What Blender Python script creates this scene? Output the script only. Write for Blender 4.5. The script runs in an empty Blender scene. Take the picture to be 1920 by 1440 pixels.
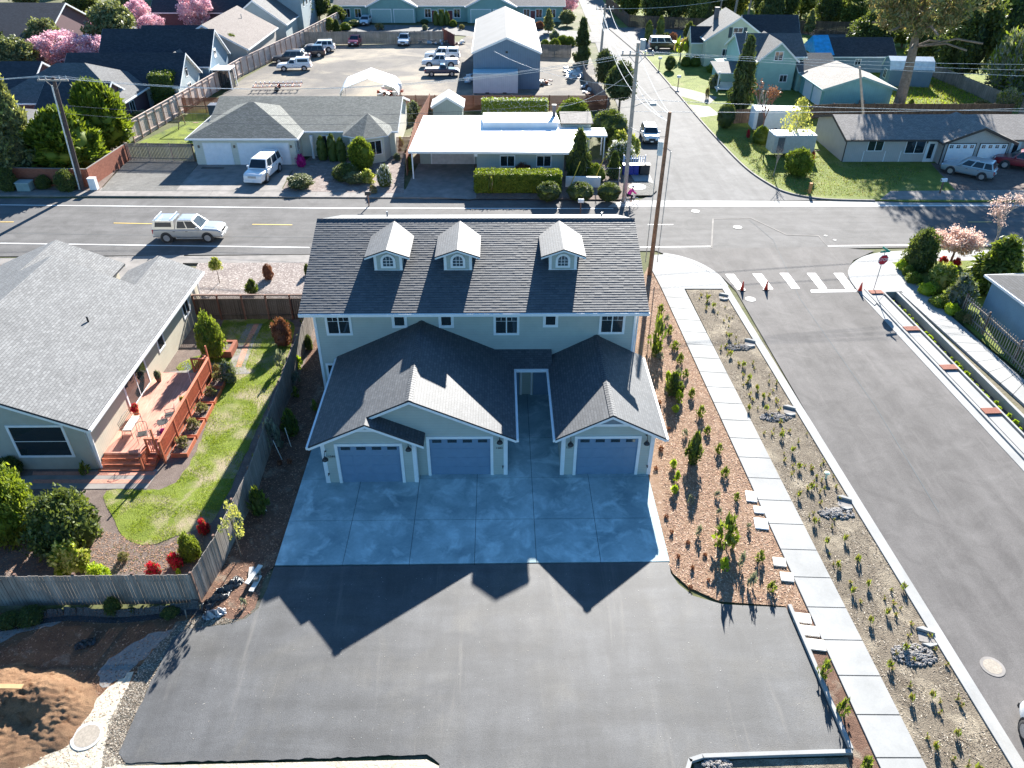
import bpy, bmesh, math, random
import numpy as np
from mathutils import Vector, Matrix
R = math.radians
rnd = random.Random(7)
scene = bpy.context.scene
COL = scene.collection

# ------------------------------------------------------------------ camera
CAM_H = 25.0; FPX = 1411.7
_p, _y, _r = R(34.56), R(1.117), R(0.3035)
_F = Vector((math.sin(_y)*math.cos(_p), math.cos(_y)*math.cos(_p), -math.sin(_p)))
_R0 = Vector((math.cos(_y), -math.sin(_y), 0)); _U0 = _R0.cross(_F)
_RT = math.cos(_r)*_R0 + math.sin(_r)*_U0
_UP = -math.sin(_r)*_R0 + math.cos(_r)*_U0
cd = bpy.data.cameras.new('camera'); cam = bpy.data.objects.new('camera', cd); COL.objects.link(cam)
cam.matrix_world = Matrix(((_RT.x, _UP.x, -_F.x, 0), (_RT.y, _UP.y, -_F.y, 0), (_RT.z, _UP.z, -_F.z, CAM_H), (0, 0, 0, 1)))
cd.sensor_width = 36; cd.sensor_fit = 'HORIZONTAL'; cd.lens = FPX/1920*36
cd.clip_start = 0.1; cd.clip_end = 4000
scene.camera = cam

# ------------------------------------------------------------------ sky + sun
LD = Vector((-0.455, -2.04, -1.0)).normalized()      # the way the sunlight travels
SUN_EL = math.asin(-LD.z); SUN_AZ = math.atan2(-LD.x, -LD.y)
w = bpy.data.worlds.new('World'); scene.world = w; w.use_nodes = True
nt = w.node_tree; bg = nt.nodes['Background']
sky = nt.nodes.new('ShaderNodeTexSky'); sky.sky_type = 'NISHITA'; sky.sun_disc = False
sky.sun_elevation = SUN_EL; sky.sun_rotation = SUN_AZ; sky.altitude = 0
sky.air_density = 1.0; sky.dust_density = 0.3; sky.ozone_density = 3.0
tn = nt.nodes.new('ShaderNodeMix'); tn.data_type = 'RGBA'; tn.blend_type = 'MULTIPLY'; tn.inputs[0].default_value = 1; tn.inputs[7].default_value = (.62, .98, 1.18, 1)
nt.links.new(sky.outputs[0], tn.inputs[6]); nt.links.new(tn.outputs[2], bg.inputs[0]); bg.inputs[1].default_value = 0.052
sd = bpy.data.lights.new('sun', 'SUN'); sd.energy = 5.0; sd.angle = R(0.5); sd.color = (1.0, 0.955, 0.88)
so = bpy.data.objects.new('sun', sd); COL.objects.link(so)
so.rotation_euler = LD.to_track_quat('-Z', 'Y').to_euler(); so.location = (20, 60, 60)
scene.view_settings.view_transform = 'Standard'; scene.view_settings.look = 'None'
scene.view_settings.gamma = 1; scene.view_settings.exposure = 1.95

# ------------------------------------------------------------------ survey: where a sight line meets a height or an upright plane
def _ray(px, py): return _F + (px-960)/FPX*_RT + (720-py)/FPX*_UP
def G(px, py, z=0.0):
    d = _ray(px, py); t = (z-CAM_H)/d.z; return Vector((t*d.x, t*d.y, z))
def GY(px, py, Y):
    d = _ray(px, py); t = Y/d.y; return Vector((t*d.x, Y, CAM_H+t*d.z))
def hh(px, py, base):
    """height above the ground of the image point standing over ground point base"""
    d = _ray(px, py); t = math.hypot(base[0], base[1])/math.hypot(d.x, d.y); return CAM_H+t*d.z

# ------------------------------------------------------------------ materials
def C(h):
    h = h.lstrip('#'); o = []
    for i in (0, 2, 4):
        c = int(h[i:i+2], 16)/255; o.append(c/12.92 if c <= .04045 else ((c+.055)/1.055)**2.4)
    return tuple(o)+(1,)
def col(*a): return tuple(a)+(1,)
MATS = {}
def newmat(name):
    m = bpy.data.materials.new(name); m.use_nodes = True; MATS[name] = m
    n = m.node_tree; b = n.nodes['Principled BSDF']; return m, n, b
def N(n, t, **k):
    x = n.nodes.new(t)
    for a, v in k.items():
        if a in x.inputs: x.inputs[a].default_value = v
        else: setattr(x, a, v)
    return x
def ramp(n, fac, stops):
    r = n.nodes.new('ShaderNodeValToRGB'); e = r.color_ramp.elements
    while len(e) < len(stops): e.new(0.5)
    for i, (p, c) in enumerate(stops): e[i].position = p; e[i].color = c
    n.links.new(fac, r.inputs[0]); return r.outputs[0]
def mixc(n, fac, a, b, bt='MIX'):
    x = n.nodes.new('ShaderNodeMix'); x.data_type = 'RGBA'; x.blend_type = bt
    for s, v in ((x.inputs[0], fac), (x.inputs[6], a), (x.inputs[7], b)):
        if hasattr(v, 'links'): n.links.new(v, s)
        else: s.default_value = v
    return x.outputs[2]
def coordP(n):
    return n.nodes.new('ShaderNodeNewGeometry').outputs['Position']
def coordO(n): return n.nodes.new('ShaderNodeTexCoord').outputs['Object']
def coordU(n): return n.nodes.new('ShaderNodeUVMap').outputs[0]
def mapv(n, v, sc=(1, 1, 1), rot=(0, 0, 0)):
    m = n.nodes.new('ShaderNodeMapping'); m.inputs[3].default_value = sc; m.inputs[2].default_value = rot
    n.links.new(v, m.inputs[0]); return m.outputs[0]
def noise(n, v, s, det=4, rough=.55, dist=0):
    x = N(n, 'ShaderNodeTexNoise', Scale=s, Detail=det, Roughness=rough, Distortion=dist); n.links.new(v, x.inputs['Vector']); return x.outputs['Fac']
def bump(n, b, h, strength=.5, dist=.02):
    x = N(n, 'ShaderNodeBump', Strength=strength, Distance=dist); n.links.new(h, x.inputs['Height']); n.links.new(x.outputs[0], b.inputs['Normal'])
def plain(name, c, rough=.6, metal=0, var=.12, sc=3, spec=.5, coat=0, bmp=0):
    if name in MATS: return MATS[name]
    m, n, b = newmat(name)
    f = noise(n, coordO(n), sc, 4); lo = tuple(x*(1-var) for x in c[:3])+(1,); hi = tuple(min(1, x*(1+var)) for x in c[:3])+(1,)
    n.links.new(ramp(n, f, [(.3, lo), (.7, hi)]), b.inputs['Base Color'])
    b.inputs['Roughness'].default_value = rough; b.inputs['Metallic'].default_value = metal
    b.inputs['Specular IOR Level'].default_value = spec; b.inputs['Coat Weight'].default_value = coat
    if bmp: bump(n, b, noise(n, coordO(n), sc*8, 3), bmp, .02)
    return m
def ground_mat(name, c1, c2, big=.15, mid=1.2, fine=14, c3=None, patch=None, rough=.95, bmp=.5, bd=.03, streak=None, finew=.45, spec=.25):
    """mixed ground: broad patches, mid mottling, fine grain; c3 = a second stuff showing in patches"""
    m, n, b = newmat(name); P = coordP(n)
    a = ramp(n, noise(n, P, mid, 5, .6, .3), [(.3, c1), (.7, c2)])
    fg = noise(n, P, fine, 3, .7)
    fc = ramp(n, fg, [(.32, col(1-finew, 1-finew, 1-finew)), (.7, col(1+0, 1, 1))])
    x = mixc(n, 1.0, a, fc, 'MULTIPLY')
    bgd = ramp(n, noise(n, P, big, 3, .5), [(.3, col(.82, .82, .82)), (.7, col(1, 1, 1))])
    x = mixc(n, 1.0, x, bgd, 'MULTIPLY')
    if c3:
        pf = ramp(n, noise(n, P, patch[0], 5, .6, .6), [(patch[1], col(0, 0, 0)), (patch[2], col(1, 1, 1))])
        x = mixc(n, pf, x, mixc(n, 1, c3, fc, 'MULTIPLY'))
    if streak:
        s = noise(n, mapv(n, P, streak[0]), 1, 4, .6); x = mixc(n, 1, x, ramp(n, s, [(.35, col(*[1-streak[1]]*3)), (.65, col(1, 1, 1))]), 'MULTIPLY')
    n.links.new(x, b.inputs['Base Color']); b.inputs['Roughness'].default_value = rough; b.inputs['Specular IOR Level'].default_value = spec
    bump(n, b, fg, bmp, bd); return m
def shingle_mat(name, c1, c2, row=.15, tab=.28, dark=.55, rough=.92, spec=.2):
    m, n, b = newmat(name); U = coordU(n)
    br = N(n, 'ShaderNodeTexBrick', Scale=1.0, offset=.37, offset_frequency=2, squash=1)
    br.inputs['Brick Width'].default_value = tab; br.inputs['Row Height'].default_value = row
    br.inputs['Mortar Size'].default_value = .012; br.inputs['Mortar Smooth'].default_value = .3; br.inputs['Bias'].default_value = -.1
    br.inputs['Color1'].default_value = c1; br.inputs['Color2'].default_value = c2
    br.inputs['Mortar'].default_value = tuple(x*dark for x in c1[:3])+(1,); n.links.new(U, br.inputs['Vector'])
    g = ramp(n, noise(n, U, 5, 5, .7), [(.3, col(.72, .72, .72)), (.7, col(1, 1, 1))])
    x = mixc(n, 1, br.outputs['Color'], g, 'MULTIPLY')
    g2 = ramp(n, noise(n, U, .5, 3), [(.3, col(.85, .85, .85)), (.7, col(1, 1, 1))]); x = mixc(n, 1, x, g2, 'MULTIPLY')
    n.links.new(x, b.inputs['Base Color']); b.inputs['Roughness'].default_value = rough; b.inputs['Specular IOR Level'].default_value = spec
    sp = N(n, 'ShaderNodeSeparateXYZ'); n.links.new(U, sp.inputs[0])
    d = N(n, 'ShaderNodeMath', operation='DIVIDE'); n.links.new(sp.outputs[1], d.inputs[0]); d.inputs[1].default_value = row
    f = N(n, 'ShaderNodeMath', operation='FRACT'); n.links.new(d.outputs[0], f.inputs[0])
    iv = N(n, 'ShaderNodeMath', operation='SUBTRACT'); iv.inputs[0].default_value = 1; n.links.new(f.outputs[0], iv.inputs[1])
    ad = N(n, 'ShaderNodeMath', operation='ADD'); n.links.new(iv.outputs[0], ad.inputs[0])
    ns = N(n, 'ShaderNodeMath', operation='MULTIPLY'); n.links.new(noise(n, U, 9, 3), ns.inputs[0]); ns.inputs[1].default_value = .8; n.links.new(ns.outputs[0], ad.inputs[1])
    bump(n, b, ad.outputs[0], .6, .012); return m
def siding_mat(name, c, row=.16, vert=False, rough=.75, dirt=.12, depth=.012):
    m, n, b = newmat(name); U = coordU(n); sp = N(n, 'ShaderNodeSeparateXYZ'); n.links.new(U, sp.inputs[0])
    d = N(n, 'ShaderNodeMath', operation='DIVIDE'); n.links.new(sp.outputs[0 if vert else 1], d.inputs[0]); d.inputs[1].default_value = row
    f = N(n, 'ShaderNodeMath', operation='FRACT'); n.links.new(d.outputs[0], f.inputs[0])
    line = ramp(n, f.outputs[0], [(0, col(.72, .72, .72)), (.1, col(1, 1, 1))])
    g = ramp(n, noise(n, U, 1.2, 5, .6), [(.3, tuple(x*(1-dirt) for x in c[:3])+(1,)), (.7, c)])
    n.links.new(mixc(n, 1, g, line, 'MULTIPLY'), b.inputs['Base Color']); b.inputs['Roughness'].default_value = rough; b.inputs['Specular IOR Level'].default_value = .3
    iv = N(n, 'ShaderNodeMath', operation='SUBTRACT'); iv.inputs[0].default_value = 1; n.links.new(f.outputs[0], iv.inputs[1])
    bump(n, b, iv.outputs[0], .5, depth); return m
def plank_mat(name, c1, c2, wd=.14, horiz=False, gap=.4):
    m, n, b = newmat(name); U = coordU(n); sp = N(n, 'ShaderNodeSeparateXYZ'); n.links.new(U, sp.inputs[0])
    d = N(n, 'ShaderNodeMath', operation='DIVIDE'); n.links.new(sp.outputs[1 if horiz else 0], d.inputs[0]); d.inputs[1].default_value = wd
    fl = N(n, 'ShaderNodeMath', operation='FLOOR'); n.links.new(d.outputs[0], fl.inputs[0])
    f = N(n, 'ShaderNodeMath', operation='FRACT'); n.links.new(d.outputs[0], f.inputs[0])
    wn = N(n, 'ShaderNodeTexWhiteNoise', noise_dimensions='1D'); n.links.new(fl.outputs[0], wn.inputs['W'])
    a = mixc(n, wn.outputs[0], c1, c2)
    gr = ramp(n, noise(n, mapv(n, U, (2, 18, 2) if horiz else (18, 2, 2)), 1, 4), [(.3, col(.7, .7, .7)), (.7, col(1, 1, 1))])
    a = mixc(n, 1, a, gr, 'MULTIPLY'); st = ramp(n, noise(n, U, .8, 4), [(.35, col(.7, .7, .7)), (.65, col(1, 1, 1))]); a = mixc(n, 1, a, st, 'MULTIPLY')
    ln = ramp(n, f.outputs[0], [(0, col(gap, gap, gap)), (.09, col(1, 1, 1)), (.91, col(1, 1, 1)), (1, col(gap, gap, gap))])
    n.links.new(mixc(n, 1, a, ln, 'MULTIPLY'), b.inputs['Base Color']); b.inputs['Roughness'].default_value = .85; b.inputs['Specular IOR Level'].default_value = .25
    bump(n, b, ln, .4, .01); return m
def leaf_mat(name, c1, c2, trans=.35, rough=.55, tint=(1.2, 1.15, .6, 1)):
    m, n, b = newmat(name); g = n.nodes.new('ShaderNodeNewGeometry')
    x = ramp(n, g.outputs['Random Per Island'], [(0, c1), (1, c2)])
    n.links.new(x, b.inputs['Base Color']); b.inputs['Roughness'].default_value = rough; b.inputs['Specular IOR Level'].default_value = .3
    t = n.nodes.new('ShaderNodeBsdfTranslucent'); n.links.new(mixc(n, 1, x, tint, 'MULTIPLY'), t.inputs[0])
    mx = n.nodes.new('ShaderNodeMixShader'); mx.inputs[0].default_value = trans
    n.links.new(b.outputs[0], mx.inputs[1]); n.links.new(t.outputs[0], mx.inputs[2])
    n.links.new(mx.outputs[0], n.nodes['Material Output'].inputs[0]); return m
def glass_mat(name, c=(.02, .03, .035, 1), rough=.05):
    m, n, b = newmat(name); b.inputs['Base Color'].default_value = c; b.inputs['Roughness'].default_value = rough
    b.inputs['Specular IOR Level'].default_value = .8; b.inputs['IOR'].default_value = 1.6; return m

# ------------------------------------------------------------------ mesh builder
class MB:
    def __init__(s, T=None): s.v = []; s.f = []; s.m = []; s.T = T or Matrix()
    def face(s, pts, m=0):
        i = len(s.v); s.v += [s.T @ Vector(p) for p in pts]; s.f.append(list(range(i, i+len(pts)))); s.m.append(m)
    def box(s, x0, y0, z0, x1, y1, z1, m=0, skip=''):
        a = [(x0, y0), (x1, y0), (x1, y1), (x0, y1)]; s.prism(a, z0, z1, m, m); return s
    def prism(s, poly, z0, z1, m=0, mt=None, bottom=True):
        mt = m if mt is None else mt; n = len(poly)
        A = sum(poly[i][0]*poly[(i+1) % n][1]-poly[(i+1) % n][0]*poly[i][1] for i in range(n))
        if A < 0: poly = poly[::-1]
        i0 = len(s.v)
        s.v += [s.T @ Vector((p[0], p[1], z0)) for p in poly]+[s.T @ Vector((p[0], p[1], z1)) for p in poly]
        if bottom: s.f.append([i0+k for k in range(n)][::-1]); s.m.append(m)
        s.f.append([i0+n+k for k in range(n)]); s.m.append(mt)
        for k in range(n):
            k2 = (k+1) % n; s.f.append([i0+k, i0+k2, i0+n+k2, i0+n+k]); s.m.append(m)
        return s
    def slab(s, pts, t, m=0, me=1):
        """roof slab: planar polygon (any winding), thickened straight down by t"""
        P = [Vector(p) for p in pts]; nrm = Vector((0, 0, 0))
        for i in range(len(P)): nrm += P[i].cross(P[(i+1) % len(P)])
        if nrm.z < 0: P = P[::-1]
        i0 = len(s.v); n = len(P)
        s.v += [s.T @ p for p in P]+[s.T @ (p-Vector((0, 0, t))) for p in P]
        s.f.append([i0+k for k in range(n)]); s.m.append(m)
        s.f.append([i0+n+k for k in range(n)][::-1]); s.m.append(me)
        for k in range(n):
            k2 = (k+1) % n; s.f.append([i0+k, i0+n+k, i0+n+k2, i0+k2]); s.m.append(me)
        return s
    def cyl(s, p, q, r0, r1=None, n=10, m=0, cap=True):
        r1 = r0 if r1 is None else r1; p = Vector(p); q = Vector(q); d = (q-p).normalized()
        a = d.orthogonal().normalized(); b = d.cross(a); i0 = len(s.v)
        for c, r in ((p, r0), (q, r1)):
            for k in range(n):
                t = 2*math.pi*k/n; s.v.append(s.T @ (c+r*(math.cos(t)*a+math.sin(t)*b)))
        for k in range(n):
            k2 = (k+1) % n; s.f.append([i0+k, i0+k2, i0+n+k2, i0+n+k]); s.m.append(m)
        if cap: s.f.append([i0+k for k in range(n)][::-1]); s.m.append(m); s.f.append([i0+n+k for k in range(n)]); s.m.append(m)
        return s
    def tube(s, pts, r, n=6, m=0):
        for a, b in zip(pts[:-1], pts[1:]): s.cyl(a, b, r, r, n, m)
        return s
    def lathe(s, prof, n=16, m=0, c=(0, 0, 0)):
        i0 = len(s.v); c = Vector(c)
        for r, z in prof:
            for k in range(n):
                t = 2*math.pi*k/n; s.v.append(s.T @ (c+Vector((r*math.cos(t), r*math.sin(t), z))))
        for j in range(len(prof)-1):
            for k in range(n):
                k2 = (k+1) % n; s.f.append([i0+j*n+k, i0+j*n+k2, i0+(j+1)*n+k2, i0+(j+1)*n+k]); s.m.append(m)
        s.f.append([i0+k for k in range(n)][::-1]); s.m.append(m)
        s.f.append([i0+(len(prof)-1)*n+k for k in range(n)]); s.m.append(m); return s
    def blob(s, c, r, seg=8, m=0, jit=0, rg=None):
        rg = rg or rnd; c = Vector(c); rx, ry, rz = r if hasattr(r, '__len__') else (r, r, r); i0 = len(s.v); ny = seg//2+1
        for j in range(ny+1):
            ph = math.pi*j/ny
            for k in range(seg):
                t = 2*math.pi*k/seg; q = 1+rg.uniform(-jit, jit)
                s.v.append(s.T @ (c+Vector((rx*math.sin(ph)*math.cos(t)*q, ry*math.sin(ph)*math.sin(t)*q, -rz*math.cos(ph)*q))))
        for j in range(ny):
            for k in range(seg):
                k2 = (k+1) % seg; s.f.append([i0+j*seg+k, i0+j*seg+k2, i0+(j+1)*seg+k2, i0+(j+1)*seg+k]); s.m.append(m)
        return s
    def build(s, name, mats, parent=None, smooth=False, bevel=0, world=False, loc=None, sub=0):
        me = bpy.data.meshes.new(name); off = Vector((0, 0, 0))
        if world and parent is not None: off = parent.location
        if loc is not None: off = Vector(loc)
        me.from_pydata([tuple(v-off) for v in s.v], [], s.f)
        for m in (mats if isinstance(mats, (list, tuple)) else [mats]): me.materials.append(m)
        me.polygons.foreach_set('material_index', [min(x, len(me.materials)-1) for x in s.m])
        if smooth: me.polygons.foreach_set('use_smooth', [True]*len(s.f))
        uv = me.uv_layers.new(name='UVMap'); Z = Vector((0, 0, 1))
        for p in me.polygons:
            nn = p.normal; h = Z.cross(nn)
            h = h.normalized() if h.length > .05 else Vector((1, 0, 0)); v = nn.cross(h)
            for li in p.loop_indices:
                co = s.v[me.loops[li].vertex_index]; uv.data[li].uv = (co.dot(h), co.dot(v))
        o = bpy.data.objects.new(name, me); COL.objects.link(o)
        if parent is not None: o.parent = parent
        if loc is not None: o.location = loc
        if bevel:
            b = o.modifiers.new('bevel', 'BEVEL'); b.width = bevel; b.segments = 2; b.limit_method = 'ANGLE'; b.angle_limit = R(40)
        return o
def thing(name, label, cat, loc=(0, 0, 0), rz=0, group=None, sc=None):
    o = bpy.data.objects.new(name, None); COL.objects.link(o); o.empty_display_size = .2
    o.location = loc; o.rotation_euler = (0, 0, rz)
    if sc: o.scale = sc if hasattr(sc, '__len__') else (sc, sc, sc)
    o['label'] = label; o['category'] = cat
    if group: o['group'] = group
    return o
def tag(o, label, cat, group=None):
    o['label'] = label; o['category'] = cat
    if group: o['group'] = group
    return o
KIDS = {}
def clone(src, loc, rz=0, sc=None, label=None, group=None):
    def cp(o, par):
        c = o.copy(); COL.objects.link(c); c.parent = par
        for ch in KIDS.get(o.name, None) or [x for x in o.children]: cp(ch, c)
        return c
    r = cp(src, None); r.location = loc; r.rotation_euler = (0, 0, rz)
    if sc: r.scale = sc if hasattr(sc, '__len__') else (sc, sc, sc)
    if label: r['label'] = label
    if group: r['group'] = group
    return r
def struct(mb, name, mat, **k):
    o = mb.build(name, mat, **k); o['kind'] = 'structure'; return o
def sheet(name, pts, z, mat, kind='structure', t=None):
    """flat ground patch from pixel points (px, py) or world points ('w', x, y)"""
    P = [(p[1], p[2]) if p[0] == 'w' else tuple(G(p[0], p[1], z)[:2]) for p in pts]
    mb = MB()
    if t: mb.prism(P, z-t, z)
    else:
        A = sum(P[i][0]*P[(i+1) % len(P)][1]-P[(i+1) % len(P)][0]*P[i][1] for i in range(len(P)))
        if A < 0: P = P[::-1]
        mb.face([(x, y, z) for x, y in P])
    o = mb.build(name, mat); o['kind'] = kind; return o
def wallM(x, y, z, yaw): return Matrix.Translation((x, y, z)) @ Matrix.Rotation(yaw, 4, 'Z')
def curve_pts(pts, n=6):
    """Catmull-Rom smoothing of pixel polylines"""
    out = []; P = [Vector(p) for p in pts]; P = [2*P[0]-P[1]]+P+[2*P[-1]-P[-2]]
    for i in range(1, len(P)-2):
        for k in range(n):
            t = k/n; a, b, c, d = P[i-1:i+3]
            out.append(tuple(.5*((2*b)+(c-a)*t+(2*a-5*b+4*c-d)*t*t+(3*b-a-3*c+d)*t**3)))
    out.append(tuple(P[-2])); return out
# ------------------------------------------------------------------ ground materials
M_ground = ground_mat('ground_mix', col(.10, .12, .04), col(.16, .16, .07), .05, .4, 6, col(.22, .19, .13), (.12, .5, .62))
M_asph = ground_mat('old_asphalt', col(.17, .164, .16), col(.21, .202, .197), .08, .7, 22, rough=.88, spec=.2, bmp=.25, bd=.01, streak=((.12, 1.6, 1), .10), finew=.16)
M_asph_ns = ground_mat('bleached_asphalt', col(.20, .196, .193), col(.24, .235, .23), .1, .7, 22, rough=.9, bmp=.25, bd=.01, streak=((1.6, .1, 1), .10), finew=.14)
M_asph_new = ground_mat('street_asphalt', col(.18, .168, .162), col(.215, .202, .194), .12, .6, 26, rough=.88, spec=.2, bmp=.25, bd=.01, streak=((1.1, .12, 1), .12), finew=.18)
M_asph_lot = ground_mat('fresh_asphalt', col(.095, .097, .102), col(.13, .132, .137), .3, .9, 30, col(.14, .133, .12), (.35, .5, .72), rough=.68, spec=.75, bmp=.55, bd=.014, streak=((1.3, .16, 1), .30), finew=.36)
def worn(m, speck=70, sp=.3, bands=((.22, 1.5, 1), .2), tracks=None, scuff=None):
    """finer grain, paving bands, dusty wheel tracks and scuffs over an asphalt"""
    n = m.node_tree; b = n.nodes['Principled BSDF']; src = b.inputs['Base Color'].links[0].from_socket; P = coordP(n)
    x = mixc(n, 1, src, ramp(n, noise(n, P, speck, 2, .8), [(.35, col(1-sp, 1-sp, 1-sp)), (.65, col(1+sp*.3, 1+sp*.3, 1+sp*.3))]), 'MULTIPLY')
    x = mixc(n, 1, x, ramp(n, noise(n, mapv(n, P, bands[0]), 1, 4, .65, .4), [(.38, col(*[1-bands[1]]*3)), (.62, col(1, 1, 1))]), 'MULTIPLY')
    x = mixc(n, 1, x, ramp(n, noise(n, P, .55, 6, .7, 1.2), [(.36, col(.8, .8, .8)), (.6, col(1, 1, 1))]), 'MULTIPLY')
    if tracks:
        f = ramp(n, noise(n, mapv(n, P, tracks[0], tracks[2]), 1, 5, .7, .6), [(.58, col(0, 0, 0)), (.82, col(.6, .6, .6))]); x = mixc(n, f, x, tracks[1])
    if scuff:
        f = ramp(n, noise(n, mapv(n, P, (3, .9, 1), (0, 0, .5)), 1, 6, .8, 2.0), [(.66, col(0, 0, 0)), (.74, col(.5, .5, .5))]); x = mixc(n, f, x, scuff)
    n.links.new(x, b.inputs['Base Color'])
worn(M_asph_lot, 20, .26, ((.16, .8, 1), .36), ((1.5, .10, 1), col(.17, .155, .135), (0, 0, .04)), col(.2, .19, .17))
worn(M_asph_new, 20, .16, ((.9, .10, 1), .12), ((1.2, .07, 1), col(.20, .185, .175), (0, 0, .03)), col(.26, .25, .24)); worn(M_asph, 12, .14, ((.07, 1.1, 1), .14), None, col(.24, .23, .22)); worn(M_asph_ns, 40, .2, ((.8, .05, 1), .14))
M_conc = ground_mat('new_concrete', col(.33, .33, .32), col(.41, .408, .397), .3, .9, 18, rough=.85, bmp=.12, bd=.01, finew=.10)
M_conc_old = ground_mat('weathered_concrete', col(.22, .205, .19), col(.32, .295, .275), .3, 1.2, 16, rough=.9, bmp=.15, bd=.01, finew=.12)
M_drive = ground_mat('blotched_concrete', col(.25, .35, .37), col(.50, .63, .64), .25, .55, 8, col(.62, .75, .75), (.9, .5, .72), rough=.8, bmp=.08, bd=.01, finew=.12)  # stain blotches, plus the cyan cast of the house shade put into the colour
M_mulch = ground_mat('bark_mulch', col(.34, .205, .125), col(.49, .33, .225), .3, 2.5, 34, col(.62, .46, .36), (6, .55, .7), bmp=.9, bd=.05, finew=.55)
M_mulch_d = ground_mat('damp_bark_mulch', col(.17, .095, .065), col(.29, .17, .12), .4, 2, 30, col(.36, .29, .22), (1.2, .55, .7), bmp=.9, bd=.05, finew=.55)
M_soil = ground_mat('strip_soil', col(.24, .195, .145), col(.34, .285, .215), .3, 1.6, 22, col(.46, .39, .29), (.7, .52, .68), bmp=1, bd=.08, finew=.5)
M_sand = ground_mat('pale_sand', col(.50, .44, .335), col(.60, .54, .43), .4, 1.4, 9, col(.36, .29, .20), (1.3, .6, .75), bmp=.6, bd=.06, finew=.14)
M_dirt = ground_mat('bark_dirt', col(.20, .10, .06), col(.33, .18, .10), .4, 1.3, 22, col(.44, .36, .28), (.9, .58, .72), bmp=1, bd=.08, finew=.5)
M_shoulder = ground_mat('gravel_shoulder', col(.15, .145, .12), col(.24, .225, .185), .5, 2.5, 38, bmp=1, bd=.05, finew=.6)
M_pebble = ground_mat('pebble_bed', col(.28, .225, .205), col(.38, .32, .29), .4, 2, 16, col(.62, .55, .50), (7, .5, .65), bmp=1, bd=.05, finew=.5)
M_lot = ground_mat('dirt_lot', col(.14, .13, .12), col(.21, .19, .172), .06, .35, 9, col(.36, .31, .24), (.09, .47, .62), bmp=.6, bd=.04, finew=.35)
M_gravel = ground_mat('grey_gravel', col(.20, .195, .18), col(.30, .29, .27), .3, 2, 18, bmp=1, bd=.05, finew=.55)
M_lawn = ground_mat('lawn_grass', col(.16, .21, .035), col(.27, .32, .06), .25, .9, 9, col(.30, .30, .12), (.25, .55, .75), bmp=1, bd=.06, finew=.5)
M_lawn_dry = ground_mat('patchy_lawn', col(.17, .23, .03), col(.29, .35, .05), .3, 1.1, 18, col(.42, .35, .22), (.5, .46, .62), bmp=1, bd=.06, finew=.45)
M_lawn_wet = ground_mat('rough_grass', col(.16, .22, .02), col(.30, .36, .04), .2, .5, 9, col(.10, .14, .03), (.6, .5, .65), bmp=1, bd=.08, finew=.5)
M_bed = ground_mat('planted_bed_soil', col(.20, .15, .13), col(.30, .235, .20), .3, 2, 20, bmp=1, bd=.05, finew=.5)
M_yard = ground_mat('bark_yard', col(.27, .21, .19), col(.38, .31, .28), .3, 1.6, 20, col(.46, .40, .36), (2.5, .5, .68), bmp=.9, bd=.05, finew=.5)
M_line = plain('road_paint', col(.80, .80, .78), .6, var=.08, sc=6)
M_yline = plain('yellow_road_paint', col(.70, .48, .12), .6, var=.1, sc=6)
M_joint = plain('joint_dark', col(.10, .12, .13), .9)
M_grate = plain('rusted_grate', col(.30, .10, .06), .8, var=.25, sc=20)
M_iron = plain('cast_iron', col(.30, .26, .21), .7, var=.2, sc=12)
M_paleiron = plain('dusty_iron', col(.42, .42, .40), .7, var=.08, sc=12)
M_brickpath = plain('red_brick_path', col(.45, .20, .14), .85, var=.2, sc=9)

def jit(pts, amp=2.0, step=14, seed=1, closed=True):
    rg = random.Random(seed); o = []; n = len(pts)
    for i in range(n if closed else n-1):
        a, b = pts[i], pts[(i+1) % n]; L = math.hypot(b[0]-a[0], b[1]-a[1]); k = max(1, int(L/step))
        for j in range(k):
            t = j/k; q = amp if j else amp*.3
            o.append((a[0]+(b[0]-a[0])*t+rg.uniform(-q, q), a[1]+(b[1]-a[1])*t+rg.uniform(-q, q)))
    return o
def strip(name, pts, wd, z, mat, t=None, side=0):
    """band of width wd along a pixel polyline (side -1/0/+1: which side of it)"""
    P = [Vector((p[1], p[2])) if p[0] == 'w' else Vector(G(p[0], p[1], z)[:2]) for p in pts]; L = []; Rr = []
    for i, p in enumerate(P):
        d = (P[min(i+1, len(P)-1)]-P[max(i-1, 0)]).normalized(); nn = Vector((-d.y, d.x))
        L.append(p+nn*wd*(.5+.5*side)); Rr.append(p-nn*wd*(.5-.5*side))
    mb = MB()
    for i in range(len(P)-1):
        q = [L[i], L[i+1], Rr[i+1], Rr[i]]
        if t: mb.prism([tuple(a) for a in q], z-t, z)
        else: mb.face([(a.x, a.y, z) for a in q][::-1] if (q[1]-q[0]).cross(q[2]-q[1]) < 0 else [(a.x, a.y, z) for a in q])
    o = mb.build(name, mat); o['kind'] = 'structure'; return o

_k0, _k1 = G(1626, 549, .08), G(1909, 849, .08); _dk = _k1-_k0; _nv = Vector((-_dk.y, _dk.x, 0)).normalized(); _nv = _nv if _nv.x > 0 else -_nv
_in = [_k0+_nv*.05, _k0+_nv*2.3, _k0+_dk*2.4+_nv*2.3, _k0+_dk*2.4+_nv*.05]; _out = [(-1500, 2500), (1500, 2500), (1500, -300), (-1500, -300)]
g = MB()
for i in range(4): j = (i+1) % 4; g.face([(_out[i][0], _out[i][1], -.05), (_in[i].x, _in[i].y, -.05), (_in[j].x, _in[j].y, -.05), (_out[j][0], _out[j][1], -.05)])
struct(g, 'ground', M_ground)
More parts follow.
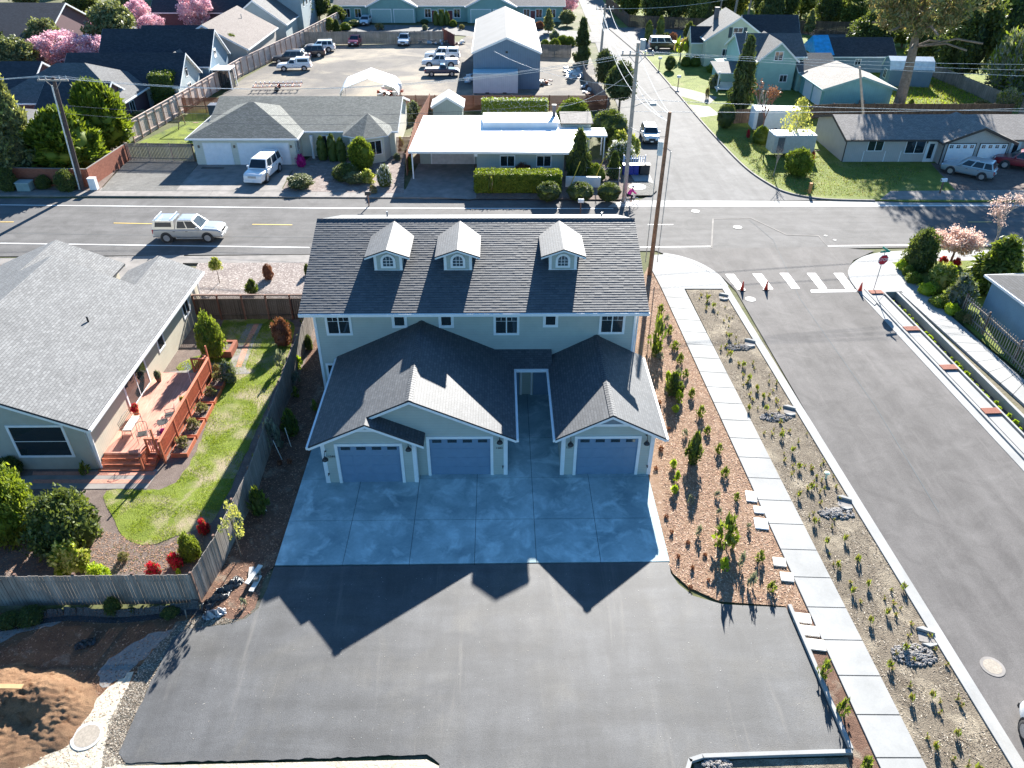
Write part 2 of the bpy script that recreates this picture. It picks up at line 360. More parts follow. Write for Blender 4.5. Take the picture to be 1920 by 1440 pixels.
# roads
YN = lambda x: 65.95-.02*x
YS = lambda x: 54.4+.024*x
sheet('main_road', [('w', -250, YS(-100)), ('w', 0, YS(0)), ('w', 60, YS(60)), ('w', 300, YS(60)), ('w', 300, YN(60)), ('w', 60, YN(60)), ('w', 0, YN(0)), ('w', -250, YN(-100))], .0, M_asph)
NR = [(1640, 374), (1560, 372), (1520, 368), (1480, 360), (1450, 347), (1400, 313), (1340, 252), (1280, 184), (1205, 98), (1160, 50), (1130, 0)]
NRs = curve_pts(NR)
sheet('side_road', [(1190, 378)]+[(1222, 366), (1208, 330), (1172, 238), (1140, 150), (1110, 62), (1085, 0), ('w', 18, 420), ('w', 25, 420)]+NRs[::-1], .006, M_asph_ns)
sheet('side_street', [(1310, 466), (1560, 463), (1640, 470), (1600, 488), (1590, 505), (1592, 522), (1606, 542), (1703, 640), (1920, 867), ('w', 40, 22), ('w', 38, 0), ('w', 20, 0), (1907, 1440), (1588, 905), (1380, 545), (1355, 520), (1320, 498), (1250, 478), (1230, 470)], .008, M_asph_new)
sheet('gutter', [(1150, 380), (1205, 376), (1320, 376), (1560, 377), (1700, 380), ('w', 60, YN(60)-.7), (1560, 388), (1200, 388), (1140, 388)], .012, M_conc)
# pavement patch outline, crack-seal lines and painted lines
for nm, pts, wd, m in (('patch_seam', [(1334, 465), (1337, 410), (1409, 409), (1475, 440), (1535, 442), (1550, 460), (1700, 458)], .13, M_conc_old),
                       ('crack_seal', [(1405, 412), (1450, 450), (1500, 560), (1640, 760), (1760, 960)], .03, M_joint),
                       ('crack_seal', [(0, 437), (300, 441), (590, 445)], .03, M_joint),
                       ('edge_line', [(0, 384), (590, 390), (1150, 391)], .14, M_line), ('edge_line', [(0, 456), (580, 464)], .14, M_line),
                       ('edge_line', [(1560, 385), (1920, 386), ('w', 90, 63.6)], .14, M_line), ('edge_line', [(1200, 463), (1334, 462)], .13, M_line),
                       ('edge_line', [(1552, 461), (1920, 458)], .13, M_line),
                       ('lane_dash', [(0, 416), (26, 416)], .12, M_yline), ('lane_dash', [(213, 418), (290, 419.5)], .12, M_yline),
                       ('lane_dash', [(473, 420.5), (548, 421.5)], .12, M_yline), ('lane_dash', [(1215, 421), (1262, 421)], .08, M_line), ('lane_dash', [(1815, 416), (1860, 416)], .12, M_yline)):
    o = strip(nm, pts, wd, .018, m)
for i, (x0, x1, yt, yb) in enumerate([(1360, 1374, 514, 543), (1411, 1426, 513, 542), (1462, 1476, 512, 541), (1513, 1527, 512, 541), (1563, 1578, 512, 541)]):
    sx = (yb-yt)*.82
    sheet('crosswalk_stripe', [(x0, yt), (x1+2, yt), (x1+sx, yb), (x0+sx-1, yb)], .020, M_line)
sheet('stop_bar', [(1520, 543.5), (1608, 543), (1611, 547), (1521, 548)], .020, M_line)
# north sidewalk with kerb
mb = MB()
for x0 in np.arange(-220, 10.5, 1.6):
    x1 = min(x0+1.585, 10.8); mb.prism([(x0, YN(x0)+.02), (x1, YN(x1)+.02), (x1, YN(x1)+2.1), (x0, YN(x0)+2.1)], -.03, .10)
struct(mb, 'sidewalk', M_conc_old)
sheet('driveway', [(330, 357.5), (372, 308), (562, 303), (605, 300), (547, 320), (526, 358)], .115, M_conc_old)
sheet('gravel_pad', [(188, 357.5), (243, 296), (374, 303), (332, 357.5)], .11, M_gravel)
sheet('bark_yard', [(528, 358), (549, 320), (594, 284), (760, 284), (757, 362)], .11, M_yard)
sheet('driveway', [(755, 366), (785, 306), (889, 306), (893, 372), (880, 374)], .12, M_conc_old)
sheet('planted_bed', [(893, 373), (888, 300), (1170, 300), (1200, 345), (1190, 371), (1160, 374)], .105, M_bed)
sheet('planted_bed', [(0, 355), (0, 290), (225, 270), (240, 296), (186, 357), (150, 357)], .11, M_bed)
sheet('yard_paving', [(1166, 300), (1205, 297), (1226, 345), (1190, 340)], .12, M_conc)
sheet('pebble_corner', [(1184, 366), (1184, 340), (1212, 339), (1230, 345), (1232, 356), (1222, 366)], .125, M_gravel)
# backyards north of the road
sheet('gravel_lot', [(392, 203), (400, 190), (458, 146), (520, 112), (567, 88), (860, 78), (885, 60), (1085, 62), (1108, 110), (1142, 192)], .03, M_lot)
sheet('back_street', [('w', -250, 156), (640, 58), (860, 66), (1000, 78), (1130, 80), (1110, 60), (1040, 55), (1000, 50), (640, 46), ('w', -250, 165)], .035, M_asph_ns)
sheet('grass_yard', [(258, 268), (330, 235), (400, 232), (400, 270)], .11, M_lawn_wet)
sheet('grass_yard', [(330, 236), (358, 208), (420, 200), (440, 236)], .112, M_lawn_wet)
# the block east of the side road: lawns
sheet('lawn', NRs+[('w', 26, 420), ('w', 250, 420), ('w', 250, 67.5), (1920, 377), (1700, 377)], .10, M_lawn, t=.14)
strip('kerb', NRs, .16, .125, M_conc_old, t=.15, side=1)
strip('kerb', NRs, .4, .011, M_conc_old, side=-1)
sheet('grass_yard', [(1660, 130), (1750, 128), (1860, 190), (1700, 206), (1640, 206), (1600, 150)], .104, M_lawn_wet)
sheet('driveway', [(1255, 160), (1295, 168), (1345, 182), (1330, 195), (1275, 180)], .106, M_conc_old)
sheet('driveway', [(1292, 196), (1330, 200), (1350, 215), (1312, 220)], .106, M_conc)
sheet('side_driveway', [(1140, 52), (1300, 50), (1300, 70), (1250, 100), (1192, 96)], .104, M_asph_ns)
sheet('driveway', [(1745, 306), (1920, 306), ('w', 60, 76), ('w', 60, 70), (1920, 365), (1800, 368), (1790, 355)], .104, M_bed)
sheet('driveway_apron', [(1650, 374), (1670, 358), (1920, 356), ('w', 60, 68), ('w', 60, 66.2), (1920, 375)], .108, M_conc_old)
sheet('back_lane', [(1440, 52), (1560, 56), (1600, 62), (1600, 76), (1560, 76), (1520, 66), (1440, 62)], .106, M_asph_ns)
# south side west: neighbour
sheet('sidewalk', [('w', -200, 51.2), (0, 497), (180, 492), (380, 493), (600, 493), (700, 490), (700, 474), (590, 477.5), (0, 484), ('w', -200, 52.8)], .09, M_conc_old, t=.1)
sheet('driveway', [(150, 482), (345, 478), (330, 600), (120, 620)], .10, M_conc_old)
sheet('pebble_bed', [(372, 493), (640, 492), (640, 575), (330, 570)], .095, M_pebble)
sheet('front_strip', [(0, 496), (180, 492), (180, 520), (0, 560)], .096, M_bed)
sheet('neighbour_yard', [(330, 560), (640, 560), (606, 600), (400, 1085), (355, 1090), (-40, 1100), (-100, 860), (180, 880)], .05, M_bed)
LAWN = curve_pts([(420, 600), (540, 600), (547, 640), (520, 715), (470, 830), (410, 960), (385, 985), (330, 1005), (280, 1022), (235, 1010), (215, 975), (200, 920), (330, 905), (400, 740), (330, 690), (390, 660)], 4)
sheet('lawn', jit(LAWN, 2, 10, 3), .062, M_lawn_dry)
sheet('lawn', jit([(335, 695), (400, 655), (398, 720), (330, 725)], 1.5, 10, 4), .066, M_lawn)
# brick-edged path in the neighbour's yard and slab path by the steps
for nm, pts, wd, m, z in (('garden_path', [(478, 607), (462, 640), (443, 690)], 1.0, M_conc_old, .072), ('brick_border', [(481, 607), (464, 642), (447, 688)], .34, M_brickpath, .078)):
    strip(nm, pts, wd, z, m)
sheet('garden_path', [(395, 680), (452, 680), (470, 700), (400, 705), (300, 712), (318, 697), (390, 690)], .074, M_conc_old)
sheet('garden_path', [(40, 917), (40, 893), (195, 880), (300, 880), (275, 916)], .072, M_conc_old)
for y0, y1 in ((884, 891), (899, 906)): sheet('brick_border', [(60, y1), (62, y0), (293-(y0-884)*.6, y0), (289-(y0-884)*.6, y1)], .078, M_brickpath)
# lot of the new house
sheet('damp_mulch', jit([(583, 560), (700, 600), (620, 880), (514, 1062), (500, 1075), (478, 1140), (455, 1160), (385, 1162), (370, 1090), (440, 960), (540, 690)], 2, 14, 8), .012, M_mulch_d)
sheet('bark_bed', [(1195, 540), (1215, 500), (1232, 520), (1239, 537), (1389, 860), (1520, 1150), (1478, 1137), (1350, 1128), (1290, 1100), (1262, 1075), (1250, 1052), (1190, 900), (1180, 700)], .012, M_mulch)
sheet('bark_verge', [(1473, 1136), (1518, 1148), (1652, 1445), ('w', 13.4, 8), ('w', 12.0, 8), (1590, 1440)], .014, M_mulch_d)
sheet('shoulder', jit([(330, 1165), (385, 1150), (440, 1160), (500, 1115), (520, 1062), (505, 1090), (560, 1300), (250, 1460), (150, 1440), (210, 1340), (270, 1240)], 3, 14, 5), .008, M_shoulder)
LOT = [(514, 1063), (1254, 1054), (1258, 1075), (1272, 1095), (1300, 1117), (1355, 1133), (1474, 1139)]
LOT2 = jit([(500, 1105), (485, 1140), (460, 1160), (420, 1172), (350, 1178), (322, 1200), (290, 1265), (250, 1350), (222, 1412), (235, 1430), (500, 1425), (800, 1414), (835, 1440)], 1.6, 12, 6, closed=False)
sheet('asphalt_lot', LOT+[(1540, 1280), (1590, 1408), (1400, 1412), (1330, 1416), (1300, 1425), (1285, 1450), ('w', 6, 6), ('w', -2.6, 6)]+LOT2[::-1], .030, M_asph_lot, t=.05)
# concrete apron slabs with open joints (x = joints, y rows)
XJ = [-9.78, -6.86, -3.98, -1.15, 1.55, 4.35, 7.36]
mb = MB(); rows = [22.52, 25.18, 28.05, 31.2, 35.2]
for i in range(len(XJ)-1):
    for j in range(len(rows)-1):
        e = .012
        mb.prism([(XJ[i]+e, rows[j]+e), (XJ[i+1]-e, rows[j]+e), (XJ[i+1]-e, rows[j+1]-e), (XJ[i]+e, rows[j+1]-e)], -.04, .05)
struct(mb, 'driveway_apron', M_drive)
sheet('joint_bed', [('w', -9.78, 22.52), ('w', 7.36, 22.52), ('w', 7.36, 35.2), ('w', -9.78, 35.2)], .033, M_joint)
# new sidewalk, slab by slab, along the side street
A0, A1 = G(1239, 537, .08), G(1652, 1440, .08); B0, B1 = G(1282.5, 540, .08), G(1738, 1440, .08)
A2 = A1+(A1-A0)*.35; B2 = B1+(B1-B0)*.35; mb = MB(); n = 30
L = (A2-A0).length
for k in range(n):
    t0, t1 = k/n+.0004, (k+1)/n-.0006
    q = [A0.lerp(A2, t0), A0.lerp(A2, t1), B0.lerp(B2, t1), B0.lerp(B2, t0)]; mb.prism([(p.x, p.y) for p in q], -.05, .08)
struct(mb, 'sidewalk', M_conc)
corner = curve_pts([(1243, 477), (1275, 483), (1310, 496), (1340, 515), (1357, 535)], 5)
sheet('corner_ramp', [(1222, 478)]+corner+[(1357, 541), (1282, 541), (1240, 539), (1222, 505)], .078, M_conc, t=.08)
strip('kerb', corner+[(1357, 538), (1590, 920), (1909, 1440), ('w', 19.6, 8)], .16, .09, M_conc, t=.12, side=-1)
strip('gutter', corner+[(1357, 538), (1590, 920), (1909, 1440), ('w', 19.6, 8)], .32, .014, M_conc, side=1)
sheet('planting_strip', [(1285, 541), (1356, 541), (1590, 921), (1907, 1440), ('w', 19.4, 8), ('w', 15.4, 8), (1737, 1440), (1473, 920)], .03, M_soil)
# south-east side: gutter, stormwater planter, sidewalk
c2 = curve_pts([(1690, 470), (1650, 473), (1618, 481), (1598, 494), (1590, 508), (1594, 524), (1606, 542)], 4)
sheet('corner_ramp', c2+[(1640, 572), (1662, 548), (1690, 546), (1740, 590), (1765, 574), (1710, 520), (1672, 492), (1700, 490), ('w', 60, 53.2), ('w', 60, 54.9)], .08, M_conc, t=.1)
PE = [Vector(G(*p, .10)) for p in ((1687, 547), (1920, 757))]; PF = [Vector(G(*p, .10)) for p in ((1762, 574), (1805, 612), (1856, 657), (1920, 712))]
dE = (PE[1]-PE[0]); PE2 = PE[0]+dE*2.2; PF2 = PF[0]+(PF[-1]-PF[0])*2.4
mb = MB(); n = 26
for k in range(n):
    t0, t1 = k/n+.0006, (k+1)/n-.0006; q = [PE[0].lerp(PE2, t0), PE[0].lerp(PE2, t1), PF[0].lerp(PF2, t1), PF[0].lerp(PF2, t0)]
    mb.prism([(p.x, p.y) for p in q], -.55, .10)
struct(mb, 'sidewalk', M_conc)
sheet('planted_bank', [(1669, 491), (1765, 572), (1860, 655), (1990, 760), ('w', 60, 30), ('w', 60, 53), (1720, 488)], .07, M_lawn)
# ------------------------------------------------------------------ building materials
M_white = plain('white_trim', col(.74, .75, .76), .55, var=.05)
M_glass = glass_mat('window_glass'); M_glass_b = glass_mat('pale_window_glass', (.05, .08, .10, 1), .08)
M_black = plain('black_metal', col(.02, .02, .022), .45, var=.2)
M_dark = plain('dark_void', col(.02, .02, .022), .9)
M_grey = plain('grey_metal', col(.42, .43, .44), .45, metal=.6, var=.1)
M_sid = siding_mat('sage_siding', col(.44, .47, .43), .155)
M_sidg = plain('gable_panel', col(.20, .235, .27), .7, var=.1)
M_door = plain('blue_grey_door', col(.15, .235, .34), .55, var=.06)
M_shd = shingle_mat('charcoal_shingle', col(.048, .056, .068), col(.092, .10, .112), .14, .24, rough=.70, spec=.75)
M_she = plain('shingle_edge', col(.035, .037, .045), .9, var=.2)
m, n, b = newmat('course_shingle')
g_ = n.nodes.new('ShaderNodeNewGeometry')
a_ = ramp(n, g_.outputs['Random Per Island'], [(0, col(.066, .074, .085)), (1, col(.10, .108, .118))])
a_ = mixc(n, 1, a_, ramp(n, noise(n, coordP(n), 14, 4, .7), [(.3, col(.6, .6, .6)), (.7, col(1, 1, 1))]), 'MULTIPLY')
n.links.new(a_, b.inputs['Base Color']); b.inputs['Roughness'].default_value = .65; b.inputs['Specular IOR Level'].default_value = .7
bump(n, b, noise(n, coordP(n), 60, 3), .4, .01)
M_course = m

def text_mesh(s, size, mat, M, parent, name='lettering', align='CENTER', ext=.004, squash=1):
    cu = bpy.data.curves.new('t', 'FONT'); cu.body = s; cu.size = size; cu.align_x = align; cu.align_y = 'CENTER'; cu.extrude = ext; cu.resolution_u = 3
    o = bpy.data.objects.new('t', cu); COL.objects.link(o); dg = bpy.context.evaluated_depsgraph_get()
    me = bpy.data.meshes.new_from_object(o.evaluated_get(dg)); bpy.data.objects.remove(o)
    me.name = name; me.transform(M @ Matrix.Rotation(R(90), 4, 'X') @ Matrix.Scale(squash, 4, (1, 0, 0)))
    me.materials.clear(); me.materials.append(mat)
    q = bpy.data.objects.new(name, me); COL.objects.link(q); q.parent = parent; return q
def locM(root, M): return Matrix.Translation(-Vector(root.location)) @ M if root.get('_w') else M
# local frame M: x along the wall, -y outwards, z up
def window(root, M, w, h, trim=.10, cols=2, rows=0, glass=None, tm=None, name='window', sill=False, grid_top=False, proud=.035):
    tm = tm or M_white; a = MB(M); y = -proud
    a.box(-trim, y, -trim, w+trim, .02, 0); a.box(-trim, y, h, w+trim, .02, h+trim); a.box(-trim, y, 0, 0, .02, h); a.box(w, y, 0, w+trim, .02, h)
    for k in range(1, cols): x = w*k/cols; a.box(x-.03, y+.012, 0, x+.03, .02, h)
    for k in range(1, rows+1): z = h*k/(rows+1); a.box(0, y+.014, z-.015, w, .02, z+.015)
    if grid_top: a.box(0, y+.016, h*.74, w, .02, h*.74+.02); [a.box(x-.01, y+.018, h*.74, x+.01, .02, h) for x in (w*.25, w*.75)]
    if sill: a.box(-trim-.03, y-.04, -trim-.05, w+trim+.03, .02, -trim-.002)
    f = a.build(name, tm, root)
    p = MB(M); p.box(.003, -.012, .003, w-.003, .015, h-.003); p.build('pane', glass or M_glass, f); return f
def gdoor(root, M, w, h, trim=.12, mat=None, tm=None, wins=4, winw=.42, winh=.16, panels=True, grid=False, wt=.12, flush=True):
    mat = mat or M_door; tm = tm or M_white
    t = MB(M); t.box(-trim, -.05, 0, .002, .13, h+trim); t.box(w-.002, -.05, 0, w+trim, .13, h+trim); t.box(.002, -.05, h-.002, w-.002, .13, h+trim); t.build('door_frame', tm, root)
    if flush: M = M @ Matrix.Translation((0, -.085, 0))
    d = MB(M); nr = 4; nc = 4 if w < 3.5 else 8
    d.box(.002, .03, 0, w-.002, .08, h-.002)
    if panels:
        for r in range(nr):
            z0 = h*r/nr
            for c in range(nc):
                x0 = w*c/nc
                if r == nr-1 and wins: continue
                d.box(x0+.07, .018, z0+.07, x0+w/nc-.07, .0295, z0+h/nr-.07)
    o = d.build('garage_door', mat, root)
    if wins:
        for k in range(wins):
            cx = w*(k+.5)/wins; z1 = h-wt; q = MB(M).box(cx-winw/2, .012, z1-winh, cx+winw/2, .029, z1)
            if grid: q.box(cx-.015, .005, z1-winh, cx+.015, .0115, z1, 1); q.box(cx-winw/2, .003, z1-winh/2-.01, cx+winw/2, .0115, z1-winh/2+.01, 1)
            q.build('door_window', [M_glass, M_white], o)
    return o
def rake(mb, x0, z0, x1, z1, yf, h=.16, t=.03, drop=.0):
    """white rake board below a sloping roof edge in the plane y = yf"""
    v = [(x0, z0-drop), (x1, z1-drop), (x1, z1-drop-h), (x0, z0-drop-h)]
    A = [(x, yf, z) for x, z in v]; B = [(x, yf+t, z) for x, z in v]
    mb.face(A[::-1] if x1 > x0 else A); mb.face(B if x1 > x0 else B[::-1])
    for i in range(4):
        j = (i+1) % 4; q = [A[i], A[j], B[j], B[i]]; mb.face(q if x1 > x0 else q[::-1])
def gable_wall(mb, x0, x1, yf, t, zw0, zw1, xc=None, zp=None, m=0, op=()):
    """upright wall slab in plane y=yf..yf+t, gable topped when xc given; zw0/zw1 = height at x0/x1"""
    P = [(x0, 0)]+[q for a, b, h in op for q in ((a, 0), (a, h), (b, h), (b, 0))]+[(x1, 0), (x1, zw1)]+([(xc, zp)] if xc is not None else [])+[(x0, zw0)]
    n = len(P); mb.face([(x, yf, z) for x, z in P], m); mb.face([(x, yf+t, z) for x, z in P][::-1], m)
    for i in range(n):
        j = (i+1) % n; mb.face([(P[i][0], yf, P[i][1]), (P[i][0], yf+t, P[i][1]), (P[j][0], yf+t, P[j][1]), (P[j][0], yf, P[j][1])], m)

# ------------------------------------------------------------------ the new house
H = thing('house', 'two storey pale sage house with three dormers and three garage doors facing the asphalt lot', 'house', (0, 35.2, 0))
Hb = lambda mb, n, m, p=None, **k: mb.build(n, m, p or H, loc=None if p else None, **k)
OFF = Matrix.Translation((0, -35.2, 0))
def HM(*a): return MB(OFF)
sl = .36; e0 = (34.5, 5.8); RY, RZ = 41.16, 8.20
rz = lambda y: e0[1]+sl*(y-e0[0])
mb = HM(); x0, x1 = -9.92, 7.35
# main body: side outline extruded along x (a gabled box), 46.3 deep
prof = [(35.2, 0), (47.1, 0), (47.1, rz(35.2)-.2), (RY, RZ-.22), (35.2, rz(35.2)-.2)]
mb.face([(x0, y, z) for y, z in prof][::-1]); mb.face([(x1, y, z) for y, z in prof])
for i in range(5):
    a, c = prof[i], prof[(i+1) % 5]; mb.face([(x0, a[0], a[1]), (x0, c[0], c[1]), (x1, c[0], c[1]), (x1, a[0], a[1])][::-1])
mb.build('wall', M_sid, H)
# main roof
rf = HM(); X0, X1 = -10.44, 7.84
rf.slab([(X0, 34.5, 5.8), (X1, 34.5, 5.8), (X1, RY, RZ), (X0, RY, RZ)], .12, 0, 1)
rf.slab([(X0, 47.82, 5.8), (X1, 47.82, 5.8), (X1, RY+.001, RZ), (X0, RY+.001, RZ)], .12, 0, 1)
roof = rf.build('roof', [M_shd, M_she], H)
cs = HM(); sv = Vector((0, RY-34.5, RZ-5.8)); SL = sv.length; su = sv/SL; nn = Vector((0, -su.z, su.y)); rows_ = 40; ex = SL/rows_
rg = random.Random(3)
for r in range(rows_):
    x = X0+.0+rg.uniform(-.2, 0)
    while x < X1:
        wd = rg.choice([.16, .22, .3, .38]); xa, xb = max(x, X0-.01), min(x+wd, X1+.01); x += wd
        if xb-xa < .03: continue
        t = rg.uniform(.017, .023)
        lo = Vector((0, 34.47, 5.79))+su*(r*ex-rg.uniform(0, .004)); hi = Vector((0, 34.5, 5.8))+su*((r+1)*ex+.02)
        p = [lo+nn*t, hi+nn*.004]
        A = [(xa, lo.y, lo.z), (xb, lo.y, lo.z), (xb, p[0].y, p[0].z), (xa, p[0].y, p[0].z)]; cs.face(A, 1)
        cs.face([(xa, p[0].y, p[0].z), (xb, p[0].y, p[0].z), (xb, p[1].y, p[1].z), (xa, p[1].y, p[1].z)], 0)
        cs.face([(xa, lo.y, lo.z), (xa, p[0].y, p[0].z), (xa, p[1].y, p[1].z)], 1); cs.face([(xb, lo.y, lo.z), (xb, p[1].y, p[1].z), (xb, p[0].y, p[0].z)], 1)
# share vertices per tab is unnecessary: every tab is its own shade of grey
cs.build('shingle_courses', [M_course, M_she], roof)
rc = HM(); x = X0
while x < X1:
    x2 = min(x+.26, X1); rc.slab([(x, RY-.16, RZ-.02), (x2, RY-.16, RZ-.035), (x2, RY, RZ+.05), (x, RY, RZ+.06)], .02); rc.slab([(x, RY+.16, RZ-.02), (x2, RY+.16, RZ-.035), (x2, RY, RZ+.05), (x, RY, RZ+.06)], .02); x += .245
rc.build('ridge_cap', [M_shd, M_she], roof)
t = HM(); t.box(X0-.02, 34.36, 5.60, X1+.02, 34.49, 5.76)
for y0, y1, z0, z1 in ((34.5, RY, 5.8, RZ), (RY, 47.82, RZ, 5.8)):
    for xx in (X0+.02, X1-.05):
        P = [(y0, z0-.125), (y1, z1-.125), (y1, z1-.29), (y0, z0-.29)]
        t.face([(xx, y, z) for y, z in P]); t.face([(xx+.03, y, z) for y, z in P][::-1])
        for i in range(4): a, c = P[i], P[(i+1) % 4]; t.face([(xx, a[0], a[1]), (xx+.03, a[0], a[1]), (xx+.03, c[0], c[1]), (xx, c[0], c[1])])
t.box(x0-.5, 34.52, 5.60, x1+.45, 35.2, 5.63)
t.build('gutter', M_white, H)
t = HM()
for xx in (x0, x1): s = 1 if xx > 0 else -1; HM().box(xx-.12 if s > 0 else xx-.02, 35.17, 0, xx+.02 if s > 0 else xx+.12, 35.36, 5.62).build('corner_board', M_white, H)
dsp = HM(); dsp.tube([(x1+.07, 34.8, 5.6), (x1+.07, 35.1, 5.3), (x1+.07, 35.3, .1)], .04); dsp.build('downspout', M_white, H)
# upper windows
for (xa, za, wd, hh_, c, gt) in [(-9.2, 4.15, 1.14, .98, 2, True), (-5.62, 4.62, .52, .60, 1, False), (-3.12, 4.62, .52, .60, 1, False), (-.2, 4.12, 1.14, .98, 2, True), (2.48, 4.62, .52, .60, 1, False), (5.5, 4.15, 1.14, .98, 2, True)]:
    window(H, OFF @ wallM(xa, 35.2, za, 0), wd, hh_, .13 if wd > 1 else .15, c, 0 if gt else 0, grid_top=gt)
window(H, OFF @ wallM(-9.55, 35.2, .9, 0), .9, 1.2, .12, 1)
window(H, OFF @ wallM(x0, 38.6, 3.9, R(-90)), 1.0, 1.1, .12, 1); window(H, OFF @ wallM(x1, 38.0, 3.9, R(90)), 1.0, 1.1, .12, 1)
window(H, OFF @ wallM(x1, 41.0, 1.0, R(90)), 1.2, 1.2, .12, 2); window(H, OFF @ wallM(x0, 43.0, 1.0, R(-90)), 1.2, 1.2, .12, 2)
# dormers
for cx in (-6.01, -2.24, 3.46):
    Yf = 37.36; zb = rz(Yf); hw = .75; zw = 7.93; ex_ = 1.21; ze = 7.74; zp = 8.17; Yo = Yf-.30
    d = HM(); d.box(cx-hw, Yf, zb-.3, cx+hw, Yf+.1, 7.78); d.box(cx-hw, Yf+.1, zb-.3, cx-hw+.1, Yf+2.6, 7.74); d.box(cx+hw-.1, Yf+.1, zb-.3, cx+hw, Yf+2.6, 7.74)
    P = [(cx-hw, 7.78), (cx+hw, 7.78), (cx, zp-.1)]; d.face([(x, Yf, z) for x, z in P]); d.face([(x, Yf+.1, z) for x, z in P][::-1])
    D = d.build('dormer', M_sid, H)
    r_ = HM()
    for s in (-1, 1):
        Ye = e0[0]+(ze-e0[1])/sl; Yr = e0[0]+(zp-e0[1])/sl
        r_.slab([(cx, Yo, zp), (cx+s*ex_, Yo, ze), (cx+s*ex_, Ye+.1, ze), (cx, Yr+.1, zp)], .07, 0, 1)
    r_.build('dormer_roof', [M_shd, M_she], D)
    q = HM(); 
    for s in (-1, 1): rake(q, cx, zp-.07, cx+s*ex_, ze-.07, Yo+.012, .10)
    q.box(cx-hw-.01, Yf-.025, zb-.02, cx-hw+.14, Yf, 7.80); q.box(cx+hw-.14, Yf-.025, zb-.02, cx+hw+.01, Yf, 7.80); q.box(cx-hw-.03, Yf-.04, zb-.05, cx+hw+.03, Yf-.026, zb+.04)
    q.build('dormer_trim', M_white, D)
    # arched window
    def arch(w2, hstr, n=10): return [(-w2, 0), (w2, 0), (w2, hstr)]+[(w2*math.cos(math.pi*k/n), hstr+w2*math.sin(math.pi*k/n)) for k in range(1, n)]+[(-w2, hstr)]
    zc = zb+.14; o = arch(.40, .42, 12); i_ = arch(.27, .42, 12); i_ = [(x, z if z > 0 else z+.11) for x, z in i_]
    w_ = HM(); k = len(o)
    for j in range(k):
        j2 = (j+1) % k; w_.face([(cx+o[j][0], Yf-.05, zc+o[j][1]), (cx+o[j2][0], Yf-.05, zc+o[j2][1]), (cx+i_[j2][0], Yf-.05, zc+i_[j2][1]), (cx+i_[j][0], Yf-.05, zc+i_[j][1])])
        w_.face([(cx+o[j][0], Yf-.05, zc+o[j][1]), (cx+o[j][0], Yf, zc+o[j][1]), (cx+o[j2][0], Yf, zc+o[j2][1]), (cx+o[j2][0], Yf-.05, zc+o[j2][1])])
    for xx in (-.09, .09): w_.box(cx+xx-.012, Yf-.035, zc+.1, cx+xx+.012, Yf-.02, zc+.66)
    for zz in (.26, .44): w_.box(cx-.27, Yf-.034, zc+zz-.012, cx+.27, Yf-.02, zc+zz+.012)
    W_ = w_.build('window', M_white, D)
    w_ = HM(); w_.face([(cx+x, Yf-.015, zc+z) for x, z in i_]); w_.build('pane', M_glass_b, W_)
# garages
M_low = M_shd
zsl = lambda x: 4.9-.467*abs(x+4.17)
xs = -6.21; xL = -8.96; xR = .76
g_r = HM()
g_r.slab([(-4.17, 27.9, 4.9), (xR, 27.9, zsl(xR)), (xR, 35.22, zsl(xR)), (-4.17, 35.22, 4.9)], .09, 0, 1)
g_r.slab([(-4.17, 27.9, 4.9), (-4.17, 35.22, 4.9), (xL, 35.22, zsl(xL)), (xL, 27.35, zsl(xL)), (xs, 27.35, zsl(xs)), (xs, 27.9, zsl(xs))], .09, 0, 1)
xr2 = -3.58; g_r.slab([(xs, 27.35, zsl(xs)), (xr2, 27.35, zsl(xs)-.467*(xr2-xs)), (xr2, 28.3, zsl(xs)-.467*(xr2-xs)), (xs, 28.3, zsl(xs))], .09, 0, 1)
g_r.slab([(-1.0, 35.22, 3.08), (2.85, 35.22, 3.08), (2.85, 34.05, 2.56), (-1.0, 34.05, 2.56)], .09, 0, 1)
GR = g_r.build('garage_roof', [M_low, M_she], H)
cap = HM(); y = 27.88
while y < 35.1:
    for s in (-1, 1): cap.slab([(-4.17, y, 4.935), (-4.17+s*.17, y, 4.86), (-4.17+s*.17, y+.2, 4.85), (-4.17, y+.2, 4.925)], .018)
    y += .19
cap.build('ridge_cap', [M_shd, M_she], GR)
t = HM(); rake(t, -4.17, 4.9-.09, xR, zsl(xR)-.09, 27.915, .15); rake(t, -4.17, 4.9-.09, xs, zsl(xs)-.09, 27.915, .15)
rake(t, xs, zsl(xs)-.09, xL, zsl(xL)-.09, 27.365, .15); rake(t, xs, zsl(xs)-.09, xr2, zsl(xs)-.467*(xr2-xs)-.09, 27.365, .15)
t.box(xL-.12, 27.36, zsl(xL)-.20, xL-.004, 35.1, zsl(xL)-.05); t.box(xR+.004, 27.92, zsl(xR)-.20, xR+.12, 34.0, zsl(xR)-.05)
t.box(xR, 33.9, 2.40, 2.66, 34.04, 2.54); t.build('fascia', M_white, H)
gw = HM()
def gwall(x0, x1, yf, xc=None, zp=None, zl=2.6, zr=2.6, op=()): gable_wall(gw, x0, x1, yf, .15, zl, zr, xc, zp, op=op)
gwall(-8.47, -4.06, 27.8, xs, zsl(xs)-.12, zsl(-8.47)-.12, zsl(xs)-.467*(-4.06-xs)-.12, [(-7.72, -4.78, 2.35)])
gwall(-5.9, .30, 28.3, -4.17, 4.78, zsl(-5.9)-.12, zsl(.3)-.12, [(-3.42, -.48, 2.35)])
gw.box(-8.46, 27.96, 0, -8.3, 35.19, zsl(-8.46)-.14); gw.box(.14, 28.46, 0, .29, 35.19, zsl(.29)-.14)
gw.box(-4.2, 27.96, 0, -4.07, 28.29, 2.7)
rs = lambda x: 3.97-.527*abs(x-5.27)
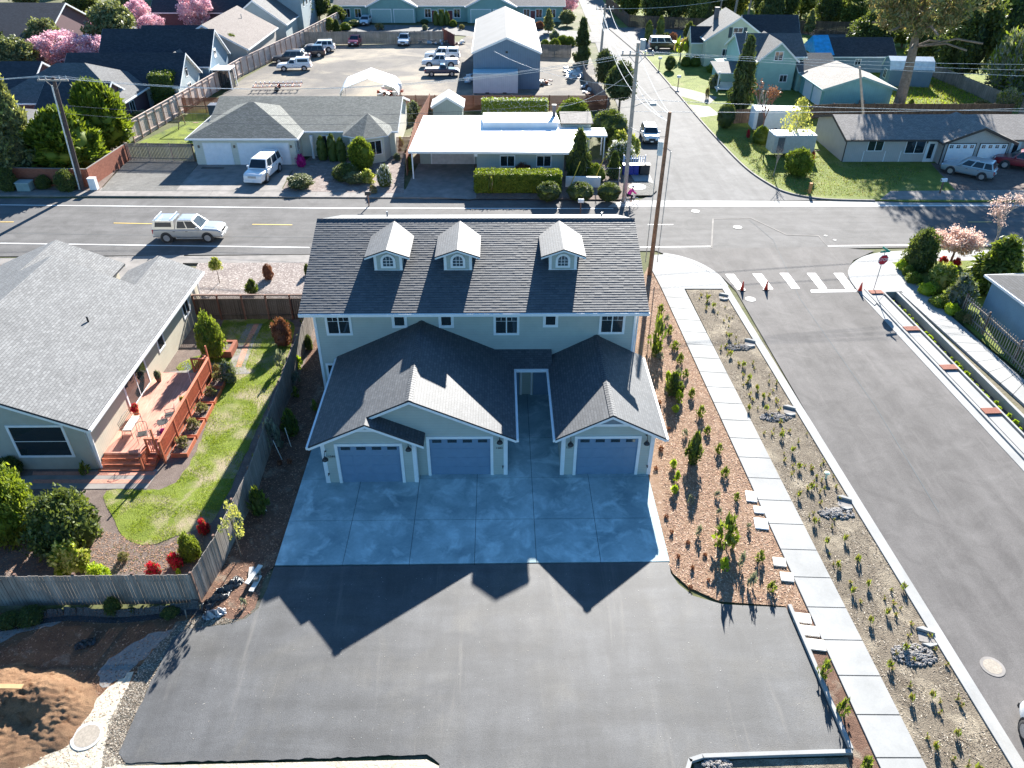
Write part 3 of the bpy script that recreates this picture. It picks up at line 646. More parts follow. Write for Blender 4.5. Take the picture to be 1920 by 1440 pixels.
gwall(3.0, 7.41, 28.25, 5.27, 3.85, rs(3.0)-.12, rs(7.41)-.12, [(3.72, 6.66, 2.35)])
gw.box(3.01, 28.41, 0, 3.16, 35.19, rs(3.0)-.14); gw.box(7.25, 28.41, 0, 7.40, 35.19, rs(7.4)-.14)
gw.build('garage_wall', M_sid, H)
r2 = HM(); r2.slab([(5.27, 27.9, 3.97), (2.63, 27.9, rs(2.63)), (2.63, 35.22, rs(2.63)), (5.27, 35.22, 3.97)], .09, 0, 1)
r2.slab([(5.27, 27.9, 3.97), (7.92, 27.9, rs(7.92)), (7.92, 35.22, rs(7.92)), (5.27, 35.22, 3.97)], .09, 0, 1); G2 = r2.build('garage_roof', [M_low, M_she], H)
cap = HM(); y = 27.88
while y < 35.1:
    for s in (-1, 1): cap.slab([(5.27, y, 4.0), (5.27+s*.17, y, 3.925), (5.27+s*.17, y+.2, 3.915), (5.27, y+.2, 3.99)], .018)
    y += .19
cap.build('ridge_cap', [M_shd, M_she], G2)
t = HM(); rake(t, 5.27, 3.88, 2.63, rs(2.63)-.09, 27.915, .15); rake(t, 5.27, 3.88, 7.92, rs(7.92)-.09, 27.915, .15)
t.box(2.51, 27.92, rs(2.63)-.20, 2.626, 34.0, rs(2.63)-.05); t.box(7.924, 27.92, rs(7.92)-.20, 8.04, 35.1, rs(7.92)-.05); t.build('fascia', M_white, H)
# gable panels with a white bar
for cx, yf, zb_, zt, sp in ((xs, 27.8, 3.36, 3.80, .467), (5.27, 28.25, 3.22, 3.72, .527)):
    hw = (zt-zb_)/sp; p = HM(); p.face([(cx-hw, yf-.02, zb_), (cx+hw, yf-.02, zb_), (cx, yf-.02, zt)]); p.build('gable_panel', M_sidg, H)
    p = HM(); p.box(cx-hw-.25, yf-.05, zb_-.14, cx+hw+.25, yf-.001, zb_-.001); p.build('gable_trim', M_white, H)
# garage doors
for (xa, xb, yf, hd) in ((-7.72, -4.78, 27.8, 2.30), (-3.42, -.48, 28.3, 2.30), (3.72, 6.66, 28.25, 2.30)):
    gdoor(H, OFF @ wallM(xa, yf, .05, 0), xb-xa, hd, .14, winw=.44, winh=.17, wt=.10, flush=False)
for xa, yf, zt in ((-8.49, 27.8, 2.45), (-4.20, 27.8, 2.6), (.16, 28.3, 2.45), (2.98, 28.25, 2.5), (7.26, 28.25, 2.5)):
    t = HM(); t.box(xa, yf-.03, .03, xa+.17, yf-.001, zt); t.box(xa+(.172 if xa > -6 and xa != 2.98 else -.025), yf-.03, .03, xa+(.197 if xa > -6 and xa != 2.98 else -.001), yf+.2, zt-.04); t.build('corner_board', M_white, H)
# courtyard doors and pier
for xa, xb in ((.34, 1.12), (1.86, 2.96)):
    d = HM(); d.box(xa+.02, 35.12, .05, xb-.02, 35.19, 2.3); d.build('entry_door', M_door, H)
d = HM(); d.box(1.14, 35.10, .05, 1.24, 35.19, 2.35); d.box(1.74, 35.10, .05, 1.84, 35.19, 2.35); d.build('door_frame', M_white, H)
# gooseneck lamps, house numbers, hose taps
for px, py, yf in ((612, 852, 27.8), (767, 833, 27.8), (937, 820, 28.3), (1069, 824, 28.25), (1211, 822, 28.25)):
    P = GY(px, py+4, yf); l = MB(OFF @ Matrix.Translation((P.x, yf, P.z)))
    l.lathe([(.05, .34), (.05, .37)], 10, c=(0, -.03, 0)); l.tube([(0, -.02, .35), (0, -.16, .42), (0, -.26, .36), (0, -.27, .2)], .014)
    l.lathe([(.15, 0), (.145, .03), (.10, .11), (.04, .15), (.035, .22)], 14, c=(0, -.27, 0)); l.build('wall_lamp', M_black, H)
for s, px, py, yf in (('1585', 622, 856, 27.8), ('1583', 936, 840, 28.3), ('1587', 1067, 839, 28.25)):
    P = GY(px, py, yf); text_mesh(s, .17, M_black, OFF @ Matrix.Translation((P.x, yf-.008, P.z)), H, 'house_number')
for px, py, yf in ((617, 887, 27.8), (943, 873, 28.3), (1213, 872, 28.25)):
    P = GY(px, py, yf); l = MB(OFF @ Matrix.Translation((P.x, yf-.03, P.z))); l.box(-.03, -.06, -.03, .03, -.001, .03); l.cyl((0, -.06, 0), (0, -.14, -.04), .02); l.build('hose_tap', M_black, H)
# roof vent pipes
for x, y, z in ((-7.0, 45, 6.9), (6.4, 44.5, 7.0)):
    v = HM(); v.cyl((x, y, z-.4), (x, y, z+.25), .05); v.build('vent_pipe', M_grey, H)
# ------------------------------------------------------------------ foliage
L_ = {}
for nm, a, b_, t in (('leyland', col(.06, .095, .015), col(.21, .27, .03), .4), ('dark', col(.035, .058, .024), col(.12, .15, .06), .3), ('mid', col(.06, .09, .022), col(.19, .23, .055), .4),
                     ('lime', col(.22, .34, .02), col(.42, .50, .05), .4), ('fresh', col(.12, .18, .02), col(.30, .36, .05), .4), ('olive', col(.10, .12, .055), col(.26, .285, .14), .3),
                     ('pink', col(.66, .34, .40), col(.92, .68, .73), .3), ('blush', col(.60, .40, .32), col(.85, .66, .56), .35), ('white', col(.45, .45, .40), col(.75, .76, .70), .3),
                     ('yellow', col(.30, .32, .08), col(.56, .55, .20), .35), ('red', col(.55, .01, .04), col(.8, .03, .09), .3), ('rust', col(.16, .06, .04), col(.34, .16, .10), .25),
                     ('grey', col(.13, .15, .12), col(.26, .29, .23), .25), ('pine', col(.036, .06, .018), col(.12, .165, .04), .3), ('tan', col(.20, .15, .08), col(.36, .29, .16), .3), ('magenta', col(.35, .01, .15), col(.55, .03, .3), .3)):
    L_[nm] = leaf_mat('leaf_'+nm, a, b_, t, tint=(1, 1, 1, 1) if nm in ('pink', 'blush', 'white', 'red', 'magenta') else (1.2, 1.15, .6, 1))
M_bark = plain('bark', col(.16, .12, .09), .95, var=.3, sc=8, bmp=.6); M_barkg = plain('grey_bark', col(.30, .26, .23), .95, var=.25, sc=8, bmp=.6)
M_stem = plain('stem', col(.16, .10, .06), .9, var=.2)
PROF = {'round': lambda t: math.sqrt(max(0, 1-(2*t-1)**2)), 'dome': lambda t: math.sqrt(max(0, 1-t*t))*(.75+.25*min(1, t*4)), 'cone': lambda t: (1-t)**.75*(.6+.4*min(1, t*6)),
        'egg': lambda t: math.sin(math.pi*min(1, (t*.93+.07))**.8)**.8, 'column': lambda t: min(1, (1-t)*3.2)**.6*(.8+.2*min(1, t*5)), 'spread': lambda t: (.35+.65*min(1, t*1.6))*math.sqrt(max(0, 1-max(0, (t-.55)/.45)**2)),
        'tuft': lambda t: .35+.65*t}
def leaf_cloud(name, mats, prof='round', hr=1.6, nl=5000, leaf=.06, nc=60, cr=.25, seed=1, long=1.7, out=.5, droop=0, core=.0, spiky=0, rmin=.35, mats2=None, frac2=0, base=0):
    rg = np.random.default_rng(seed); f = PROF[prof]; per = max(1, nl//nc); V = []; 
    tt = rg.random(nc)**.9; cs = []
    for i in range(nc):
        t = tt[i]; rr = f(t); a = rg.random()*2*math.pi; q = rr*(rmin+(1-rmin)*math.sqrt(rg.random()))*(1-cr*.75)
        cs.append((q*math.cos(a), q*math.sin(a), hr*(cr*.5/hr+t*(1-cr*.9/hr))))
    cs = np.array(cs); ci = np.repeat(np.arange(nc), per); n = len(ci)
    d = rg.normal(size=(n, 3)); d /= np.linalg.norm(d, axis=1)[:, None]; crr = cr*(.6+.7*rg.random(nc))[ci]
    P = cs[ci]+d*(crr*(.45+.6*rg.random(n)))[:, None]; P[:, 2] = np.maximum(P[:, 2], .01)
    # orientation
    c0 = np.array([0, 0, hr*.4]); rad = P-c0; rad /= np.linalg.norm(rad, axis=1)[:, None]+1e-6
    ax = rad*out+rg.normal(size=(n, 3))*.6; ax[:, 2] -= droop; ax[:, 2] += spiky; ax /= np.linalg.norm(ax, axis=1)[:, None]
    up = rg.normal(size=(n, 3)); s2 = np.cross(ax, up); s2 /= np.linalg.norm(s2, axis=1)[:, None]
    sz = leaf*(.6+.8*rg.random(n)); h = ax*(sz*long*.5)[:, None]; w_ = s2*(sz*.5)[:, None]
    Q = np.stack([P-h, P+w_*.9-h*.1, P+h, P-w_*.9-h*.1], 1).reshape(-1, 3)
    F = np.arange(n*4).reshape(-1, 4); verts = Q; nF = n; extra_v = []; extra_f = []
    if core:
        sg = 14; ny = 9
        for j in range(ny+1):
            t = j/ny
            for k in range(sg):
                a = 2*math.pi*k/sg; q = max(.02, f(min(.999, max(.001, t*.9+.03))))*core*(1+.12*rg.normal()); extra_v.append((q*math.cos(a), q*math.sin(a), hr*(.04+t*.84)))
        for j in range(ny):
            for k in range(sg): k2 = (k+1) % sg; extra_f.append([n*4+j*sg+k, n*4+j*sg+k2, n*4+(j+1)*sg+k2, n*4+(j+1)*sg+k])
        verts = np.vstack([Q, np.array(extra_v)])
    me = bpy.data.meshes.new(name); nv = len(verts); me.vertices.add(nv); me.vertices.foreach_set('co', verts.astype('f').ravel())
    allf = np.vstack([F, np.array(extra_f)]) if extra_f else F
    me.loops.add(allf.size); me.loops.foreach_set('vertex_index', allf.astype('i').ravel())
    me.polygons.add(len(allf)); me.polygons.foreach_set('loop_start', (np.arange(len(allf))*4).astype('i')); me.polygons.foreach_set('loop_total', np.full(len(allf), 4, 'i'))
    me.materials.append(L_[mats])
    if mats2:
        me.materials.append(L_[mats2]); mi = np.zeros(len(allf), 'i'); wh = np.repeat(rg.random(nc) < frac2, per) if frac2 < 0 else (rg.random(n) < frac2); mi[:n] = wh; me.polygons.foreach_set('material_index', mi)
    me.update(); me.validate(); return me
def trunk_mesh(h, r, br=5, seed=1, mat=None, lean=(0, 0), top=.5, spread=.5, blen=.6):
    rg = random.Random(seed); mb = MB(); p = Vector((0, 0, -.05)); rr = r; k = 5
    pts = []
    for i in range(k+1):
        t = i/k; q = Vector((lean[0]*t*h+rg.uniform(-.03, .03)*h*t, lean[1]*t*h+rg.uniform(-.03, .03)*h*t, -.05+h*t)); pts.append(q)
        if i: mb.cyl(pts[-2], pts[-1], r*(1-(t-1/k)*(1-top)), r*(1-t*(1-top)), 8)
    for j in range(br):
        a = 2*math.pi*j/br+rg.uniform(-.4, .4); t = rg.uniform(.6, 1); q0 = pts[0].lerp(pts[-1], t); q1 = q0+Vector((math.cos(a)*spread, math.sin(a)*spread, blen*rg.uniform(.7, 1.2)))*h*.6
        mb.cyl(q0, q1, r*.4, r*.12, 6)
    return mb
TREEM = {}
def crown_of(kind):
    if kind in TREEM: return TREEM[kind]
    K = {'leyland': dict(mats='leyland', prof='egg', hr=2.0, nl=13000, leaf=.085, nc=190, cr=.22, long=2.6, out=1.0, spiky=.55, core=.72),
         'broad': dict(mats='mid', prof='egg', hr=1.9, nl=9000, leaf=.075, nc=80, cr=.28, core=.5),
         'dark': dict(mats='dark', prof='round', hr=1.5, nl=8000, leaf=.09, nc=60, cr=.32, core=.62),
         'olive': dict(mats='olive', prof='round', hr=1.7, nl=8000, leaf=.08, nc=90, cr=.25, core=.5, long=1.5),
         'airy': dict(mats='olive', core=.5, mats2='yellow', frac2=.18, prof='cone', hr=2.6, nl=8500, leaf=.075, nc=150, cr=.2, long=2.2, out=.8, spiky=.2, rmin=.1),
         'pink': dict(mats='pink', prof='spread', hr=1.4, nl=8500, leaf=.06, nc=120, cr=.2, long=1.3, spiky=.4, rmin=.15),
         'blush': dict(mats='blush', prof='spread', hr=.8, nl=6000, leaf=.06, nc=80, cr=.22, long=1.3, rmin=.1),
         'yellowtree': dict(mats='yellow', prof='egg', hr=1.5, nl=1900, leaf=.06, nc=70, cr=.2, long=1.4, rmin=.1),
         'youngtree': dict(mats='yellow', prof='egg', hr=1.9, nl=520, leaf=.10, nc=30, cr=.22, long=1.4, rmin=.1),
         'cone': dict(mats='pine', prof='cone', hr=2.3, nl=7000, leaf=.07, nc=130, cr=.2, long=2.4, out=1.0, droop=.1, core=.62),
         'weep': dict(mats='dark', prof='cone', hr=2.0, nl=8000, leaf=.07, nc=110, cr=.24, long=3.2, out=.5, droop=.9, core=.55, mats2='mid', frac2=.4),
         'clip': dict(mats='leyland', prof='dome', hr=1.15, nl=9000, leaf=.045, nc=400, cr=.12, long=1.3, core=.93, rmin=.95),
         'clipdark': dict(mats='dark', prof='round', hr=1.7, nl=9000, leaf=.045, nc=400, cr=.12, long=1.3, core=.93, rmin=.95, mats2='leyland', frac2=.45),
         'arbor': dict(mats='pine', prof='column', hr=2.8, nl=6500, leaf=.06, nc=170, cr=.16, long=2, out=.5, spiky=.8, core=.85, rmin=.7, mats2='leyland', frac2=.35),
         'shrub': dict(mats='fresh', prof='dome', hr=1.2, nl=5500, leaf=.075, nc=60, cr=.26, core=.7, mats2='mid', frac2=.4),
         'shrubdark': dict(mats='mid', prof='dome', hr=1.3, nl=10000, leaf=.058, nc=110, cr=.26, core=.72, mats2='dark', frac2=.4),
         'shrubleaf': dict(mats='leyland', prof='round', hr=1.45, nl=15000, leaf=.062, nc=150, cr=.25, core=.72, mats2='fresh', frac2=.35),
         'shrubyellow': dict(mats='yellow', prof='dome', hr=1.2, nl=1800, leaf=.12, nc=45, cr=.26, core=.45, mats2='fresh', frac2=.5),
         'shrublime': dict(mats='lime', prof='dome', hr=.8, nl=2200, leaf=.09, nc=40, cr=.25, core=.7),
         'shrubgrey': dict(mats='grey', prof='dome', hr=1.1, nl=2600, leaf=.1, nc=50, cr=.25, core=.6, mats2='mid', frac2=.35),
         'shrubrust': dict(mats='rust', prof='dome', hr=1.1, nl=2600, leaf=.08, nc=50, cr=.24, core=.7),
         'shrubred': dict(mats='red', prof='dome', hr=.9, nl=2600, leaf=.085, nc=40, cr=.25, core=.55, mats2='mid', frac2=.28),
         'shrubwhite': dict(mats='mid', prof='dome', hr=1.0, nl=3200, leaf=.08, nc=60, cr=.24, core=.75, mats2='white', frac2=.45),
         'shrubtan': dict(mats='tan', prof='dome', hr=1.0, nl=1800, leaf=.09, nc=50, cr=.24, mats2='olive', frac2=.5),
         'magenta': dict(mats='magenta', prof='dome', hr=.9, nl=1500, leaf=.1, nc=40, cr=.25, core=.7),
         'young': dict(mats='fresh', prof='egg', hr=1.3, nl=170, leaf=.24, nc=22, cr=.35, long=1.9, spiky=.5, rmin=.1),
         'youngdark': dict(mats='mid', mats2='fresh', frac2=.45, prof='dome', hr=1.25, nl=170, leaf=.24, nc=22, cr=.35, long=1.9, spiky=.4, rmin=.1),
         'youngyellow': dict(mats='lime', prof='dome', hr=1.3, nl=130, leaf=.34, nc=14, cr=.35, long=1.8, spiky=.4, rmin=.1),
         'younggrey': dict(mats='grey', prof='dome', hr=1.3, nl=120, leaf=.22, nc=20, cr=.35, long=2.0, spiky=.6, rmin=.1),
         'youngred': dict(mats='rust', prof='dome', hr=.9, nl=50, leaf=.34, nc=10, cr=.35, long=1.8, spiky=.3, rmin=.1),
         'pinelet': dict(mats='pine', prof='egg', hr=2.0, nl=900, leaf=.13, nc=50, cr=.24, long=3, out=.5, spiky=1.0, core=.5, mats2='leyland', frac2=.3),
         'sprig': dict(mats='tan', prof='tuft', hr=1.8, nl=14, leaf=.5, nc=7, cr=.3, long=3.4, spiky=1.2, rmin=.05, mats2='fresh', frac2=.25),
         'spriggreen': dict(mats='fresh', prof='dome', hr=1.2, nl=44, leaf=.36, nc=8, cr=.35, long=2.4, spiky=1.0, rmin=.1, mats2='tan', frac2=.3),
         'heather': dict(mats='tan', prof='dome', hr=.9, nl=420, leaf=.14, nc=24, cr=.25, long=2, spiky=.7, mats2='olive', frac2=.5),
         'cedar': dict(mats='mid', prof='cone', hr=2.1, nl=9000, leaf=.085, nc=150, cr=.24, long=2.6, out=.9, droop=.5, core=.5, mats2='leyland', frac2=.35),
         'darkconifer': dict(mats='dark', prof='cone', hr=2.6, nl=9000, leaf=.07, nc=150, cr=.2, long=2.6, out=.8, droop=.35, core=.5, mats2='pine', frac2=.4),
         'darkwood': dict(mats='dark', prof='egg', hr=1.7, nl=10000, leaf=.065, nc=110, cr=.24, core=.5, mats2='mid', frac2=.5),
         'brightwood': dict(mats='mid', prof='egg', hr=1.8, nl=8000, leaf=.07, nc=90, cr=.25, core=.4, mats2='yellow', frac2=.35),
         'willow': dict(mats='grey', prof='round', hr=1.3, nl=8000, leaf=.045, nc=130, cr=.22, long=3, out=.8, spiky=.6, mats2='fresh', frac2=.35),
         }[kind]
    i = len(TREEM); TREEM[kind] = (leaf_cloud('crown_'+kind, seed=i+11, **K), K['hr']); return TREEM[kind]
TRK = {}
def plant(kind, base, h, r, label, cat='tree', name=None, trunk=.2, group=None, tr=None, rz=None, lean=(0, 0), bark=None, zb=None):
    """crown of the given kind from trunk*h up to h over ground point base"""
    me, hr = crown_of(kind); x, y = base[0], base[1]; z = base[2] if len(base) > 2 else 0
    T = thing(name or cat, label, cat, (x, y, z), 0, group)
    rz = rnd.uniform(0, 6.28) if rz is None else rz
    if trunk > 0:
        key = (bark or 'b',); 
        if key not in TRK:
            mb = trunk_mesh(1.0, .05, 5, 3, top=.45, spread=.35, blen=.5); o = mb.build('trunk', M_bark if not bark else bark, None, smooth=True); TRK[key] = o.data; bpy.data.objects.remove(o)
        o = bpy.data.objects.new('trunk', TRK[key]); COL.objects.link(o); o.parent = T; q = (tr or r*.07)/.05; o.scale = (q, q, h*(trunk+(1-trunk)*.55))
    o = bpy.data.objects.new('crown' if cat == 'tree' else 'foliage', me); COL.objects.link(o); o.parent = T
    o.location = (lean[0], lean[1], h*trunk*.92); o.scale = (r, r, (h-h*trunk*.92)/hr); o.rotation_euler = (0, 0, rz); return T
def tpx(kind, bx, by, ty, wpx, label, cat='tree', zb=0, **k):
    """plant standing at pixel (bx,by), its top at pixel row ty, crown wpx pixels wide"""
    B = G(bx, by, zb); h = hh(bx, ty, B)-zb; dp = (Vector((B.x, B.y, zb+h*.5))-Vector((0, 0, CAM_H))).dot(_F)
    return plant(kind, (B.x, B.y, zb), h, wpx/2*dp/FPX, label, cat, **k)
def hedge_mesh(name, L, W, Hh, mat, leaf=.09, dens=260, mat2=None, frac=.3, seed=1, lump=.06):
    """clipped hedge: solid core and leaf faces over its surfaces"""
    rg = np.random.default_rng(seed); A = [(L*W, 't'), (L*Hh, 'f'), (L*Hh, 'b'), (W*Hh, 'l'), (W*Hh, 'r')]; P = []; Nn = []
    for a, s in A:
        n = int(a*dens); u = rg.random(n); v = rg.random(n); e = rg.normal(size=n)*lump
        if s == 't': P += list(zip(u*L-L/2, v*W-W/2, Hh+e)); Nn += [(0, 0, 1)]*n
        elif s == 'f': P += list(zip(u*L-L/2, -W/2-e, v*Hh)); Nn += [(0, -1, 0)]*n
        elif s == 'b': P += list(zip(u*L-L/2, W/2+e, v*Hh)); Nn += [(0, 1, 0)]*n
        elif s == 'l': P += list(zip(-L/2-e, u*W-W/2, v*Hh)); Nn += [(-1, 0, 0)]*n
        else: P += list(zip(L/2+e, u*W-W/2, v*Hh)); Nn += [(1, 0, 0)]*n
    P = np.array(P); Nn = np.array(Nn); n = len(P); ax = Nn*.4+rg.normal(size=(n, 3))*.7; ax /= np.linalg.norm(ax, axis=1)[:, None]
    s2 = np.cross(ax, rg.normal(size=(n, 3))); s2 /= np.linalg.norm(s2, axis=1)[:, None]; sz = leaf*(.6+.8*rg.random(n)); h = ax*(sz*.8)[:, None]; w_ = s2*(sz*.45)[:, None]
    Q = np.stack([P-h, P+w_, P+h, P-w_], 1).reshape(-1, 3); mb = MB(); mb.box(-L/2+.03, -W/2+.03, 0, L/2-.03, W/2-.03, Hh-.03)
    verts = [tuple(v) for v in mb.v]+[tuple(q) for q in Q]; nb = len(mb.v)
    F = mb.f+[[nb+4*i, nb+4*i+1, nb+4*i+2, nb+4*i+3] for i in range(n)]
    me = bpy.data.meshes.new(name); me.from_pydata(verts, [], F); me.materials.append(L_[mat])
    if mat2: me.materials.append(L_[mat2]); mi = [0]*len(mb.f)+[int(x) for x in (rg.random(n) < frac)]; me.polygons.foreach_set('material_index', mi)
    return me
def hedge(a, b_, W, Hh, label, mat, z=0, cat='hedge', **k):
    """hedge from world point a to b_"""
    a = Vector(a[:2]); b_ = Vector(b_[:2]); d = b_-a; c = (a+b_)/2
    o = bpy.data.objects.new(cat, hedge_mesh(cat, d.length, W, Hh, mat, **k)); COL.objects.link(o); o.location = (c.x, c.y, z); o.rotation_euler = (0, 0, math.atan2(d.y, d.x)); tag(o, label, cat); return o
# ------------------------------------------------------------------ fences
M_fgrey = plank_mat('grey_fence_boards', col(.30, .26, .225), col(.40, .36, .32), .14)
M_fbrown = plank_mat('brown_fence_boards', col(.13, .09, .065), col(.21, .15, .11), .14)
M_fred = plank_mat('redwood_slats', col(.26, .085, .045), col(.36, .13, .07), .14, horiz=True)
M_fpink = plank_mat('pale_cedar_boards', col(.72, .56, .48), col(.85, .70, .62), .16)
M_fpost = plain('fence_post', col(.17, .10, .075), .85, var=.2, sc=6)
M_fnew = plank_mat('new_cedar', col(.55, .32, .15), col(.66, .42, .22), .14)
M_fwhite = plain('white_pickets', col(.72, .73, .75), .6, var=.05)
M_brick = shingle_mat('red_brick', col(.30, .11, .07), col(.38, .15, .10), .09, .24, dark=1.3)
M_deck = plank_mat('red_deck_paint', col(.72, .34, .25), col(.80, .40, .31), .14, gap=.8)
M_deckr = plain('red_stain', col(.48, .14, .07), .6, var=.15, sc=5)
def fence(name, label, pts, h, mat, style='vert', pm=None, ps=2.4, z=0, bw=.14, gap=.01, cat='fence', jitr=.03, capm=None, postside=1, group=None, posth=.05, seed=1):
    P = [Vector((p[0], p[1], z)) for p in pts]; root = thing(name, label, cat, P[0], 0, group); rg = random.Random(seed); pm = pm or M_fpost; k = 0
    for a, b in zip(P[:-1], P[1:]):
        d = b-a; L = d.length; d = d/L; nn = Vector((-d.y, d.x, 0))*postside; M = Matrix.Translation(a-P[0]) @ Matrix.Rotation(math.atan2(d.y, d.x), 4, 'Z'); mb = MB(M); s = postside
        if style in ('vert', 'picket'):
            x = 0
            while x < L-.02:
                w_ = min(bw, L-x); hh_ = h+rg.uniform(-jitr, jitr*.4); e = rg.uniform(-.006, .006)
                if style == 'picket': mb.prism([(x, -.012+e), (x+w_-gap, -.012+e), (x+w_-gap, .012+e), (x, .012+e)], .05, hh_)
                else: mb.box(x, -.011+e, .03, x+w_-gap, .011+e, hh_)
                x += w_+(gap if style == 'picket' else 0)
            for zz in (.35, h-.35): mb.box(0, .02 if s > 0 else -.08, zz, L, .08 if s > 0 else -.02, zz+.09)
        elif style == 'horiz':
            zz = .08
            while zz < h-.04: mb.box(0, -.012, zz, L, .012, zz+bw-gap); zz += bw
        elif style == 'solid': mb.box(0, -.09, 0, L, .09, h)
        elif style == 'lattice':
            x = 0
            while x < L-.02: w_ = min(bw, L-x); mb.box(x, -.011, .03, x+w_-gap, .011, h-.32); x += w_
            mb.box(0, -.03, h-.32, L, .03, h-.27); mb.box(0, -.05, h-.03, L, .05, h+.02); x = -.2
            while x < L:
                for sg in (1, -1):
                    x0 = x if sg > 0 else x+.24
                    if 0 <= x0 <= L and 0 <= x0+sg*.24 <= L: mb.cyl((x0, 0, h-.27), (x0+sg*.24, sg*.008, h-.03), .014, .014, 4)
                x += .12
            for zz in (.35,): mb.box(0, -.08, zz, L, -.02, zz+.09)
        elif style == 'chain':
            for zz in (.03, h): mb.cyl((0, 0, zz), (L, 0, zz), .02, .02, 6)
            x = 0
            while x < L: 
                for sg in (1, -1):
                    if 0 <= x+sg*h*.5 <= L: mb.cyl((x, 0, 0), (x+sg*h*.5, 0, h), .004, .004, 3, cap=False)
                x += .25
        mb.build('board_panel', mat, root)
        if style != 'solid':
            n = max(1, round(L/ps))
            for i in range(n+1):
                if i == 0 and k > 0: continue
                q = MB(Matrix.Translation(a-P[0]+d*L*i/n) @ Matrix.Rotation(math.atan2(d.y, d.x), 4, 'Z')); y0 = .025*s; o = .09*s
                q.box(-.05, min(y0, y0+o), 0, .05, max(y0, y0+o), h+posth); q.build('post', pm, root)
        if capm: MB(M).box(0, -.07, h+.002, L, .07, h+.045).build('cap_rail', capm, root)
        k += 1
    return root
GX2 = lambda px, py: tuple(G(px, py))[:2]
fence('board_fence', 'weathered grey board fence around the neighbour yard in front of the dirt lot', [(-40, 20.5), (-12.35, 20.52), (-12.0, 22.6), (-11.75, 27), (-12.1, 36.4), (-12.15, 43.9)], 1.78, M_fgrey, postside=1, ps=2.4)
fence('lattice_fence', 'brown fence with lattice top between the neighbour house and the new house', [(-20.0, 44.0), (-12.15, 44.0)], 1.85, M_fbrown, 'lattice', ps=1.7, postside=-1, capm=M_fpost, pm=plain('red_brown_post', col(.24, .10, .06), .8))
fence('cedar_fence', 'short new orange cedar fence beside the right wall of the new house', [(7.55, 40.6), (8.55, 40.6), (8.75, 53.2), (-10.2, 53.3), (-10.2, 47.5)], 1.85, M_fnew, ps=2.4, postside=-1)
# ------------------------------------------------------------------ neighbour house
M_sidn = siding_mat('tan_siding', col(.50, .46, .37), .16, vert=True)
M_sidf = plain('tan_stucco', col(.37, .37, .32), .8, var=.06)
M_shn = shingle_mat('grey_shingle', col(.20, .20, .20), col(.28, .28, .278), .14, .3, rough=.85, spec=.25)
NB = thing('neighbour_house', 'single storey tan house with wide light grey shingle roof beside the red deck', 'house', (-20.04, 28.96, 0))
OF = Matrix.Translation((20.04, -28.96, 0)); NM = lambda: MB(OF)
mb = NM(); zr = lambda x: 2.9-.44*(x+19.55)
# front gable wall and body
mb.prism([(-32.8, 28.96), (-20.04, 28.96), (-20.04, 41.2), (-32.8, 41.2)], 0, 2.72)
P = [(-32.8, 2.72), (-20.04, 2.72), (-20.04, zr(-20.04)-.14), (-26.4, 5.78), (-32.8, zr(-20.04)-.14)]
mb.face([(x, 28.96, z) for x, z in P], 1); mb.face([(x, 41.2, z) for x, z in P][::-1])
mb.build('wall', [M_sidn, M_sidf], NB)
f = NM(); f.face([(-32.8, 28.955, 0), (-20.04, 28.955, 0), (-20.04, 28.955, 2.73), (-32.8, 28.955, 2.73)]); f.build('front_wall', M_sidf, NB)
mb = NM(); mb.prism([(-24.0, 41.2), (-20.04, 41.2), (-20.04, 45.1), (-24.0, 45.1)], 0, 2.74); mb.face([(-24.0, 45.1, 2.74), (-20.04, 45.1, 2.74), (-22.05, 45.1, 3.7)][::-1])
mb.prism([(-33.0, 41.2), (-25.5, 41.2), (-25.5, 46.2), (-33.0, 46.2)], 0, 2.72); mb.face([(-33.0, 46.2, 2.72), (-25.5, 46.2, 2.72), (-29.1, 46.2, 4.3)][::-1]); mb.build('wall', M_sidn, NB)
r = NM(); r.slab([(-26.4, 28.5, 5.92), (-19.55, 28.5, 2.9), (-19.55, 45.4, 2.9), (-22.05, 45.4, 4.0), (-22.05, 41.3, 4.0), (-26.4, 41.35, 5.92)], .13, 0, 1)
r.slab([(-26.4, 28.5, 5.92), (-33.2, 28.5, 2.9), (-33.2, 41.4, 2.9), (-26.4, 41.4, 5.92)], .13, 0, 1)
r.slab([(-22.05, 45.4, 4.0), (-24.4, 45.4, 2.96), (-24.4, 40.2, 2.96), (-22.05, 40.2, 4.0)], .13, 0, 1)
r.slab([(-29.1, 46.6, 4.62), (-25.1, 46.6, 2.9), (-25.1, 40.5, 2.9), (-29.1, 40.5, 4.62)], .13, 0, 1); r.slab([(-29.1, 46.6, 4.62), (-33.2, 46.6, 2.9), (-33.2, 40.5, 2.9), (-29.1, 40.5, 4.62)], .13, 0, 1)
ro = r.build('roof', [M_shn, M_she], NB)
t = NM(); t.box(-19.545, 28.5, 2.72, -19.43, 45.4, 2.86); rake(t, -26.4, 5.79, -19.55, 2.77, 28.52, .17); rake(t, -26.4, 5.79, -33.2, 2.77, 28.52, .17)
for (x0, z0, x1, z1, y) in ((-26.4, 5.79, -22.05, 3.87, 41.36), (-22.05, 3.87, -19.55, 2.77, 45.38), (-22.05, 3.87, -24.4, 2.83, 45.38), (-29.1, 4.49, -25.1, 2.77, 46.57)): rake(t, x0, z0, x1, z1, y, .15)
t.build('fascia', M_white, NB)
t = NM(); t.box(-20.06, 28.92, 0, -19.9, 28.955, 2.78); t.box(-20.035, 28.92, 0, -20.0, 29.1, 2.7); t.build('corner_board', M_white, NB)
t = NM(); t.tube([(-19.5, 28.7, 2.75), (-19.8, 28.9, 2.5), (-19.9, 28.92, .1)], .045); t.build('downspout', M_white, NB)
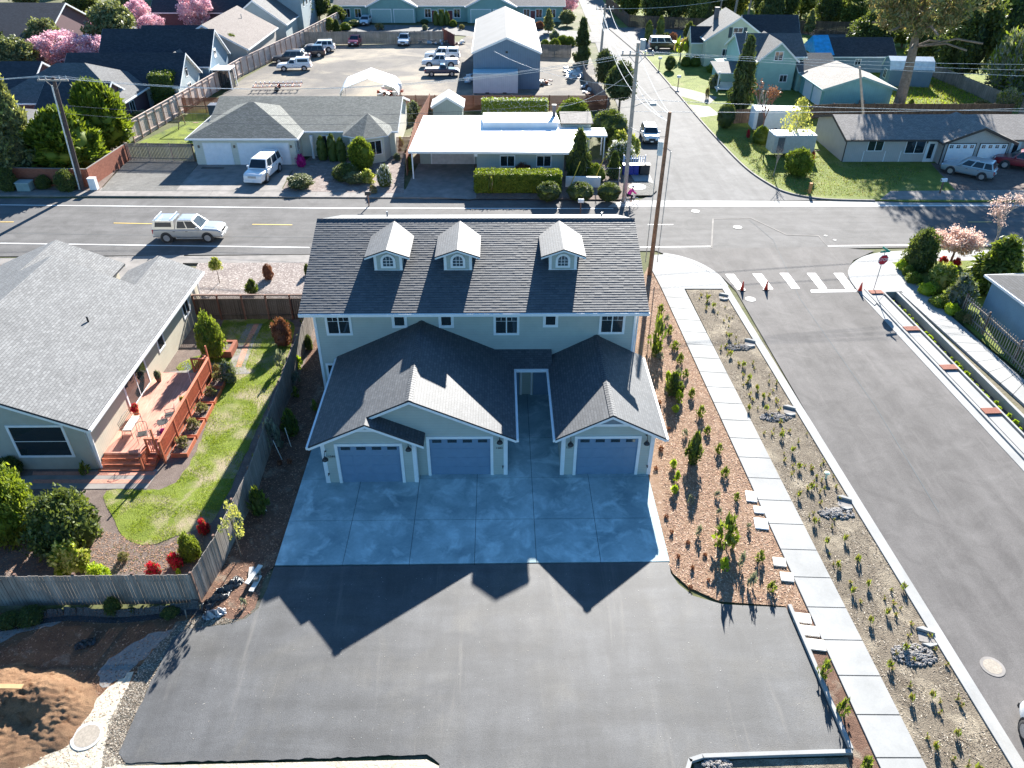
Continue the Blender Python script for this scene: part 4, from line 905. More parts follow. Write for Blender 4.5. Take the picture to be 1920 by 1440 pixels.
t = NM(); t.tube([(-19.5, 45.2, 2.75), (-19.9, 45.0, 2.5), (-19.95, 44.9, .1)], .045); t.build('downspout', M_white, NB)
window(NB, OF @ wallM(-23.6, 28.955, .95, 0), 2.5, 1.75, .12, 1, 1)
w_ = window(NB, OF @ wallM(-26.6, 28.955, .95, 0), 1.6, 1.3, .12, 2, 0)
window(NB, OF @ wallM(-20.04, 38.0, 1.35, R(90)), .75, .85, .12, 1); window(NB, OF @ wallM(-20.04, 42.2, 1.2, R(90)), .95, 1.1, .12, 2)
window(NB, OF @ wallM(-20.04, 33.3, .55, R(90)), 2.6, 1.95, .13, 2, name='sliding_door')
for y in (33.0, 36.3): l = NM(); l.box(-20.04, y-.06, 2.25, -19.92, y+.06, 2.45); l.build('wall_lamp', M_black, NB)
v = NM(); v.cyl((-22.6, 36.4, 4.1), (-22.6, 36.4, 4.55), .05); v.build('vent_pipe', M_black, NB)
# ------------------------------------------------------------------ deck
DK = thing('deck', 'red painted wooden deck with steps beside the neighbour house', 'deck', (-18.3, 33, 0)); OD = Matrix.Translation((18.3, -33, 0)); DM = lambda: MB(OD)
d = DM(); d.prism([(-20.0, 29.62), (-16.95, 29.62), (-16.95, 36.9), (-20.0, 36.9)], .40, .52); d.build('deck_floor', M_deck, DK)
d = DM(); d.prism([(-19.98, 29.70), (-17.02, 29.70), (-17.02, 36.85), (-19.98, 36.85)], 0, .398); d.build('skirt', M_deckr, DK)
for i in range(3): d = DM(); d.box(-20.0, 28.72+.3*i, 0, -17.3, 29.02+.3*i if i < 2 else 29.61, .13+.13*i); d.build('step', M_deckr, DK)
def railing(a, b, h=.95, z=.5):
    a = Vector(a+(z,)); b = Vector(b+(z,)); dv = b-a; L = dv.length; M = OD @ Matrix.Translation(a) @ Matrix.Rotation(math.atan2(dv.y, dv.x), 4, 'Z'); q = MB(M)
    q.box(0, -.07, h-.04, L, .07, h); q.box(0, -.02, .06, L, .02, .12); q.box(0, -.02, h-.12, L, .02, h-.05); x = .06
    while x < L-.05: q.box(x, -.018, .12, x+.036, .018, h-.12); x += .11
    x = 0
    n = max(1, round(L/1.8))
    for i in range(n+1): xx = min(L-.09, L*i/n); q.box(xx, -.045, -.45, xx+.09, .045, h-.045)
    q.build('railing', M_deckr, DK)
railing((-16.9, 29.3), (-16.9, 37.0)); railing((-17.75, 29.62), (-16.95, 29.62)); railing((-17.75, 29.6), (-17.75, 28.7), .8, .2); railing((-17.3, 37.4), (-16.9, 37.0)); railing((-17.9, 37.0), (-17.0, 37.0))
for x, y in ((-17.2, 29.5), (-17.0, 37.3)): d = DM(); d.box(x-.04, y-.04, .5, x+.04, y+.04, 2.1); d.build('post', M_deckr, DK)
for i, y in enumerate((29.75, 31.25, 32.75, 34.25, 35.75)):
    T = thing('planter_box', 'red wooden planter box with a brown heather, number %s from the deck steps' % ('one', 'two', 'three', 'four', 'five')[i] if 0 else ('red planter box with heather, ' + ('at the foot of the deck steps', 'second from the deck steps', 'middle one along the deck railing', 'fourth from the deck steps', 'farthest from the deck steps')[i]), 'planter', (-16.35, y+.7, 0), 0, 'planter boxes along the deck railing')
    q = MB(); q.box(-.42, -.68, 0, -.38, .68, .32); q.box(.38, -.68, 0, .42, .68, .32); q.box(-.38, -.68, 0, .38, -.64, .32); q.box(-.38, .64, 0, .38, .68, .32); q.build('box', M_deckr, T)
    q = MB(); q.box(-.375, -.635, 0, .375, .635, .24); q.build('soil', M_bed, T)
    P2 = plant('heather', (-16.35, y+.75, .24), .55, .42, 'brown heather growing in the planter box ' + ('at the foot of the deck steps', 'second from the deck steps', 'in the middle of the deck railing', 'fourth from the deck steps', 'farthest from the deck steps')[i], 'shrub', trunk=0, group='heathers in the planter boxes')
# furniture
M_cream = plain('cream_cushion', col(.72, .67, .56), .8, var=.06); M_wire = plain('wrought_iron', col(.05, .045, .04), .5)
def seat(name, label, x, y, rz, w_, cushion=True):
    T = thing(name, label, name.split('_')[-1], (x, y, .52), rz); q = MB()
    for sx in (-w_/2, w_/2):
        q.tube([(sx, -.25, 0), (sx, -.25, .45), (sx, .2, .45), (sx, .28, .95)], .014); q.tube([(sx, .2, .45), (sx, .3, 0)], .014); q.tube([(sx, -.25, .45), (sx, -.25, .65), (sx, .22, .65)], .014)
    n = max(4, int(w_/.12))
    for i in range(n+1): x_ = -w_/2+w_*i/n; q.cyl((x_, .2, .45), (x_, .28, .93), .009, .009, 5)
    q.tube([(-w_/2, .28, .95), (0, .3, 1.02), (w_/2, .28, .95)], .014); q.tube([(-w_/2, -.25, .45), (w_/2, -.25, .45)], .014); q.build('frame', M_wire, T)
    q = MB(); q.box(-w_/2+.03, -.24, .46, w_/2-.03, .19, .54 if cushion else .475); q.build('cushion' if cushion else 'seat', M_cream if cushion else M_wire, T, bevel=.02); return T
B = G(247, 790, .5); seat('garden_bench', 'cream cushioned wire bench against the tan wall on the red deck', -19.2, 31.4, R(90), 1.3)
seat('garden_chair', 'dark wire chair by the railing near the middle of the red deck', -17.45, 32.2, R(-70), .5, False)
seat('garden_chair', 'dark wire chair close to the top of the deck steps', -18.3, 30.6, R(15), .5, False)
def pot(label, x, y, z, kind, r, h, ph=.3, pr=.17, m=None):
    T = thing('flower_pot', label, 'flower pot', (x, y, z)); q = MB(); q.lathe([(pr*.7, 0), (pr, ph*.9), (pr*1.08, ph), (pr*.9, ph), (pr*.85, ph-.04)], 14); q.build('pot', m or plain('terracotta', col(.45, .16, .08), .8), T)
    me, hr = crown_of(kind); o = bpy.data.objects.new('foliage', me); COL.objects.link(o); o.parent = T; o.location = (0, 0, ph-.05); o.scale = (r, r, h/hr); return T
pot('pot of red flowers by the sliding door on the deck', -19.6, 32.85, .52, 'shrubred', .28, .4)
pot('dark pot with grey leaves right of the sliding door', -19.55, 36.0, .52, 'shrubgrey', .25, .45, m=plain('dark_pot', col(.12, .06, .04), .6))
pot('small pot of grass against the deck railing', -17.3, 33.6, .52, 'spriggreen', .2, .35)
pot('white pot of pink flowers by the corner of the railing', -17.4, 30.9, .52, 'magenta', .2, .25, m=M_white)
T = thing('garden_table', 'small round wire table beside the chairs on the red deck', 'table', (-17.6, 31.5, .52)); q = MB(); q.lathe([(.01, .5), (.28, .5), (.28, .515), (.01, .515)], 16); q.build('table_top', M_wire, T); q = MB(); [q.cyl((.2*math.cos(a), .2*math.sin(a), 0), (.08*math.cos(a), .08*math.sin(a), .5), .01, .01, 5) for a in (0, 2.1, 4.2)]; q.build('leg_frame', M_wire, T)
T = thing('wind_spinner', 'white wind spinner on a thin stake by the deck railing', 'ornament', (-17.4, 35.3, .52)); q = MB(); q.cyl((0, 0, 0), (0, 0, 1.5), .012); q.build('stake', M_white, T); q = MB()
for k in range(8): a = k*math.pi/4; q.box(.02, -.03, 0, .02, .03, 0); q.face([(0, -.02, 1.5), (.28*math.cos(a), -.05, 1.5+.28*math.sin(a)), (.24*math.cos(a+.35), -.02, 1.5+.24*math.sin(a+.35))])
q.build('wheel', plain('pale_metal', col(.7, .72, .75), .4), T)
# raised brick bed with the light green shrub
T = thing('raised_bed', 'square brick raised bed under the light green shrub', 'planter', (-17.3, 39.9, 0)); q = MB()
q.box(-.9, -.7, 0, .9, -.5, .5); q.box(-.9, .5, 0, .9, .7, .5); q.box(-.9, -.499, 0, -.7, .499, .5); q.box(.7, -.499, 0, .9, .499, .5); q.build('brick_wall', M_brick, T); q = MB(); q.box(-.7, -.5, 0, .7, .5, .42); q.build('soil', M_bed, T)
# ------------------------------------------------------------------ houses across the road: generic builders
def roofs(root, spec, mats, name='roof', t=.14):
    r = MB(); [r.slab(p, t, 0, 1) for p in spec]; return r.build(name, mats, root)
def gable_block(root, x0, y0, x1, y1, hw, zr, axis, wm, rm, fm, ov=.4, base=0, gm=None, rov=None):
    """walls + gable roof; axis 'x' or 'y' = direction of the ridge. local coordinates"""
    rov = ov if rov is None else rov; w_ = MB(); w_.box(x0, y0, base, x1, y1, hw)
    if axis == 'x':
        ym = (y0+y1)/2; s = (zr-hw)/((y1-y0)/2); zt = zr-.1; P = [(y0, hw), (y1, hw), (ym, zt)]
        w_.face([(x0, y, z) for y, z in P][::-1], 1); w_.face([(x1, y, z) for y, z in P], 1); w_.build('wall', [wm, gm or wm], root)
        ze = hw-s*ov+.06; zr2 = zr+.06
        R_ = roofs(root, [[(x0-rov, y0-ov, ze), (x1+rov, y0-ov, ze), (x1+rov, ym, zr2), (x0-rov, ym, zr2)], [(x0-rov, y1+ov, ze), (x1+rov, y1+ov, ze), (x1+rov, ym, zr2), (x0-rov, ym, zr2)]], rm)
        f = MB(); f.box(x0-rov, y0-ov-.08, ze-.17, x1+rov, y0-ov-.003, ze-.02); f.box(x0-rov, y1+ov+.003, ze-.17, x1+rov, y1+ov+.08, ze-.02)
        for xx, dx in ((x0-rov-.03, 0), (x1+rov, 0)):
            for ya, yb in ((y0-ov, ym), (y1+ov, ym)):
                A = [(xx, ya, ze-.03), (xx, yb, zr2-.03), (xx, yb, zr2-.24), (xx, ya, ze-.24)]; B = [(xx+.028, b, c) for a, b, c in A]; f.face(A); f.face(B[::-1])
                for i in range(4): j = (i+1) % 4; f.face([A[i], A[j], B[j], B[i]])
        f.build('fascia', fm, root)
    else:
        xm = (x0+x1)/2; s = (zr-hw)/((x1-x0)/2); P = [(x0, hw), (x1, hw), (xm, zr-.1)]
        w_.face([(x, y0, z) for x, z in P], 1); w_.face([(x, y1, z) for x, z in P][::-1], 1); w_.build('wall', [wm, gm or wm], root)
        ze = hw-s*ov+.06; zr2 = zr+.06
        R_ = roofs(root, [[(x0-ov, y0-rov, ze), (x0-ov, y1+rov, ze), (xm, y1+rov, zr2), (xm, y0-rov, zr2)], [(x1+ov, y0-rov, ze), (x1+ov, y1+rov, ze), (xm, y1+rov, zr2), (xm, y0-rov, zr2)]], rm)
        f = MB(); f.box(x0-ov-.08, y0-rov, ze-.17, x0-ov-.003, y1+rov, ze-.02); f.box(x1+ov+.003, y0-rov, ze-.17, x1+ov+.08, y1+rov, ze-.02)
        for y in (y0-rov+.002, y1+rov-.032): rake(f, xm, zr2-.14, x0-ov, ze-.14, y, .13); rake(f, xm, zr2-.14, x1+ov, ze-.14, y, .13)
        f.build('fascia', fm, root)
    return R_
def hip_block(root, x0, y0, x1, y1, hw, zr, wm, rm, fm, ov=.45, axis=None, base=0, wall=True):
    if wall: w_ = MB(); w_.box(x0, y0, base, x1, y1, hw); w_.build('wall', wm, root)
    a, b_, c, d = x0-ov, y0-ov, x1+ov, y1+ov; h = min(c-a, d-b_)/2; ze = hw-.02
    if c-a >= d-b_: r0, r1 = (a+h, (b_+d)/2, zr), (c-h, (b_+d)/2, zr); F = [[(a, b_, ze), (c, b_, ze), r1, r0], [(a, d, ze), (c, d, ze), r1, r0], [(a, b_, ze), (a, d, ze), r0], [(c, b_, ze), (c, d, ze), r1]]
    else: r0, r1 = ((a+c)/2, b_+h, zr), ((a+c)/2, d-h, zr); F = [[(a, b_, ze), (a, d, ze), r1, r0], [(c, b_, ze), (c, d, ze), r1, r0], [(a, b_, ze), (c, b_, ze), r0], [(a, d, ze), (c, d, ze), r1]]
    R_ = roofs(root, F, rm); f = MB()
    f.box(a-.08, b_-.08, ze-.17, c+.08, b_-.003, ze-.02); f.box(a-.08, d+.003, ze-.17, c+.08, d+.08, ze-.02); f.box(a-.08, b_-.002, ze-.17, a-.003, d+.002, ze-.02); f.box(c+.003, b_-.002, ze-.17, c+.08, d+.002, ze-.02); f.build('gutter', fm, root); return R_
def door(root, M, w_=.9, h=2.05, mat=None, fm=None, glass=False):
    f = MB(M); f.box(-.1, -.05, 0, 0, .02, h+.1); f.box(w_, -.05, 0, w_+.1, .02, h+.1); f.box(0, -.05, h, w_, .02, h+.1); f.build('door_frame', fm or M_white, root)
    d = MB(M); d.box(.003, -.035, 0, w_-.003, .015, h-.003); o = d.build('door', mat or M_white, root)
    if glass: g2 = MB(M); g2.box(.18, -.05, .35, w_-.18, -.036, h-.2); g2.build('door_glass', M_glass, o)
    k = MB(M); k.blob((w_-.09, -.06, 1.0), .035, 8); k.build('handle', M_grey, o); return o
def chimney(root, x, y, z0, z1, w_=.5, m=None):
    c = MB(); c.box(x-w_/2, y-w_/2, z0, x+w_/2, y+w_/2, z1); c.box(x-w_/2-.05, y-w_/2-.05, z1, x+w_/2+.05, y+w_/2+.05, z1+.1); c.build('chimney', m or M_brick, root)
def pipe(root, x, y, z, h=.4, r=.06, m=None): c = MB(); c.cyl((x, y, z-.3), (x, y, z+h), r); c.build('vent_pipe', m or M_grey, root)
def sidM(side, x0, y0, x1, y1, pos, z=0):
    return {'S': wallM(x0+pos, y0, z, 0), 'E': wallM(x1, y0+pos, z, R(90)), 'N': wallM(x1-pos, y1, z, R(180)), 'W': wallM(x0, y1-pos, z, R(-90))}[side]
RM_green = [shingle_mat('grey_green_shingle', col(.15, .16, .145), col(.24, .245, .225), .15, .3, rough=.85, spec=.25), M_white]
RM_navy = [shingle_mat('dark_shingle', col(.035, .04, .05), col(.065, .07, .085), .15, .3, rough=.8, spec=.4), M_white]
RM_lite = [shingle_mat('light_shingle', col(.14, .14, .143), col(.20, .20, .20), .15, .3, rough=.85, spec=.2), M_white]
RM_taupe = [shingle_mat('taupe_shingle', col(.17, .14, .13), col(.23, .195, .18), .15, .3, rough=.85, spec=.2), M_white]
RM_brown = [shingle_mat('brown_grey_shingle', col(.25, .23, .215), col(.34, .315, .295), .15, .3, rough=.85, spec=.2), plain('brown_fascia', col(.07, .05, .04), .7)]
RM_wht = [plain('white_membrane', col(.80, .80, .80), .5, var=.06, sc=.6), M_white]
S = {}
for k, c, rw, v in (('cream', (.66, .65, .56), .18, 0), ('blue', (.17, .25, .32), .16, 0), ('paleblue', (.36, .42, .44), .16, 0), ('teal', (.22, .38, .36), .16, 0), ('mint', (.34, .52, .46), .16, 0), ('aqua', (.20, .40, .40), .3, 1),
                    ('lemon', (.62, .66, .50), .16, 0), ('taupe', (.42, .39, .36), .2, 1), ('maroon', (.16, .09, .10), .16, 0), ('steel', (.16, .23, .30), .3, 1), ('seagrey', (.38, .43, .40), .2, 1), ('ranch', (.45, .42, .40), .2, 1), ('whiteboard', (.66, .68, .70), .2, 1)):
    S[k] = siding_mat('siding_'+k, col(*c), rw, vert=bool(v))
M_gdw = plain('white_garage_door', col(.78, .79, .82), .5, var=.04)
M_gdt = plain('teal_garage_door', col(.30, .44, .42), .6, var=.05)

# cream hip-roofed house with turret
h = thing('house', 'cream house with grey green hip roof, turret bay and white garage doors across the road', 'house', (-30.2, 75.3, .1))
X = 0; hip_block(h, 0, 0, 10.0, 9.5, 2.75, 4.9, S['cream'], RM_green, M_white)
gable_block(h, 1.0, 2.6, 19.6, 14.4, 2.75, 4.5, 'x', S['cream'], RM_green, M_white)
gdoor(h, wallM(1.0, 0, 0, 0), 2.6, 2.1, .1, M_gdw, M_white, wins=0); gdoor(h, wallM(4.4, 0, 0, 0), 4.9, 2.1, .1, M_gdw, M_white, wins=0)
q = MB(); P = [(15.0, 2.7), (15.3, .9), (17.0, .0), (18.7, .9), (19.1, 2.7)]; q.prism(P, 0, 2.7); q.build('turret_wall', S['cream'], h)
q = MB(); ap = (17.0, 3.2, 4.2); E_ = [(14.4, 3.2), (14.7, .6), (16.9, -.6), (19.2, .6), (19.6, 3.2)]
for a, b_ in zip(E_[:-1], E_[1:]): q.slab([(a[0], a[1], 2.72), (b_[0], b_[1], 2.72), ap], .1, 0, 1)
q.build('turret_roof', RM_green, h)
window(h, wallM(15.45, .85, 1.0, math.atan2(-.9, 1.7)), 1.0, 1.2, .08, 2); window(h, wallM(17.35, .16, .9, math.atan2(.9, 1.7)), 1.2, 1.3, .08, 2)
window(h, wallM(10.0, .7, 1.1, R(90)), .8, 1.1, .08, 2)
door(h, wallM(12.2, 2.58, 0, 0), 1.0, 2.1, M_dark)
for x in (11.2, 12.9): q = MB(); q.lathe([(.16, 0), (.08, .9), (.2, 2.3)], 8, c=(x, 2.0, 0)); q.build('entry_drape', M_white, h)
for x in (.5, 4.0, 9.6): q = MB(); q.box(x-.08, -.12, 1.7, x+.08, -.001, 1.95); q.build('wall_lamp', plain('bronze', col(.16, .13, .09), .5), h)
# flat-roofed white house
h = thing('house', 'low white flat roofed house with carport behind the long clipped hedge', 'house', (-8.3, 71.8, .1))
q = MB(); q.box(6.2, 0, 0, 14.6, 9.2, 2.5); q.build('wall', S['seagrey'], h); q = MB(); q.box(.4, 3.6, 0, 6.19, 10.5, 2.5); q.build('wall', S['seagrey'], h)
q = MB(); q.slab([(-.2, -1.0, 2.75), (14.9, -1.3, 2.72), (16.2, 3.0, 2.75), (16.4, 6.8, 2.8), (14.8, 7.0, 2.8), (14.6, 10.9, 2.85), (.3, 10.9, 2.85)], .22, 0, 0); q.build('roof', RM_wht[0], h)
q = MB(); q.box(6.7, 6.5, 2.7, 14.4, 10.2, 3.35); q.build('raised_roof', RM_wht[0], h)
q = MB(); q.slab([(14.7, 6.6, 3.2), (18.0, 6.6, 3.2), (18.0, 9.6, 3.6), (14.7, 9.6, 3.6)], .1, 0, 1); q.build('side_roof', RM_brown, h); q = MB(); q.box(14.9, 6.9, 0, 17.8, 9.3, 3.1); q.build('wall', S['seagrey'], h)
q = MB(); q.box(16.6, 4.2, 2.5, 19.2, 4.3, 2.7); [q.box(16.6, 4.5+.4*i, 2.6, 19.2, 4.6+.4*i, 2.75) for i in range(6)]; [q.box(x, y, 0, x+.12, y+.12, 2.6) for x in (16.7, 18.9) for y in (4.25, 6.4)]; q.build('pergola', M_white, h)
gdoor(h, wallM(1.6, 3.6, 0, 0), 4.2, 2.05, .1, plain('grey_garage_door', col(.52, .50, .50), .6), M_white, wins=0)
window(h, wallM(8.5, 0, 1.0, 0), 1.3, .95, .09, 2); window(h, wallM(12.0, 0, 1.0, 0), 1.3, .95, .09, 2)
for x in (.1, .3): pass
q = MB(); q.box(.05, -.8, 0, .17, -.68, 2.55); q.build('post', M_white, h); q = MB(); q.box(6.0, -.9, 2.2, 6.3, .0, 2.55); q.build('beam', M_white, h)
chimney(h, 14.1, 8.8, 3.2, 4.4, .35, plain('dark_flue', col(.12, .11, .12), .6))
for x, y in ((4.2, 7.0), (8.6, 4.2), (10.7, 4.1), (11.9, 2.4)): pipe(h, x, y, 2.85, .35, .05)
for x, y in ((2.0, 1.0), (5.5, 1.2)): q = MB(); q.box(x, y, 2.76, x+.9, y+.02, 2.77); q.build('roof_stain', M_grey, h)
# blue grey metal shed with container
h = thing('workshop', 'blue grey metal workshop with pale gable roof in the gravel lot', 'workshop', (-3.3, 106.6, 0))
gable_block(h, 0, 0, 8.9, 26, 4.7, 6.5, 'y', S['steel'], [plain('pale_metal_roof', col(.23, .225, .22), .8, spec=.2, var=.06, sc=.5), M_white], M_white, ov=.12, gm=S['steel'])
q = MB(); q.box(4.3, -.1, 4.6, 4.6, -.001, 4.85); q.build('wall_lamp', M_black, h)
h = thing('shipping_container', 'off white shipping container against the blue grey workshop', 'container', (-3.3, 104.0, 0))
M_cont = siding_mat('container_steel', col(.60, .61, .62), .25, vert=True, depth=.03)
q = MB(); q.box(0, 0, .12, 5.9, 2.44, 2.6); q.build('box', M_cont, h); q = MB(); q.box(0, -.01, 2.5, 5.9, 2.46, 2.66); q.build('roof', plain('pale_cyan_paint', col(.42, .58, .64), .6), h)
for x in (1.6, 3.9): q = MB(); q.box(x, -.012, .12, x+.5, .1, .24); q.build('fork_pocket', M_black, h)
# teal row of apartments
h = thing('row_house', 'long teal row house with paired garage doors behind the gravel lot', 'house', (-31.0, 160, 0))
gable_block(h, 0, 0, 43.5, 11, 3.0, 5.0, 'x', S['teal'], [RM_brown[0], M_white], M_white, ov=.5)
for x0 in (6.3, 25.2, ):
    gable_block(h, x0, -1.2, x0+9.0, 6.0, 3.0, 5.1, 'y', S['teal'], RM_navy, M_white, ov=.4)
for x0 in (6.9, 11.2, 25.9, 30.2): gdoor(h, wallM(x0, -1.2, 0, 0), 3.7, 2.3, .12, M_gdt, M_white, wins=0)
for x0 in (1.5, 3.6, 17, 19.6, 22.6, 36, 38.4, 41): window(h, wallM(x0, 0, .8, 0), 1.1, 1.4, .12, 2)
for x0 in (.2, 18.3, 21.4, 37.3): door(h, wallM(x0, -.001, 0, 0), .9, 2.0, plain('maroon_door', col(.14, .03, .04), .5))
# ranch duplex to the east
h = thing('ranch_house', 'long grey ranch duplex with paired white garage doors east of the side road', 'house', (35.2, 76.0, .1))
br = plain('dark_brown_trim', col(.06, .045, .04), .7)
gable_block(h, 0, 0, 38, 8.2, 2.45, 3.6, 'x', S['ranch'], RM_brown, br, ov=.45, rov=.3)
gable_block(h, 9.6, -.9, 16.2, 4.1, 2.45, 3.75, 'y', S['ranch'], RM_brown, br, ov=.5, rov=.45)
for x0 in (9.95, 13.2): gdoor(h, wallM(x0, -.9, 0, 0), 2.75, 2.1, .08, M_gdw, br, wins=4, winw=.34, winh=.3, grid=True)
for x, w2 in ((2.3, 1.5), (6.2, 1.9), (19.2, 2.0)): window(h, wallM(x, 0, 1.15 if w2 < 1.8 else .9, 0), w2, .95 if w2 < 1.8 else 1.2, .06, 2)
for x in (2.0, 4.2, 5.8): q = MB(); q.box(x, -.02, 0, x+.06, -.001, 1.1); q.build('trim_strip', M_white, h)
for x in (8.4, 17.0): door(h, wallM(x, 0, 0, 0), .85, 2.05, M_white, M_white, True)
q = MB(); q.box(9.5, -.98, 0, 9.6, -.9, 2.5); q.box(-.05, -.05, 0, .05, -.001, 2.4); q.build('downspout', br, h)
for x in (8.2, 9.35): q = MB(); q.box(x, -.1, 1.9, x+.1, -.002, 2.1); q.build('wall_lamp', M_black, h)
# aqua garage
h = thing('garage', 'aqua painted garage with grey gable roof north of the ranch duplex', 'garage', (40.4, 96.7, 0))
gable_block(h, 0, 0, 8.5, 8.2, 2.55, 3.9, 'y', S['aqua'], [RM_brown[0], plain('aqua_trim', col(.20, .36, .36), .7)], plain('aqua_trim', col(.2, .36, .36), .7), ov=.45)
gdoor(h, sidM('W', 0, 0, 8.5, 8.2, 1.5), 2.6, 2.1, .1, M_gdw, M_white, wins=0); gdoor(h, sidM('W', 0, 0, 8.5, 8.2, 4.8), 2.6, 2.1, .1, M_gdw, M_white, wins=0)
q = MB(); q.box(4.6, -.25, 0, 5.3, -.02, 1.1); q.build('leaning_board', M_fgrey, h)
# mint cottage
h = thing('cottage', 'mint green two storey cottage with grey roof beside the dark conifer', 'house', (29.6, 107.5, 0))
gable_block(h, 3.2, 0, 11.5, 8.0, 4.2, 6.2, 'x', S['mint'], RM_lite, M_white, ov=.35)
gable_block(h, 5.0, -1.6, 10.0, 6.0, 4.0, 6.1, 'y', S['mint'], RM_lite, M_white, ov=.3)
gable_block(h, 10.5, -2.2, 15.4, 5.0, 2.6, 4.2, 'x', S['mint'], [RM_lite[0], S['mint']], M_white, ov=.2)
q = MB(); q.slab([(-.6, -2.6, 2.5), (3.6, -2.6, 2.5), (3.6, 1.8, 3.1), (-.6, 1.8, 3.1)], .1, 0, 1); q.build('porch_roof', RM_lite, h); q = MB(); [q.box(x, y, 0, x+.14, y+.14, 2.6) for x in (-.3, 3.0) for y in (-2.4,)]; q.box(-.3, -2.3, .3, 3.2, 1.4, .5); q.build('porch', M_white, h)
q = MB(); q.box(1.0, 1.5, 0, 5, 6, 2.6); q.build('wall', S['mint'], h)
window(h, wallM(7.0, -1.6, 3.9, 0), 1.0, 1.0, .1, 2, 1); window(h, wallM(8.2, -1.6, 1.2, 0), .9, .8, .1, 2); window(h, wallM(11.6, -2.2, 1.1, 0), .9, .9, .1, 2); window(h, wallM(13.4, -2.2, 1.1, 0), 1.0, .9, .1, 1)
pipe(h, 3.8, 2.0, 5.4, 1.3, .05)
# lemon farmhouse
h = thing('farmhouse', 'pale lemon farmhouse with dark shutters at the corner of the side lane', 'house', (31.0, 120.5, 0))
gable_block(h, 0, 0, 9.0, 8.5, 4.0, 6.9, 'y', S['lemon'], RM_lite, M_white, ov=.35)
gable_block(h, 6.5, 2.2, 14.5, 8.2, 3.6, 6.4, 'x', S['lemon'], RM_navy, M_white, ov=.3)
gable_block(h, -1.6, 2.2, 3.0, 5.4, 3.2, 5.0, 'x', S['lemon'], RM_navy, M_white, ov=.2)
w_ = window(h, wallM(3.8, 0, 4.2, 0), 1.3, 1.2, .1, 2, 1)
for x in (3.1, 5.25): q = MB(); q.box(x, -.05, 4.1, x+.5, -.002, 5.5); q.build('shutter', plain('dark_shutter', col(.03, .06, .08), .6), h)
window(h, wallM(7.2, 0, 1.6, 0), .5, .7, .06, 1, glass=M_glass); window(h, wallM(2.6, 0, 1.5, 0), .9, 1.0, .08, 2); window(h, sidM('W', -1.6, 2.2, 3, 5.4, .9, 1.2), .9, 1.2, .08, 2)
chimney(h, 2.6, 6.4, 5.2, 7.2, .6, plain('dark_flue2', col(.15, .13, .13), .8))
# sheds with a tarp
h = thing('shed', 'blue shed with brown roof and a bright blue tarp over its end', 'shed', (47.2, 116.5, 0))
gable_block(h, 0, 0, 10.5, 5.2, 2.5, 4.4, 'x', S['blue'], [RM_navy[0], M_she], M_white, ov=.3); M_tarp = plain('blue_tarp', col(.02, .30, .62), .4, var=.25, sc=2)
q = MB(); ym = 2.6; q.slab([(-1.3, -.5, 2.6), (1.5, -.5, 2.62), (1.2, ym, 4.75), (-1.0, ym, 4.7)], .05); q.slab([(-1.3, 5.7, 2.6), (1.5, 5.7, 2.62), (1.2, ym, 4.75), (-1.0, ym, 4.7)], .05); q.face([(-1.25, -.5, 2.5), (-1.0, ym, 4.7), (-1.25, 5.7, 2.5)]); q.face([(-1.3, -.52, 2.6), (-1.3, -.52, 1.3), (.2, -.52, 1.6), (.9, -.52, 2.6)]); q.build('tarp', M_tarp, h)
window(h, wallM(5, 0, 1.1, 0), .8, .8, .08, 2)
h = thing('shed', 'small blue garden shed with white metal gambrel roof on the lawn', 'shed', (53.6, 108.0, 0), R(-6))
q = MB(); q.box(0, 0, 0, 5.6, 3.6, 2.3); q.build('wall', S['blue'], h); q = MB(); zs_ = [(0, 2.25), (.7, 3.3), (1.8, 3.7), (2.9, 3.3), (3.6, 2.25)]
for a, b_ in zip(zs_[:-1], zs_[1:]): q.slab([(-.15, a[0], a[1]), (5.75, a[0], a[1]), (5.75, b_[0], b_[1]), (-.15, b_[0], b_[1])], .07)
q.build('roof', plain('white_metal_roof', col(.66, .72, .76), .4), h); q = MB(); q.face([(-.01, y, z-.08) for y, z in zs_]); q.face([(5.61, y, z-.08) for y, z in zs_][::-1]); q.build('gable_end', S['blue'], h); window(h, sidM('W', 0, 0, 5.6, 3.6, 1.2, .9), 1.0, 1.1, .08, 2)
h = thing('shed', 'small white gable shed among the willows beyond the board fence', 'shed', (69.0, 106.5, 0)); gable_block(h, 0, 0, 3.6, 3.6, 2.0, 4.6, 'y', S['whiteboard'], [M_white, M_white], M_white, ov=.05)
h = thing('garage', 'grey roofed garage partly hidden at the right edge behind the ranch duplex', 'garage', (63.5, 85.5, 0)); hip_block(h, 0, 0, 9, 8, 2.6, 4.2, S['taupe'], RM_brown, br)
# blue building at the east edge
h = thing('house', 'light blue building with dark roof behind the slanting picket fence', 'house', (33.2, 34.4, 0), R(4))
hip_block(h, 0, 0, 12, 9.8, 2.9, 5.0, siding_mat('siding_skyblue', col(.20, .32, .42), .2, vert=True), [RM_navy[0], M_white], M_white, ov=.35)
